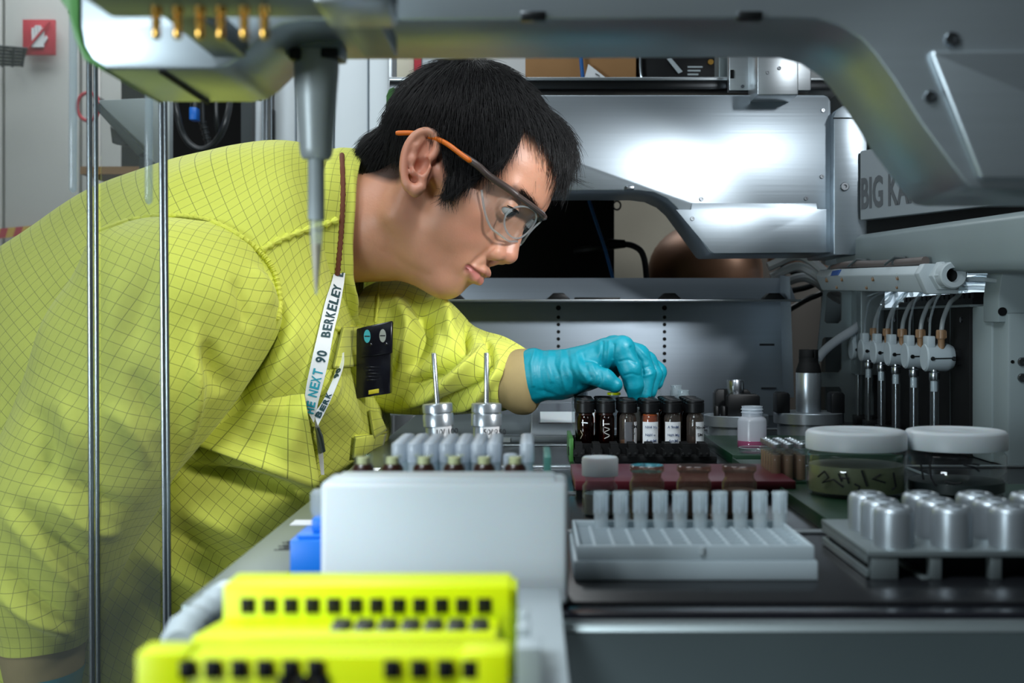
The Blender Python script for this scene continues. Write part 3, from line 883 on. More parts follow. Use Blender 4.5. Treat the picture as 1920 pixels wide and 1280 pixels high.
MB().box(c.x + .004, c.x + .013, YP - .012, YP + .005, c.z - .001, c.z + .004).build('clamp', M['black_plastic'], t, 0.001)
MB().box(c.x - .014, c.x + .014, YP - .010, YP + .012, P(0, 112, YP).z, P(0, 60, YP).z).build('mount_block', M['alu_dull'], t, 0.001)

# clear guard sheets with steel edge rods
YG = .93
def rod(name, label, u0, v0, u1, v1, y, w):
    t = thing(name, label, 'rod', tuple(P(u1, v1, y)))
    r = w / 2 / FPX * y
    a, b = P(u0, v0, y), P(u1, v1, y)
    MB().tube([a, b], r, 16).build('rod', M['steel'], t)
    for e in (a, b):
        pass
    return t
rod('guard_rod', 'outermost polished steel rod at the edge of the left clear guard', 166, -150, 174, 1500, YG, 11)
rod('guard_rod', 'second steel rod standing close beside the outermost rod', 178, -150, 185, 1500, YG + .012, 9)
rod('guard_rod', 'steel rod in front of the man\'s shoulder, left one of a close pair', 299, -150, 312, 1500, YG, 9)
rod('guard_rod', 'steel rod in front of the man\'s shoulder, right one of a close pair', 307, -150, 320, 1500, YG + .012, 8)
def sheet(label, q, y0, y1):
    t = thing('acrylic_guard', label, 'guard panel', tuple(P(q[0], 700, y0)))
    a, b = P(q[0], 1500, y0), P(q[1], 1500, y1)
    c, d = P(q[1], -150, y1), P(q[0], -150, y0)
    k = Vector((0, .003, 0))
    MB().hexa([a, b, b + k, a + k, d, c, c + k, d + k]).build('clear_sheet', M['acrylic'], t, 0)
    return t
sheet('clear acrylic guard sheet at the far left in front of the arm', (-140, 168), YG - .004, YG - .004)
sheet('narrow clear acrylic guard sheet between the two steel rod pairs', (188, 300), YG + .003, YG + .003)
# rods modelled in place of probe reflections in the clear guard
for k, (u, v0, v1, y, lb) in enumerate(((137, 20, 362, .80, 'round-ended rod standing in for a probe reflection, far left near the red sign'), (279, 60, 384, .83, 'round-ended glass rod hanging beside the man\'s back'))):
    t = thing('reflection_rod', lb, 'rod', tuple(P(u, v0, y)), 'rods standing in for probe reflections')
    r = 7.5 / FPX * y
    p = P(u, v1, y)
    top = P(u, v0, y).z - p.z
    MB().lathe([(0, 0), (r * .5, r * .3), (r * .9, r * .8), (r, r * 1.6), (r, top)], p, 16).build('rod', M['tube_clear'], t)
    MB().lathe([(r * 1.25, top - .002), (r * 1.25, top + .1)], p, 16, close=True).build('holder', M['alu'], t)
    MB().box(p.x - .004, p.x + .05, y - .004, y + .004, P(0, -100, y).z, P(0, -112, y).z).build('holder_arm', M['alu_dull'], t)
# ================================================================ things on the deck
# ---- white block at the front
x0, x1 = P(600, 0, .60).x, P(1066, 0, .60).x
zt = P(0, 903, .60).z
t = thing('white_block', 'large plain white plastic block standing at the front edge of the deck', 'block', ((x0 + x1) / 2, .62, DZ))
MB().box(x0, x1, .60, .634, DZ, zt).build('block_body', M['white_plastic'], t, 0.003, seg=3)
MB().box(x0 + .006, x1 - .006, .604, .631, zt - .001, zt + .0012).build('lid', M['white_plastic'], t, 0.001)

# ---- blue box beside it
t = thing('blue_box', 'bright blue plastic box left of the white block', 'box', (-.115, .67, DZ))
a = P(543, 1075, .665)
MB().box(a.x, -.092, .665, .70, DZ, P(0, 1012, .665).z).build('lower_box', M['blue_plastic'], t, 0.0012)
MB().box(a.x + .003, -.092, .668, .698, P(0, 1012, .665).z, P(0, 1003, .665).z).build('lid', M['blue_plastic'], t, 0.001)
MB().box(a.x + .010, -.098, .672, .69, P(0, 1003, .665).z, P(0, 975, .665).z).build('upper_block', M['blue_plastic'], t, 0.0015)
mb = MB()
mb.lathe([(.005, 0), (.006, .003), (.006, .012), (.004, .014), (0, .014)], (a.x + .014, .681, P(0, 975, .665).z), 14)
mb.build('knob', M['frosted'], t)
t = thing('black_base_plate', 'black plate under the blue box', 'plate', (-.11, .67, DZ))
MB().box(-.128, -.09, .655, .71, DZ, DZ + .0004).build('plate', M['black_matte'], t)

# ---- stub vials with dark liquid behind the white block
zt_, zl_ = P(0, 853, .70).z, P(0, 869, .70).z
names = ['first from the left', 'second from the left', 'third from the left', 'fourth from the left', 'fifth from the left', 'rightmost']
src = None
for k, u in enumerate((681, 736, 795, 852, 908, 966)):
    c = P(u, 0, .70)
    lb = 'open glass vial of dark brown liquid behind the white block, ' + names[k]
    if src is None:
        src = thing('open_vial', lb, 'vial', (c.x, .70, DZ), 'open dark vials behind the white block')
        h = zt_ - DZ
        MB().lathe([(.0058, 0), (.0062, .001), (.0062, h - .012), (.0046, h - .008), (.0046, h - .002), (.0052, h - .001), (.0052, h), (.0042, h)], (c.x, .70, DZ), 18, close=False).build('glass_wall', M['glass_vial'], src)
        MB().lathe([(.0060, .001), (.0060, zl_ - DZ - .002), (.0045, zl_ - DZ), (0, zl_ - DZ)], (c.x, .70, DZ), 18, close=True).build('liquid', M['dark_liquid'], src)
        MB().lathe([(.0035, h - .016), (.0035, h - .001), (0, h - .001)], (c.x, .70, DZ), 12).build('inner_tube', plain('pale_insert', (205, 205, 150), .3), src)
    else:
        copy_tree(src, (c.x, .70, DZ), lb)

# ---- rack of clear screw-cap tubes
xs = [P(u, 0, .75).x for u in (747.5, 777, 806.6, 837, 866.7, 896, 925.5, 957, 988)]
zc = P(0, 829, .75).z
t = thing('tube_rack', 'grey rack holding rows of clear screw-cap tubes', 'rack', (xs[4], .78, DZ))
rx0, rx1 = xs[0] - .008, xs[-1] + .010
MB().box(rx0, rx1, .740, .822, DZ, DZ + .012).build('base', M['grey_plastic'], t, 0.001)
mb = MB()
for k in range(10):
    xx = rx0 + (rx1 - rx0) * k / 9
    mb.box(xx - .0006, xx + .0006, .741, .821, DZ + .012, DZ + .028)
for k in range(8):
    yy = .741 + .08 * k / 7
    mb.box(rx0, rx1, yy - .0006, yy + .0006, DZ + .012, DZ + .028)
mb.build('divider_grid', M['frosted'], t)
MB().box(rx1, rx1 + .004, .742, .80, DZ + .002, P(0, 850, .76).z).build('teal_end', plain('teal_tab', (70, 130, 120), .4), t, .0006)
src = None
for i, x in enumerate(xs):
    for j in range(7):
        y = .75 + j * .0096
        if i == 7 and j > 0:
            continue
        lo = .0065 if i == 7 else 0
        ordc = ['first', 'second', 'third', 'fourth', 'fifth', 'sixth', 'seventh', 'eighth', 'last'][i]
        ordr = ['front', 'second', 'third', 'fourth', 'fifth', 'sixth', 'rearmost'][j]
        lb = ('single low clear tube standing in the gap of the tube rack' if i == 7 else
              f'milky-capped clear tube in the tube rack, {ordc} column from left, {ordr} row' if i < 7 else f'milky-capped clear tube in the lone right column of the tube rack, {ordr} row')
        loc = (x, y, DZ + .012 - lo)
        g = None if i == 7 else ('clear tubes in the full columns' if i < 7 else 'clear tubes in the lone right column')
        if src is None:
            h = zc - DZ - .012
            src = thing('screw_cap_tube', lb, 'tube', loc, g)
            c = loc
            MB().lathe([(0, .001), (.0022, .0012), (.0036, .006), (.0036, h - .010)], c, 14).build('tube_body', M['frosted'], src)
            MB().lathe([(.0040, h - .0115), (.0042, h - .011), (.0042, h - .002), (.0038, h - .0004), (.0026, h), (.0024, h - .001), (0, h - .001)], c, 16, close=True).build('cap', M['milky'], src)
        else:
            o = copy_tree(src, loc, lb)
            if g: o['group'] = g
            elif 'group' in o: del o['group']

# ---- aluminium knobs with steel rods
S = .97 / FPX
def knob(u, tilt, lb, txt):
    c = P(u, 0, .97); c.z = DZ
    t = thing('rod_knob', lb, 'knob', tuple(c), 'aluminium knobs with upright rods')
    z = lambda v: P(0, v, .97).z - DZ
    MB().lathe([(.010, 0), (.010, z(797))], c, 28, close=True).build('body', M['alu_turned'], t, 0)
    MB().lathe([(26 * S, z(799)), (28.5 * S, z(797)), (28.5 * S, z(776)), (27.5 * S, z(774.5)), (10 * S, z(774.5))], c, 40).build('lower_ring', M['alu_turned'], t)
    MB().lathe([(24 * S, z(774.5)), (24 * S, z(773)), (28 * S, z(772)), (28 * S, z(758)), (27 * S, z(756)), (0, z(755))], c, 40).build('upper_ring', M['alu_turned'], t)
    MB().lathe([(4.6 * S, z(757)), (4.6 * S, z(663)), (3.8 * S, z(661)), (0, z(661))], c, 16).build('rod', M['steel'], t)
    rr = .0107
    mb = MB()
    angs = [R(-105 + 8 * k) for k in range(11)]
    lo = [Vector((c.x + rr * math.cos(a), c.y + rr * math.sin(a), DZ + z(818))) for a in angs]
    hi = [Vector((c.x + rr * math.cos(a), c.y + rr * math.sin(a), DZ + z(797))) for a in angs]
    mb.strip(lo, hi, -.0002)
    lab_ = mb.build('label', M['white_matte'], t)
    text_obj(txt, 'printed_number', .0056, M['ink'], lab_, (c.x - .002, c.y - rr - .0004, DZ + z(812)), (1, 0.12, 0), (0, 0, 1), .0001, 0.0001)
    t.rotation_euler = (0, R(tilt), 0)
    return t
knob(832, -4, 'tilted aluminium knob with a leaning steel rod, labelled 10/ 100', '10/ 100')
knob(912, 0, 'upright aluminium knob with a vertical steel rod, labelled 50/ 250', '50/ 250')

# ---- black comb rack with amber vials
bx0, bx1 = P(1078, 0, 1.2).x, P(1346, 0, 1.2).x
t = thing('black_vial_rack', 'black ribbed rack holding rows of brown black-capped vials', 'rack', ((bx0 + bx1) / 2, 1.27, DZ))
MB().box(bx0, bx1, 1.205, 1.335, DZ, DZ + .006).build('base', M['black_matte'], t, 0.001)
xv = [P(u, 0, 1.24).x for u in (1097.5, 1136, 1177, 1219, 1261, 1303)]
pitch = (xv[-1] - xv[0]) / 5
fins = [xv[0] - pitch * .5 + pitch * .79 * k + .003 for k in range(8)]
for k, x in enumerate(fins):
    mb = MB().box(x - .0052, x + .0052, 1.200, 1.222, DZ + .006, DZ + .0125)
    mb.box(x - .0035, x + .0035, 1.200, 1.230, DZ + .0125, DZ + .0165)
    for j in range(8):
        mb.box(x - .0035, x + .0035, 1.2015 + j * .0036, 1.2035 + j * .0036, DZ + .0165, DZ + .0178)
    for s in (-1, 1):
        mb.lathe([(.0016, 0), (.0016, -.001), (0, -.0016)], (x + s * .0028, 1.2, DZ + .0085), 8, 'y')
    mb.build('ribbed_fin', M['black_matte'], t)
for y in (1.226, 1.252, 1.272, 1.292, 1.314):
    MB().box(bx0, bx1 - .012, y - .001, y + .001, DZ + .006, DZ + .016).build('divider', M['black_matte'], t)
t = thing('green_circuit_board', 'small green circuit board standing left of the black vial rack', 'board', (bx0 - .004, 1.22, DZ))
MB().box(bx0 - .005, bx0 - .001, 1.21, 1.30, DZ, DZ + .022).build('board', M['green_cap'], t, .0004)
MB().box(bx0 - .0058, bx0 - .005, 1.212, 1.22, DZ + .006, DZ + .014).build('chip', M['black_plastic'], t)

ZT = P(0, 749, 1.24).z - DZ - .006
def vial(loc, lb, glass, liq, lev, cat='vial', group=None):
    t = thing('capped_vial', lb, cat, loc, group)
    r = .0083
    MB().lathe([(r - .001, .0), (r, .0012), (r, ZT - .018), (r - .0006, ZT - .0155), (r - .0022, ZT - .0135), (r - .0022, ZT - .010)], loc, 20, close=False).build('glass_body', glass, t)
    MB().lathe([(r - .0012, .0014), (r - .0012, lev), (0, lev)], loc, 18, close=True).build('liquid', liq, t)
    rc = .0091
    pr = [(rc - .0006, ZT - .0125), (rc, ZT - .012), (rc, ZT - .0035), (rc - .0006, ZT - .003), (rc - .0006, ZT - .0024), (rc, ZT - .002), (rc - .0002, ZT - .0006), (rc - .0012, ZT), (rc - .0024, ZT), (rc - .0028, ZT - .0008), (0, ZT - .0008)]
    MB().lathe(pr, loc, 26, close=True).build('cap', M['black_plastic'], t)
    return t
def wrap_label(t, loc, a0, a1, z0, z1, name='paper_label'):
    rr = .0086
    n = 9
    mb = MB()
    lo = [Vector((loc[0] + rr * math.cos(R(a0 + (a1 - a0) * k / (n - 1))), loc[1] + rr * math.sin(R(a0 + (a1 - a0) * k / (n - 1))), loc[2] + z0)) for k in range(n)]
    hi = [p + Vector((0, 0, z1 - z0)) for p in lo]
    mb.strip(lo, hi, -.0002)
    return mb.build(name, M['white_matte'], t)
clear_b = thin_glass('brownish_clear_glass', (0.66, 0.56, 0.48), 1.5, 0.03, 0.12, (.6, .52, .46))
vdesc = [('brown vial with black cap and a white scrawl, leftmost of the front row', M['amber'], M['dark_liquid'], .038),
         ('brown vial with black cap and smeared white writing, second from the left in front', M['amber'], M['dark_liquid'], .040),
         ('clear black-capped vial with a half turned label, third of the front row', clear_b, M['tan_liquid'], .012),
         ('clear black-capped vial with orange contents above a faded label', clear_b, M['orange_liquid'], .037),
         ('clear black-capped vial with a wide faded label, second from the right in front', clear_b, M['tan_liquid'], .012),
         ('black-capped vial with a white label reading 30mM 5M at the right end', clear_b, M['dark_liquid'], .016)]
vt = []
for k, (lb, g, l, lev) in enumerate(vdesc):
    loc = (xv[k], 1.24, DZ + .006)
    vt.append((vial(loc, lb, g, l, lev), loc))
ZTs = ZT
def face_text(k, s, dx, z, size, m=None):
    t, loc = vt[k]
    text_obj(s, 'handwriting', size, m or M['ink'], t, (loc[0] + dx, loc[1] - .0091, loc[2] + z), (1, 0, 0), (0, .0, 1), .0001, 0.00003)
wh = M['white_matte']
mb = MB().tube([(xv[0] - .004, 1.2312, DZ + .0355), (xv[0] + .002, 1.2308, DZ + .035)], .0006, 6); mb.build('scrawl', wh, vt[0][0])
mb = MB().tube([(xv[0] - .005, 1.2315, DZ + .028), (xv[0] - .003, 1.231, DZ + .024), (xv[0] - .005, 1.2315, DZ + .02)], .0004, 6); mb.build('scrawl', plain('faded_white', (150, 140, 120), .7), vt[0][0])
mb = MB().tube([(xv[1] - .002, 1.2311, DZ + .034), (xv[1] + .003, 1.2312, DZ + .034)], .0006, 6)
mb.tube(spline([(xv[1] - .002, 1.231, DZ + .031), (xv[1] + .003, 1.2312, DZ + .029), (xv[1] - .002, 1.231, DZ + .026), (xv[1] + .003, 1.2312, DZ + .023), (xv[1] - .002, 1.231, DZ + .020)], 4), .0005, 6)
mb.build('scrawl', plain('smeared_white', (170, 165, 160), .7), vt[1][0])
wrap_label(*vt[2], -50, -10, .002, .030); face_text(2, '5M', .0028, .024, .0045); face_text(2, 'u', .0042, .018, .0045)
o = wrap_label(*vt[2], -115, -62, .004, .030, 'clear_tape'); o.data.materials[0] = thin_glass('hazy_tape', (.7, .7, .72), haze=.35, hazecol=(.5, .52, .56))
wrap_label(*vt[3], -150, -35, .002, .030)
face_text(3, 'NH4 Na', -.0058, .024, .0034, M['ink_blue']); face_text(3, 'NaH u', -.0056, .0165, .0036, M['ink_blue']); face_text(3, '6 mM', -.0045, .0105, .0042, M['ink_blue'])
wrap_label(*vt[4], -150, -35, .002, .030)
face_text(4, 'A 9mM', -.0058, .024, .0036, M['ink_blue']); face_text(4, 'NaH Mg', -.0060, .0165, .0034, M['ink_blue']); face_text(4, '6mM', -.0045, .0105, .0042, M['ink_blue'])
wrap_label(*vt[5], -92, -12, .002, .030); face_text(5, '30mM', -.0003, .0235, .0036); face_text(5, '5M', .0012, .0165, .0040); face_text(5, 'cat', .0030, .0095, .0034)
back = None
for j in range(1, 5):
    for i in range(6):
        if j >= 3 and i in (2,):
            continue
        loc = (xv[i], 1.24 + j * .0195, DZ + .006)
        lb = 'brown vial with black cap, ' + ['second', 'third', 'fourth'][j - 1] + ' row of the black rack, ' + ['first', 'second', 'third', 'fourth', 'fifth', 'sixth'][i] + ' from the left' if j < 4 else ''
        if j == 4:
            continue
        if back is None:
            back = vial(loc, lb, M['amber'], M['dark_liquid'], .036, 'vial', 'black-capped vials in the rear rows')
        else:
            copy_tree(back, loc, lb)
# uncapped clear glass vials standing behind
gl = None
spec = [(1090, 725, 1.318, 'open clear glass vial behind the leftmost black caps, taller'), (1084, 733, 1.335, 'open clear glass vial at the left end behind the black caps'),
        (1151, 736, 1.312, 'open glass vial with a yellow-green rim under the thumb'), (1216, 731, 1.325, 'open clear glass vial right of the fingertips'),
        (1228, 728, 1.345, 'open clear glass vial behind the fingertips, farther back'), (1268, 722, 1.330, 'tall open clear vial right of the gloved hand'), (1281, 731, 1.312, 'short open clear vial before the tall one right of the hand')]
for u, v, y, lb in spec:
    p = P(u, v, y)
    t = thing('clear_vial', lb, 'vial', (p.x, y, DZ + .006), 'open clear vials in the back row')
    h = p.z - DZ - .006
    r = .0066
    c = (p.x, y, DZ + .006)
    MB().lathe([(r - .001, 0), (r, .001), (r, h - .006), (r - .0008, h - .004), (r - .0008, h - .0012), (r, h - .0008), (r, h), (r - .0016, h), (r - .0016, h - .01)], c, 20).build('glass_body', M['rim_glass'], t)
    if u == 1151:
        MB().lathe([(r + .0002, h - .0022), (r + .0003, h - .001), (r + .0001, h + .0002), (r - .0014, h + .0002)], c, 20).build('yellow_rim', M['neon'], t)
# grey upright pin between the vials
p = P(1196, 770, 1.262)
t = thing('steel_pin', 'grey square steel pin standing between the black-capped vials', 'pin', (p.x, 1.262, DZ + .006))
MB().box(p.x - .0035, p.x + .0035, 1.259, 1.265, DZ + .006, P(0, 763, 1.262).z).build('pin', M['alu_dull'], t, .0004)

# ---- dark red plate with larger vials
t = thing('red_plate', 'dark red anodised plate carrying four larger glass vials', 'plate', (.12, 1.0, DZ))
MB().box(P(1070, 0, 1.06).x, .196, .955, 1.07, DZ + .007, DZ + .014).build('plate', M['red_plate'], t, 0.001)
for x in (.036, .188):
    for y in (.96, 1.06):
        MB().box(x - .004, x + .004, y - .004, y + .004, DZ, DZ + .007).build('foot', M['black_plastic'], t)
YV = .88
for k, u in enumerate((1125, 1213, 1301, 1386)):
    c = P(u, 0, YV); c.z = DZ
    lb = ['large glass vial with a white screw cap behind the tip rack', 'uncapped brownish vial next to the white-capped one', 'uncapped brownish vial, second from the right behind the tips', 'uncapped brownish vial at the right end behind the tips'][k]
    t = thing('large_vial', lb, 'vial', tuple(c), 'large vials behind the tip rack')
    h = (P(0, 856, YV).z if k == 0 else P(0, 884, YV).z) - DZ
    r = .0120
    top = h - .013 if k == 0 else h
    MB().lathe([(r - .001, 0), (r, .0015), (r, top - .007), (r - .002, top - .004), (r - .002, top - .001), (r - .0012, top), (r - .003, top)], c, 28).build('glass_body', clear_b if k else M['glass_vial'], t)
    MB().lathe([(r - .0012, .0014), (r - .0012, top - .012), (0, top - .012)], c, 24, close=True).build('liquid', plain('umber_liquid', (92, 72, 58), .3) if k else plain('grey_liquid', (130, 128, 120), .3), t)
    if k == 0:
        MB().lathe([(.0122, h - .0128), (.0125, h - .0125), (.0125, h - .0012), (.0116, h), (.004, h), (.003, h - .0004), (0, h - .0004)], c, 36, close=True).build('cap', M['white_plastic'], t)
    else:
        MB().lathe([(.0112, top + .0002), (.0118, top + .0008), (.0118, top + .004), (.0112, top + .0046), (0, top + .0046)], c, 30, close=True).build('clear_lid', clear_b, t)

# ---- white tip rack with one row of tips
tx0, tx1 = P(1076, 0, .659).x, P(1534, 0, .659).x
zr = P(0, 1024, .659).z
t = thing('tip_rack', 'white plastic tip rack with a cell grid and one row of tips left', 'rack', ((tx0 + tx1) / 2, .70, DZ))
zf = DZ + .010
mb = MB()
mb.box(tx0, tx1, .659, .7475, DZ, zf)
mb.build('base_tray', M['tip_plastic'], t, 0.0008)
i0, i1 = tx0 + .0016, tx1 - .0016
wall = []
for (a, b, c, d) in ((i0, i1, .6605, .6625), (i0, i1, .744, .746), (i0, i0 + .002, .6625, .744), (i1 - .002, i1, .6625, .744)):
    MB().box(a, b, c, d, zf, zr).build('rim_wall', M['tip_plastic'], t, 0.0005)
ncol, nrow = 12, 8
for k in range(1, ncol):
    x = i0 + (i1 - i0) * k / ncol
    MB().box(x - .0009, x + .0009, .6625, .744, zf, zr - .0032).build('cell_wall', M['tip_plastic'], t)
for k in range(1, nrow):
    y = .6625 + .0815 * k / nrow
    MB().box(i0, i1, y - .0009, y + .0009, zf, zr - .0030).build('cell_wall', M['tip_plastic'], t)
MB().box((i0 + i1) / 2 + .002, (i0 + i1) / 2 + .004, .6588, .6606, zr - .004, zr - .0005).build('notch', M['grey_plastic'], t)
src = None
tp = [P(u, 0, .738).x for u in (1127, 1164, 1201, 1238, 1275, 1313, 1350, 1388, 1425, 1462)]
ordn = ['leftmost', 'second from the left', 'third from the left', 'fourth from the left', 'fifth from the left', 'fifth from the right', 'fourth from the right', 'third from the right', 'second from the right', 'rightmost']
for k, x in enumerate(tp):
    loc = (x, .738, zf + .0006)
    lb = 'frosted pipette tip standing in the tip rack, ' + ordn[k] + ' of the row'
    if src is None:
        src = thing('pipette_tip', lb, 'pipette tip', loc, 'tips in the tip rack')
        h = P(0, 921, .738).z - loc[2]
        MB().lathe([(.0022, 0), (.0037, h - .024), (.0040, h - .016), (.0041, h - .012), (.0043, h - .010), (.0044, h), (.0036, h), (.0034, h - .010)], loc, 18).build('tip_body', M['frosted'], src)
        MB().lathe([(.0045, h - .002), (.0046, h - .0005), (.0043, h)], loc, 18).build('collar', M['frosted'], src)
        mb = MB()
        for q in range(6):
            a = q * math.pi / 3 + .26
            mb.box(loc[0] + .0041 * math.cos(a) - .0004, loc[0] + .0041 * math.cos(a) + .0004, loc[1] + .0041 * math.sin(a) - .0004, loc[1] + .0041 * math.sin(a) + .0004, loc[2] + h - .012, loc[2] + h - .002)
        mb.build('ribs', M['milky'], src)
    else:
        copy_tree(src, loc, lb)

# ---- rack of aluminium caps at the right
rz = P(0, 1032, .66).z
t = thing('cap_stand', 'grey metal stand on legs carrying rows of aluminium capsules', 'stand', (.25, .71, DZ))
MB().box(.172, .345, .660, .765, rz - .0035, rz).build('top_plate', M['alu_dull'], t, 0.0006)
for x, w_ in ((.1745, .014), (.205, .006), (.236, .006), (.268, .006), (.30, .006)):
    MB().box(x, x + w_, .661, .668, DZ, rz - .0035).build('leg', M['alu_dull'], t, 0.0005)
    MB().box(x, x + w_, .755, .762, DZ, rz - .0035).build('leg', M['alu_dull'], t, 0.0005)
MB().box(.172, .1742, .662, .763, DZ + .001, DZ + .005).build('side_rail', M['alu_dull'], t, 0.0003)
MB().box(.172, .1742, .662, .763, rz - .007, rz - .0035).build('side_rail', M['alu_dull'], t, 0.0003)
src = None
for j, y in enumerate((.675, .7015, .728)):
    for i in range(5):
        x = .190 + i * .0306
        loc = (x, y, rz)
        rown = ['front row', 'middle row', 'back row'][j]
        coln = ['leftmost', 'second from the left', 'third from the left', 'fourth from the left', 'fifth from the left'][i]
        lb = f'round-topped aluminium capsule on the grey stand, {rown}, {coln}'
        if (x - .0107) / y * FPX + 1000 > 1922:
            continue
        if src is None:
            src = thing('aluminium_capsule', lb, 'capsule', loc, 'aluminium capsules on the grey stand')
            h = P(0, 948, .675).z - rz
            MB().lathe([(.0107, 0), (.0107, h - .004), (.0103, h - .002), (.0092, h - .0005), (.0078, h), (.0074, h - .0006), (0, h - .0006)], loc, 36, close=True).build('shell', M['capsule_alu'], src)
            MB().lathe([(.0055, h - .0006), (.0052, h + .0006), (0, h + .0007)], loc, 24).build('top_button', M['capsule_alu'], src)
        else:
            copy_tree(src, loc, lb)

# ---- green trays
def tray(lb, x0, x1, y0, y1, h, holes=False):
    t = thing('green_tray', lb, 'tray', ((x0 + x1) / 2, (y0 + y1) / 2, DZ))
    MB().box(x0, x1, y0, y1, DZ, DZ + h).build('plate', M['green_dark'], t, 0.001)
    MB().box(x0 - .002, x1 + .002, y0 - .002, y0, DZ, DZ + h + .0015).build('lip', M['green_dark'], t, 0.0005)
    MB().box(x0 - .002, x0, y0, y1, DZ, DZ + h + .0015).build('lip', M['green_dark'], t, 0.0005)
    return t
tray('dark green tray under the two large white-lidded jars', .186, .40, .80, .985, .008)
tray('dark green tray under the small tan vials', .182, .235, .992, 1.16, .008)
tray('dark green tray under the open plastic bottle and clear dishes', .186, .34, 1.185, 1.40, .008)

# ---- two white-lidded jars
for k, (u, lb) in enumerate(((1605, 'large glass jar of yellowish liquid with white lid and black scribble'), (1792, 'large clear glass jar with white lid at the right, dark strokes imitating reflections'))):
    c = P(u, 0, .93); c.z = DZ + .008
    t = thing('lidded_jar', lb, 'jar', tuple(c), 'white-lidded glass jars')
    z = lambda v: P(0, v, .893).z - c.z
    r = .0352
    MB().lathe([(r - .004, 0), (r - .001, .001), (r, .004), (r, z(862)), (r - .001, z(858)), (r - .003, z(854))], c, 48).build('glass_body', M['glass_vial'] if k == 0 else M['glass'], t)
    rl = .0360
    MB().lathe([(rl - .001, z(851)), (rl, z(850)), (rl, z(820)), (rl - .0015, z(815)), (rl - .004, z(813)), (rl - .012, z(813)), (rl - .013, z(814.5)), (.010, z(814.5)), (.009, z(813.6)), (0, z(813.6))], c, 56, close=True).build('lid', M['white_plastic'], t)
    MB().lathe([(r - .0015, .003), (r - .0015, z(880) if k == 0 else .010), (0, z(880) if k == 0 else .010)], c, 40, close=True).build('liquid', M['yellow_liquid'] if k == 0 else M['grey_dark'], t)
    def on(a, v):
        rr = r + .0003
        return Vector((c.x + rr * math.sin(R(a)), c.y - rr * math.cos(R(a)), c.z + z(v)))
    if k == 0:
        strokes = [[(-62, 900), (-52, 888), (-46, 899), (-55, 910), (-40, 902), (-28, 915)], [(-34, 890), (-30, 905)], [(-26, 888), (-22, 908)], [(-33, 898), (-22, 898)], [(-16, 908), (-10, 913), (-12, 920)], [(-8, 882), (-2, 912)], [(14, 890), (4, 898), (20, 906)], [(32, 888), (36, 915), (30, 920)]]
        for s in strokes:
            MB().tube([on(a, v) for a, v in s], .0007, 6).build('scribble', M['ink'], t)
    else:
        for s in ([(-60, 875), (-56, 905)], [(-48, 868), (-46, 900), (-40, 915)], [(-10, 872), (2, 876), (8, 884)], [(-30, 905), (-20, 908), (-12, 906)], [(0, 870), (8, 872)]):
            MB().tube([on(a, v) for a, v in s], .0007, 6).build('reflection_stroke', M['ink'], t)  # dark reflections in the jar glass, drawn as ink strokes

# ---- small tan vials
src = None
for i in range(3):
    for j in range(5):
        x, y = .1905 + .0098 * i, 1.005 + .0115 * j
        loc = (x, y, DZ + .008)
        lb = 'small vial of tan liquid beside the jar, ' + ['left', 'middle', 'right'][i] + ' file, ' + ['front', 'second', 'third', 'fourth', 'rearmost'][j] + ' row'
        if src is None:
            src = thing('small_tan_vial', lb, 'vial', loc, 'small tan vials beside the jar')
            MB().lathe([(.0036, 0), (.0040, .001), (.0040, .0225), (.0030, .0245), (.0030, .0275), (.0036, .0285)], loc, 16).build('glass_body', M['glass_vial'], src)
            MB().lathe([(.0036, .001), (.0036, .020), (0, .020)], loc, 14, close=True).build('liquid', M['tan_liquid'], src)
            MB().lathe([(.0039, .0255), (.0041, .026), (.0041, .029), (.0036, .0295), (.0028, .0295), (.0026, .029), (0, .029)], loc, 14, close=True).build('crimp_ring', M['alu_turned'], src)
        else:
            copy_tree(src, loc, lb)

# ---- translucent bottle with pink liquid and clear dishes
c = P(1410, 0, 1.27); c.z = DZ + .008
Sb = 1.27 / FPX
t = thing('plastic_bottle', 'open translucent plastic bottle with pink liquid at the bottom', 'bottle', tuple(c))
MB().lathe([(24 * Sb, 0), (27 * Sb, 2 * Sb), (27 * Sb, 49 * Sb), (25.5 * Sb, 54 * Sb), (21 * Sb, 57.5 * Sb), (19 * Sb, 58 * Sb), (19 * Sb, 64 * Sb), (21 * Sb, 65 * Sb), (19 * Sb, 67 * Sb), (19 * Sb, 70 * Sb), (21 * Sb, 71 * Sb), (19 * Sb, 73 * Sb), (19.5 * Sb, 77 * Sb), (17 * Sb, 77 * Sb), (16.5 * Sb, 60 * Sb)], c, 40, close=False).build('bottle_body', M['milky'], t)
MB().lathe([(24 * Sb, .0004), (26.6 * Sb, 2.5 * Sb), (26.6 * Sb, 13 * Sb), (0, 13 * Sb)], c, 36, close=True).build('liquid', M['pink_liquid'], t)
MB().lathe([(27.1 * Sb, .5 * Sb), (27.35 * Sb, 2 * Sb), (27.35 * Sb, 12.5 * Sb), (27.1 * Sb, 13 * Sb)], c, 36).build('liquid_tint', thin_glass('pink_film', (.75, .35, .5), haze=.45, hazecol=(.62, .2, .36)), t)
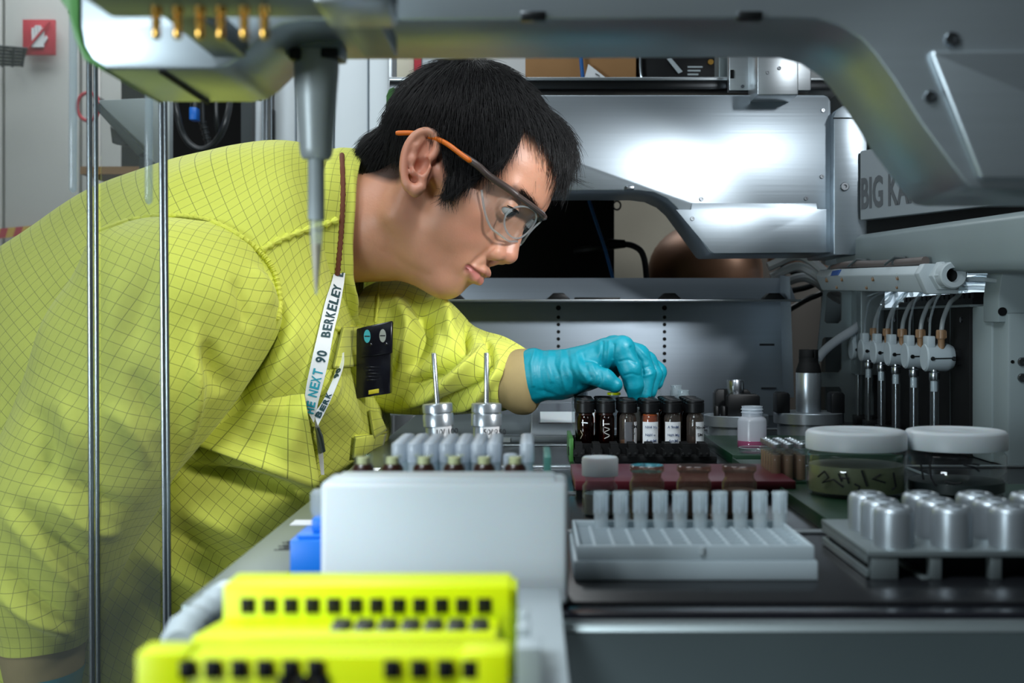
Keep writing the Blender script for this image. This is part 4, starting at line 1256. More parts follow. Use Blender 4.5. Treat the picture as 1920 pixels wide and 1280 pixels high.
for k, (u, v, y, lb) in enumerate(((1417, 0, 1.215, 'clear shallow dish in front of the plastic bottle'), (1466, 0, 1.27, 'clear shallow dish right of the plastic bottle'), (1478, 0, 1.212, 'clear shallow dish nearest the tan vials'), (1525, 0, 1.27, 'clear shallow dish behind the white-lidded jar'))):
    c = P(u, 0, y); c.z = DZ + .008
    t = thing('shallow_dish', lb, 'dish', tuple(c), 'clear shallow dishes on the green tray')
    MB().lathe([(0, .0006), (.014, .0006), (.0152, .002), (.0155, .005), (.0158, .005), (.0156, .0012), (.0142, 0), (0, 0)], c, 36).build('dish_wall', M['glass_vial'], t)
    MB().lathe([(.0155, .0048), (.0162, .0052), (.0155, .0056)], c, 36).build('rim', M['frosted'], t)

# ---- turned aluminium stations at the rear
ST = 1.5 / FPX
c = P(1380, 0, 1.5); c.z = DZ
z = lambda v: P(0, v, 1.465).z - DZ
t = thing('clamp_station', 'round aluminium station with black clamp blocks and a small steel knob', 'station', tuple(c))
MB().lathe([(53 * ST, 0), (53 * ST, z(802))], c, 48, close=True).build('drum', M['alu_turned'], t)
MB().lathe([(50 * ST, z(802.5)), (59 * ST, z(802)), (60 * ST, z(801)), (60 * ST, z(782)), (59 * ST, z(781)), (0, z(781))], c, 56).build('disc', M['alu_turned'], t)
zt0 = DZ + z(781)
def oct_block(x0, x1, y0, y1, z0, z1, ch):
    return MB().prism_y([(x0, z0), (x1, z0), (x1, z1 - ch), (x1 - ch, z1), (x0 + ch, z1), (x0, z1 - ch)], y0, y1)
a = lambda u, y=1.49: P(u, 0, y).x
oct_block(a(1344), a(1412), 1.505, 1.525, zt0, P(0, 730, 1.505).z, .004).build('clamp_block', M['black_plastic'], t, .0006)
oct_block(a(1360), a(1420), 1.472, 1.490, zt0, P(0, 739, 1.472).z, .003).build('clamp_block', M['black_plastic'], t, .0006)
MB().lathe([(15.5 * ST, 0), (16 * ST, .001), (16 * ST, .0165), (15 * ST, .018), (11 * ST, .018), (10 * ST, .017), (0, .017)], (a(1381), 1.498, P(0, 741, 1.498).z), 28, close=True).build('steel_knob', M['steel'], t)
MB().lathe([(14 * ST, 0), (14 * ST, .025)], (a(1381), 1.498, zt0), 20, close=True).build('spindle', M['black_plastic'], t)
for u in (1341, 1354):
    MB().lathe([(5.5 * ST, 0), (5.5 * ST, .010), (4 * ST, .0115), (0, .0115)], (a(u), 1.478, zt0), 14).build('peg', M['black_plastic'], t)

c = P(1516, 0, 1.5); c.z = DZ
t = thing('cylinder_station', 'round aluminium station with a tall steel cylinder and black crown cap', 'station', tuple(c))
MB().lathe([(58 * ST, 0), (58 * ST, z(797))], c, 48, close=True).build('drum', M['alu_turned'], t)
MB().lathe([(55 * ST, z(797.5)), (64 * ST, z(797)), (65 * ST, z(796)), (65 * ST, z(777)), (64 * ST, z(776)), (0, z(776))], c, 56).build('disc', M['alu_turned'], t)
zt0 = DZ + z(776)
zz = lambda v: P(0, v, 1.5).z
MB().lathe([(23 * ST, zt0), (23.5 * ST, zt0 + .001), (23.5 * ST, zz(700)), (23 * ST, zz(698)), (0, zz(698))], (c.x, c.y, 0), 40).build('cylinder', M['alu_turned'], t)
MB().lathe([(23.5 * ST, zz(698.2)), (23.5 * ST, zz(694)), (18.5 * ST, zz(680)), (18 * ST, zz(678)), (18 * ST, zz(670)), (0, zz(670))], (c.x, c.y, 0), 36, close=True).build('crown_base', M['black_matte'], t)
mb = MB()
rr = 18 * ST
for a0, a1, zb_ in ((-60, 50, 0), (75, 180, .0), (200, 285, .0)):
    n = 8
    ring0, ring1 = [], []
    for q in range(n):
        an = R(a0 + (a1 - a0) * q / (n - 1))
        ring0.append((c.x + rr * math.cos(an), c.y + rr * math.sin(an)))
    for q in range(n)[::-1]:
        an = R(a0 + (a1 - a0) * q / (n - 1))
        ring0.append((c.x + rr * .62 * math.cos(an), c.y + rr * .62 * math.sin(an)))
    mb.prism([(x, y, zz(672)) for x, y in ring0], [(x, y, zz(655)) for x, y in ring0])
mb.build('crown_teeth', M['black_matte'], t, .0003)
for u in (1466, 1568):
    p = P(u, 0, 1.49)
    oct_block(p.x - 12 * ST, p.x + 12 * ST, 1.48, 1.505, zt0, zz(734), .0025).build('stop_post', M['black_plastic'], t, .0005)

# ---- yellow terminal racks at the bottom
def sq(mb, x, y, z, w, h, d=.004):
    mb.box(x - w / 2, x + w / 2, y - .0006, y + d, z - h / 2, z + h / 2)
def frontface(v, y):
    return P(0, v, y).z
t = thing('yellow_rack', 'bright yellow stepped plastic rack with a full row of black sockets', 'rack', (-.055, .43, frontface(1200, .43)))
X0, X1 = -.1045, -.0075
y0 = .430
MB().box(X0, X1, y0, y0 + .022, frontface(1300, y0), frontface(1097, y0)).build('rear_ridge', M['neon'], t, 0.0012)
MB().box(X1 - .006, X1 + .002, y0 + .002, y0 + .02, frontface(1300, y0), frontface(1105, y0)).build('end_flange', M['neon'], t, 0.001)
MB().hexa([Vector((X0 - .002, .395, frontface(1290, .395))), Vector((X1 - .004, .395, frontface(1290, .395))), Vector((X1 - .004, y0, frontface(1300, y0))), Vector((X0, y0, frontface(1300, y0))),
           Vector((X0 - .002, .398, frontface(1192, .398))), Vector((X1 - .004, .398, frontface(1192, .398))), Vector((X1 - .004, y0 + .001, frontface(1160, y0))), Vector((X0, y0 + .001, frontface(1160, y0)))]).build('lower_step', M['neon'], t, 0.001)
for k in range(12):
    u = 465 + k * 40.3
    mb = MB()
    sq(mb, P(u, 0, y0).x, y0, frontface(1135, y0), 27 / FPX * y0, 28 / FPX * y0)
    mb.box(P(u, 0, y0).x - .0015, P(u, 0, y0).x + .0015, y0 - .0009, y0, frontface(1135, y0) - .0015, frontface(1135, y0) + .0015)
    mb.build('socket', M['black_plastic'], t, .0002)
for k in range(7):
    u = 637 + k * 43.5
    c = P(u, 1178, .408)
    MB().hexa([c + Vector((-.0034, -.002, -.0024)), c + Vector((.0034, -.002, -.0024)), c + Vector((.0034, .009, -.0024)), c + Vector((-.0034, .009, -.0024)),
               c + Vector((-.0026, .001, .0014)), c + Vector((.0026, .001, .0014)), c + Vector((.0026, .009, .0014)), c + Vector((-.0026, .009, .0014))]).build('slot_tab', M['black_plastic'], t, .0002)
t = thing('yellow_rack', 'nearest bright yellow rack at the bottom with two groups of black sockets', 'rack', (-.055, .36, frontface(1280, .36)))
y0 = .350
MB().hexa([Vector((X0, y0, frontface(1420, y0))), Vector((X1, y0, frontface(1420, y0))), Vector((X1, .385, frontface(1390, .385))), Vector((X0 + .003, .385, frontface(1390, .385))),
           Vector((X0, y0, frontface(1228, y0))), Vector((X1, y0, frontface(1228, y0))), Vector((X1, .385, frontface(1198, .385))), Vector((X0 + .003, .385, frontface(1198, .385)))]).build('rack_body', M['neon'], t, 0.0012)
MB().box(X0 - .004, X0 + .010, y0 - .001, y0 + .012, frontface(1420, y0), frontface(1222, y0)).build('end_flange', M['neon'], t, 0.001)
MB().box(X1 - .012, X1 + .001, y0 - .001, y0 + .012, frontface(1420, y0), frontface(1222, y0)).build('end_flange', M['neon'], t, 0.001)
for k, u in enumerate((352, 400, 449, 497, 545, 592, 735, 785, 835, 881)):
    mb = MB()
    sq(mb, P(u, 0, y0).x, y0 - .0006, frontface(1253, y0), 30 / FPX * y0, 34 / FPX * y0)
    mb.box(P(u, 0, y0).x - .0015, P(u, 0, y0).x + .0015, y0 - .0016, y0, frontface(1253, y0) - .0015, frontface(1253, y0) + .0015)
    mb.build('socket', M['black_plastic'], t, .0002)
for k in range(3):
    c = P(535 + 34 * k, 1279, y0)
    MB().box(c.x - .002, c.x + .002, y0 - .0012, y0 + .001, c.z - .002, c.z + .002).build('lower_socket', M['black_plastic'], t, .0002)
t = thing('rack_bracket', 'stepped grey metal bracket at the right end of the yellow racks', 'bracket', tuple(P(985, 1270, .42)))
for (u0, u1, v, ya, yb) in ((960, 992, 1150, .425, .436), (962, 994, 1178, .41, .425), (968, 1016, 1214, .395, .41)):
    a_, b_ = P(u0, 0, ya), P(u1, 0, ya)
    MB().box(max(a_.x, X1 + .0022), b_.x, ya, yb, frontface(1420, .42), frontface(v, ya)).build('step_plate', M['grey_plastic'], t, 0.0006)
t = thing('rack_shelf', 'grey metal shelf under the yellow racks', 'shelf', (-.05, .41, DZ - .03))
zb = frontface(1420, y0) - .004
MB().box(-.115, .012, .345, .575, zb, zb + .0035).build('shelf_plate', M['grey_plastic'], t, .001)
# cable bundle lying beside the racks
t = thing('grey_sleeve', 'rumpled grey plastic sleeve lying beside the yellow rack', 'sleeve', tuple(P(375, 1165, .55)))
mb = MB()
mb.tube(spline([P(336, 1210, .50), P(352, 1178, .53), P(380, 1155, .56), P(412, 1128, .585), P(425, 1112, .60)], 5), [.006 + .0022 * math.sin(i * 1.9) for i in range(21)], 12)
mb.build('sleeve', M['grey_plastic'], t)
# ================================================================ syringe pumps and the right side
t = thing('pump_housing', 'tall black and grey housing behind the row of syringe pumps', 'housing', (.45, 1.45, DZ))
ZP = P(0, 576, 1.25).z
def slab(xa, xb, w0, y0, y1, z0, z1):
    """upright slab whose left face runs from (xa, y0) to (xb, y1)"""
    return MB().hexa([(xa, y0, z0), (xa + w0, y0, z0), (xb + w0, y1, z0), (xb, y1, z0), (xa, y0, z1), (xa + w0, y0, z1), (xb + w0, y1, z1), (xb, y1, z1)])
XS = lambda y: .4255 + (y - 1.25) * .052
slab(XS(1.25), XS(1.73), .009, 1.25, 1.73, DZ, ZP).build('black_front', M['black_matte'], t, 0.001)
slab(XS(1.25) + .0092, XS(1.73) + .0092, .045, 1.249, 1.73, DZ, ZP).build('side_body', M['alu_dull'], t, 0.001)
slab(XS(1.24) - .002, XS(1.74) - .002, .075, 1.24, 1.74, ZP + .0002, ZP + .003).build('top_plate', M['alu_dull'], t, 0.0006)
for k in range(5):
    y = 1.315 + k * .078
    MB().box(XS(y) - .0008, XS(y) + .001, y, y + .0012, DZ, ZP).build('panel_seam', M['grey_dark'], t)
for y in (1.275, 1.40, 1.43, 1.56):
    mb = MB(); mb.lathe([(.0028, 0), (.0028, -.0015), (0, -.002)], (XS(y), y, ZP - .012), 12, 'x'); mb.build('screw', M['screw'], t)
t = thing('black_connector_strip', 'black connector strip on top of the pump housing', 'connector', (.46, 1.45, ZP))
mb = slab(.446, .462, .030, 1.30, 1.62, ZP + .0032, ZP + .010)
for k in range(16):
    y = 1.305 + k * .0192
    mb.box(.449 + (y - 1.3) * .05, .474 + (y - 1.3) * .05, y, y + .010, ZP + .010, ZP + .016)
mb.build('connector_body', M['black_plastic'], t, 0)

xys = [(.4231, 1.67), (.4167, 1.595), (.4109, 1.515), (.4068, 1.44), (.4032, 1.36), (.4013, 1.285)]
ZV = CZ - .0373
valve_white = plain('milky_valve_plastic', (170, 182, 188), .35, 0, .02)
src = None
pn = ['farthest from the camera', 'second farthest', 'third farthest', 'third nearest', 'second nearest', 'nearest the camera']
for k, (XV, y) in enumerate(xys):
    lb = 'syringe pump valve with tan fitting and glass barrel, ' + pn[k]
    loc = (XV, y, DZ)
    if src is None:
        src = thing('syringe_pump', lb, 'syringe pump', loc, 'row of syringe pumps')
        o0 = XV + .0046
        c = (o0, y, ZV)
        MB().lathe([(0, -.0140), (.0128, -.0140), (.0142, -.0125), (.0142, .008), (.0136, .0105), (.0115, .0145)], c, 36, 'x', close=True).build('valve_body', valve_white, src)
        MB().box(o0 - .0132, o0 - .0052, y - .010, y + .006, ZV + .009, ZV + .0215).build('port_block', valve_white, src, .0012)
        MB().tube([(o0 - .0092, y - .0143, ZV - .001), (o0 + .012, y - .0144, ZV - .0005)], .0007, 8).build('groove_pin', M['dark_steel'], src)
        for x in (-.0092, .0118):
            mb = MB(); mb.lathe([(.0022, .001), (.0022, -.0006), (.0016, -.0015), (0, -.0015)], (o0 + x, y - .0143, ZV - .001), 12, 'y'); mb.build('screw', M['dark_steel'], src)
        f = (o0 + .0012, y - .008, ZV)
        ft = MB().lathe([(.0034, .0085), (.0036, .0175), (.0040, .0182), (.0050, .019), (.0051, .0268), (.0046, .0276), (.0026, .0276), (.0022, .0265), (0, .0265)], f, 20, close=True).build('tan_fitting', M['peek'], src)
        mb = MB()
        for q in range(8):
            a = q * math.pi / 4
            mb.box(f[0] + .0050 * math.cos(a) - .0004, f[0] + .0050 * math.cos(a) + .0004, f[1] + .0050 * math.sin(a) - .0004, f[1] + .0050 * math.sin(a) + .0004, f[2] + .0195, f[2] + .0262)
        mb.build('grip_rib', M['peek'], ft)
        g = (XV, y - .004, ZV)
        MB().lathe([(.0048, -.0222), (.0051, -.0216), (.0051, -.0156), (.0048, -.0148), (.0036, -.0140), (.0036, -.0105)], g, 24, close=True).build('chrome_collar', M['steel'], src)
        MB().lathe([(.0046, DZ + .004 - ZV), (.0046, -.0222)], g, 20).build('glass_barrel', M['glass_vial'], src)
        MB().lathe([(.0036, -.0340), (.0036, -.0240), (.0024, -.0230), (0, -.0230)], g, 18, close=True).build('plunger_tip', valve_white, src)
        MB().lathe([(.0018, DZ + .002 - ZV), (.0018, -.0340)], g, 14, close=True).build('plunger_rod', M['steel'], src)
        MB().box(XV - .004, XS(y) - .0005, y - .012, y + .012, DZ, DZ + .010).build('foot_mount', M['black_plastic'], src, .001)
        MB().box(o0 + .0135, XS(y) - .0002 + .012, y - .008, y + .008, ZV - .008, ZV + .008).build('drive_shaft', M['black_plastic'], src, .001)
    else:
        copy_tree(src, loc, lb)

# tubing: a thin line rises from each port, a thick line arcs from each tan fitting over the housing
for k, (XV, y) in enumerate(xys):
    o0 = XV + .0046
    s = Vector((o0 - .0092, y - .003, ZV + .0205))
    e = Vector((.438 + .002 * k, 1.20 - .004 * k, CZ + .036 + .0022 * (k % 3)))
    m_ = s.lerp(e, .5)
    pts = [s, s + Vector((.001, -.003, .022)), s + Vector((.008, -.018, .046)), m_ + Vector((.004, .0, .030)), e.lerp(m_, .35) + Vector((.0, 0, .010)), e]
    t = thing('thin_tube', f'thin clear tube rising from the syringe pump {pn[k]}', 'tube', tuple(s), 'thin clear tubes from the pumps')
    MB().tube(spline(pts, 8), .0013, 8).build('tube', M['tube_clear'], t)
    s = Vector((o0 + .0012, y - .008, ZV + .0268))
    e = Vector((XS(y) + .022, y + .045, ZP + .018))
    pts = [s, s + Vector((.003, .003, .012)), s + Vector((.012, .010, .028)), s + Vector((.026, .026, .036)), e + Vector((-.006, -.01, .008)), e]
    t = thing('thick_tube', f'thicker frosted tube arching from the tan fitting {pn[k]}', 'tube', tuple(s), 'thicker tubes from the tan fittings')
    MB().tube(spline(pts, 8), .0024, 10).build('tube', M['frosted'], t)
# curled loose tube end on the housing
p0 = Vector((.448, 1.25, ZP + .006))
t = thing('curled_tube', 'clear tube curling into a hook at the end of the pump housing', 'tube', tuple(p0), 'thicker tubes from the tan fittings')
MB().tube(spline([Vector((.44, 1.42, ZP + .028)), Vector((.446, 1.33, ZP + .036)), Vector((.452, 1.27, ZP + .033)), Vector((.458, 1.25, ZP + .024)), Vector((.455, 1.245, ZP + .016)), p0], 8), .0026, 10).build('tube', M['frosted'], t)
for k, (v, y) in enumerate(((527, 1.2), (543, 1.22))):
    t = thing('supply_tube', ['upper clear supply tube running to the right cabinet', 'lower clear supply tube running to the right cabinet'][k], 'tube', tuple(P(1800, v, y)))
    MB().tube(spline([P(1792, v - 2, y + .03), P(1830, v - 4, y), P(1875, v, y - .02), P(1895, v + 2, y - .02)], 6), .0022, 8).build('tube', M['frosted'], t)

# white channel bar above the pumps
t = thing('white_channel_bar', 'white channel bar with a round end fitting above the syringe pumps', 'bar', (.38, 1.4, CZ + .04))
c0, c1 = P(1556, 524, 1.62), P(1752, 522, 1.245)
def sec(c, s=1.0, h=.0135):
    return [c + Vector((x * s, 0, z * s)) for x, z in ((-.018, .004), (-.010, -h), (.016, -h), (.020, .004), (.016, .0125), (-.013, .0125))]
MB().prism(sec(c0), sec(c1)).build('bar_body', M['grey_plastic'], t, .0012)
MB().prism(sec(c1 + Vector((0, 0, 0)), 1.12), sec(c1 + Vector((.001, -.012, 0)), 1.12)).build('end_plate', M['grey_plastic'], t, .001)
cc = c1 + Vector((.006, -.012, .002))
MB().lathe([(.0155, .0), (.0155, -.010), (.0135, -.011), (.0135, -.020), (.0125, -.024), (.0075, -.024), (.0070, -.012), (0, -.012)], cc, 6, 'y').build('hex_nut', M['grey_plastic'], t, .0008)
MB().lathe([(.0128, -.010), (.0128, -.0265), (.0115, -.028), (.0070, -.028), (.0062, -.018)], cc, 28, 'y').build('round_fitting', M['grey_plastic'], t)
MB().lathe([(.0065, -.0185), (.0, -.0185)], cc, 24, 'y').build('bore', M['black_matte'], t)
d_ = c1 - c0
for k, (f_, zz_) in enumerate(((.12, -.004), (.30, -.003), (.52, -.012), (.62, -.003), (.80, -.011), (.84, -.002), (.2, -.012))):
    p = c0 + d_ * f_ + Vector((-.0165 + (0.0045 if zz_ < -.008 else 0), 0, zz_ + .004))
    MB().lathe([(.0034, .003), (.0036, -.0008), (.0024, -.0008), (.002, .002)], p, 14, 'x').build('threaded_hole', M['peek'], t)
p = c0 + d_ * .22
MB().hexa([p + Vector((-.0185, -.02, .0045)), p + Vector((-.0185, .02, .0045)), p + Vector((-.0165, .02, .0045)), p + Vector((-.0165, -.02, .0045)),
           p + Vector((-.0150, -.02, .011)), p + Vector((-.0150, .02, .011)), p + Vector((-.0130, .02, .011)), p + Vector((-.0130, -.02, .011))]).build('blue_sticker', plain('blue_sticker', (44, 74, 130), .5), t)
t = thing('brown_cable_sheath', 'brown-grey cable tied along the top of the white channel bar', 'cable', tuple(c0 + Vector((0, 0, .015))))
MB().tube(spline([c0 + d_ * .1 + Vector((-.006, 0, .014)), c0 + d_ * .3 + Vector((-.008, 0, .0175)), c0 + d_ * .6 + Vector((-.006, 0, .0165)), c0 + d_ * .98 + Vector((-.006, 0, .0175))], 8), .0042, 10).build('sheath', plain('brown_grey_sheath', (98, 88, 84), .5), t)
for f_ in (.38, .74):
    p = c0 + d_ * f_ + Vector((-.006, 0, .0185))
    mb = MB().tube([p + Vector((-.012, 0, -.004)), p + Vector((-.004, -.01, .004)), p + Vector((.006, -.016, .003))], .0014, 6)
    mb.box(p.x - .004, p.x + .004, p.y - .004, p.y + .004, p.z - .004, p.z + .0035)
    mb.build('cable_tie', M['grey_dark'], t, .0004)
# bar supports on the slotted bracket
t = thing('slotted_bracket', 'grey upright bracket plate with three rounded cutouts', 'bracket', tuple(P(1580, 780, 1.68)))
YK = 1.685
outer = [(1518, 800), (1548, 510), (1556, 496), (1640, 496), (1640, 800)]
def plate_with_holes(outer, holes, y0, y1, name, mat, parent):
    bm = bmesh.new()
    off = root_loc(parent)
    def loop(poly):
        vs = [bm.verts.new(P(u, v, y0) - off) for u, v in poly]
        return [bm.edges.new((vs[i], vs[(i + 1) % len(vs)])) for i in range(len(vs))]
    es = loop(outer)
    for h in holes:
        es += loop(h)
    bmesh.ops.triangle_fill(bm, use_beauty=True, use_dissolve=False, edges=es)
    r = bmesh.ops.extrude_face_region(bm, geom=list(bm.faces))
    vs = [g for g in r['geom'] if isinstance(g, bmesh.types.BMVert)]
    bmesh.ops.translate(bm, vec=(0, y1 - y0, 0), verts=vs)
    bmesh.ops.recalc_face_normals(bm, faces=bm.faces)
    me = bpy.data.meshes.new(name)
    bm.to_mesh(me); bm.free()
    me.materials.append(mat)
    o = bpy.data.objects.new(name, me)
    COL.objects.link(o)
    o.parent = parent
    return o
holes = [[(1550, 552), (1554, 546), (1574, 546), (1578, 550), (1578, 600), (1573, 606), (1550, 606), (1546, 602)],
         [(1542, 636), (1546, 632), (1574, 632), (1578, 637), (1578, 692), (1573, 698), (1540, 698), (1535, 694)],
         [(1534, 730), (1538, 725), (1574, 725), (1578, 731), (1578, 775), (1573, 780), (1530, 780), (1527, 776)]]
plate_with_holes(outer, holes, YK, YK + .004, 'bracket_plate', M['alu_dull'], t)
MB().box(P(1596, 0, YK).x, P(1640, 0, YK).x, YK - .05, YK, P(0, 700, YK).z, P(0, 520, YK).z).build('stiffener', M['alu_dull'], t, .001)
MB().box(P(1590, 0, YK).x, P(1640, 0, YK).x, YK + .0042, YK + .03, DZ, P(0, 800, YK).z).build('foot', M['alu_dull'], t, .001)
t = thing('wide_hose', 'wide frosted hose slanting behind the tall steel cylinder', 'hose', tuple(P(1560, 650, 1.66)))
MB().tube(spline([P(1534, 672, 1.64), P(1548, 655, 1.645), P(1572, 636, 1.65), P(1600, 618, 1.655), P(1622, 600, 1.66)], 6), .0058, 12).build('hose', M['milky'], t)

# cabinet plates at the right edge
t = thing('right_cabinet', 'grey side cabinet of bolted plates at the right edge of the picture', 'cabinet', (.47, 1.18, DZ))
q = [P(u, v, 1.17) for u, v in ((1872, 604), (1872, 556), (1877, 520), (1886, 490), (1898, 470), (1912, 462), (2040, 456), (2040, 604))]
MB().prism([(p.x, 1.17, p.z) for p in q], [(p.x, 1.21, p.z) for p in q]).build('curved_plate', M['grey_paint'], t, .0012)
for (u0, u1, v0, y, d) in ((1858, 1886, 572, 1.20, .06), (1889, 2040, 586, 1.165, .05)):
    MB().box(P(u0, 0, y).x, P(u1, 0, y).x, y, y + d, DZ, P(0, v0, y).z).build('side_plate', M['grey_paint'], t, .003)
for u, v in ((1916, 678), (1916, 708)):
    mb = MB(); screw_head(mb, P(u, v, 1.165), .0042); mb.build('bolt', M['screw'], t)
for u, v in ((1867, 678), (1898, 678)):
    mb = MB(); screw_head(mb, P(u, v, 1.165 if u > 1885 else 1.20), .0016); mb.build('screw', M['dark_steel'], t)
c = P(1874, 582, 1.169)
mb = MB().lathe([(.004, 0), (.004, -.001), (.0, -.001)], P(1879, 584, 1.17), 14, 'y'); mb.build('plug', M['black_plastic'], t)
# ================================================================ the man
# ---- implicit modelling: smooth unions on a voxel grid, meshed with surface nets


def surface_nets(F, o, h):
    nx, ny, nz = F.shape
    S = F < 0
    c = [S[i:nx - 1 + i, j:ny - 1 + j, k:nz - 1 + k] for i in (0, 1) for j in (0, 1) for k in (0, 1)]
    anyp = np.zeros_like(c[0]); allp = np.ones_like(c[0])
    for q in c:
        anyp |= q; allp &= q
    act = np.argwhere(anyp & ~allp)
    idx = -np.ones((nx - 1, ny - 1, nz - 1), np.int64)
    idx[act[:, 0], act[:, 1], act[:, 2]] = np.arange(len(act))
    acc = np.zeros((len(act), 3)); cnt = np.zeros(len(act))
    cs = [(i, j, k) for i in (0, 1) for j in (0, 1) for k in (0, 1)]
    for a in cs:
        for ax in range(3):
            if a[ax]:
                continue
            b = list(a); b[ax] = 1
            fa = F[act[:, 0] + a[0], act[:, 1] + a[1], act[:, 2] + a[2]]
            fb = F[act[:, 0] + b[0], act[:, 1] + b[1], act[:, 2] + b[2]]
            m = (fa < 0) != (fb < 0)
            t = np.where(m, fa / np.where(m, fa - fb, 1), 0)
            p = np.array(a, float)[None, :] + np.eye(3)[ax][None, :] * t[:, None]
            acc += p * m[:, None]; cnt += m
    V = (act + acc / cnt[:, None]) * h + np.array(o)
    faces = []
    for ax in range(3):
        u, v = (ax + 1) % 3, (ax + 2) % 3
        sl0 = [slice(1, n - 1) for n in F.shape]; sl1 = list(sl0)
        sl0[ax] = slice(0, F.shape[ax] - 1); sl1[ax] = slice(1, F.shape[ax])
        A, B = S[tuple(sl0)], S[tuple(sl1)]
        e = np.argwhere(A != B)
        fl = A[e[:, 0], e[:, 1], e[:, 2]]
        off = np.ones(3, int); off[ax] = 0
        base = e + off
        du, dv = np.eye(3, dtype=int)[u], np.eye(3, dtype=int)[v]
        g = lambda d: idx[base[:, 0] + d[0], base[:, 1] + d[1], base[:, 2] + d[2]]
        q = np.stack([g(-du - dv), g(-dv), g(0 * du), g(-du)], 1)
        q[~fl] = q[~fl][:, ::-1]
        faces.append(q)
    Q = np.concatenate(faces)
    Q = Q[(Q >= 0).all(1)]
    return V, Q


class Field:
    def __init__(self, lo, hi, h, mirror=False):
        self.lo, self.h = np.array(lo, float), h
        n = [int(math.ceil((b - a) / h)) + 1 for a, b in zip(lo, hi)]
        ax = [(lo[i] + h * np.arange(n[i])).astype(np.float32) for i in range(3)]
        self.ax = ax
        self.F = np.full(n, 1e3, np.float32)
        self.mirror = mirror

    def _sl(self, lo, hi):
        s = []
        for i in range(3):
            a = int(max(0, math.floor((lo[i] - self.lo[i]) / self.h)))
            b = int(min(self.F.shape[i], math.ceil((hi[i] - self.lo[i]) / self.h) + 1))
            s.append(slice(a, max(a, b)))
        return tuple(s)

    def _grid(self, s):
        X, Y, Z = self.ax[0][s[0]][:, None, None], self.ax[1][s[1]][None, :, None], self.ax[2][s[2]][None, None, :]
        if self.mirror:
            Z = np.abs(Z)
        return X, Y, Z

    def _apply(self, lo, hi, fn, k, op):
        m = k * 1.2 + 3 * self.h
        lo = [a - m for a in lo]; hi = [b + m for b in hi]
        if self.mirror:
            mz = max(abs(lo[2]), abs(hi[2])); lo[2], hi[2] = -mz, mz
        s = self._sl(lo, hi)
        X, Y, Z = self._grid(s)
        d = fn(X, Y, Z)
        f = self.F[s]
        if op == 'sub':
            d = -d
            hh = np.clip(.5 - .5 * (f - d) / k, 0, 1)
            self.F[s] = f * (1 - hh) + d * hh + k * hh * (1 - hh)
        else:
            hh = np.clip(.5 + .5 * (f - d) / k, 0, 1)
            self.F[s] = f * (1 - hh) + d * hh - k * hh * (1 - hh)

    def ell(self, c, r, k=8, op='add', rot=None):
        rm = max(r) if rot is not None else None
        rr = (rm,) * 3 if rm else r

        def fn(X, Y, Z):
            x, y, z = X - c[0], Y - c[1], Z - c[2]
            if rot is not None:
                x, y, z = (rot[0][0] * x + rot[0][1] * y + rot[0][2] * z, rot[1][0] * x + rot[1][1] * y + rot[1][2] * z, rot[2][0] * x + rot[2][1] * y + rot[2][2] * z)
            k0 = np.sqrt((x / r[0]) ** 2 + (y / r[1]) ** 2 + (z / r[2]) ** 2)
            k1 = np.sqrt((x / r[0] ** 2) ** 2 + (y / r[1] ** 2) ** 2 + (z / r[2] ** 2) ** 2) + 1e-6
            return np.where(k0 < .2, -min(r) * .9, k0 * (k0 - 1) / k1)
        self._apply([c[i] - rr[i] for i in range(3)], [c[i] + rr[i] for i in range(3)], fn, k, op)

    def cone(self, a, b, ra, rb, k=8, op='add'):
        a = [float(x) for x in a]; b = [float(x) for x in b]
        d = [b[i] - a[i] for i in range(3)]
        L = sum(x * x for x in d) + 1e-9

        def fn(X, Y, Z):
            t = np.clip(((X - a[0]) * d[0] + (Y - a[1]) * d[1] + (Z - a[2]) * d[2]) / L, 0, 1)
            return np.sqrt((X - a[0] - t * d[0]) ** 2 + (Y - a[1] - t * d[1]) ** 2 + (Z - a[2] - t * d[2]) ** 2) - (ra + (rb - ra) * t)
        rm = max(ra, rb)
        self._apply([min(a[i], b[i]) - rm for i in range(3)], [max(a[i], b[i]) + rm for i in range(3)], fn, k, op)

    def chain(self, pts, rs, k=6, op='add'):
        for i in range(len(pts) - 1):
            r0 = rs[i] if isinstance(rs, (list, tuple)) else rs
            r1 = rs[i + 1] if isinstance(rs, (list, tuple)) else rs
            self.cone(pts[i], pts[i + 1], r0, r1, k, op)

    def mesh(self):
        return surface_nets(self.F, self.lo, self.h)


def np_mesh(name, V, Q, mat, parent, smooth=True, color=None):
    off = np.array(root_loc(parent))
    me = bpy.data.meshes.new(name)
    me.vertices.add(len(V))
    me.vertices.foreach_set('co', (V - off).astype(np.float32).ravel())
    me.loops.add(Q.size)
    me.loops.foreach_set('vertex_index', Q.astype(np.int32).ravel())
    me.polygons.add(len(Q))
    me.polygons.foreach_set('loop_start', (np.arange(len(Q)) * Q.shape[1]).astype(np.int32))
    me.update(calc_edges=True)
    me.validate()
    if smooth:
        me.shade_smooth()
    if color is not None:
        at = me.color_attributes.new('tone', 'FLOAT_COLOR', 'POINT')
        at.data.foreach_set('color', np.concatenate([color, np.ones((len(V), 1))], 1).astype(np.float32).ravel())
    me.materials.append(mat)
    o = bpy.data.objects.new(name, me)
    COL.objects.link(o)
    o.parent = parent
    return o


def normals_of(V, Q):
    n = np.zeros_like(V)
    fn = np.cross(V[Q[:, 2]] - V[Q[:, 0]], V[Q[:, 3]] - V[Q[:, 1]])
    for i in range(4):
        np.add.at(n, Q[:, i], fn)
    return n / (np.linalg.norm(n, axis=1, keepdims=True) + 1e-12)


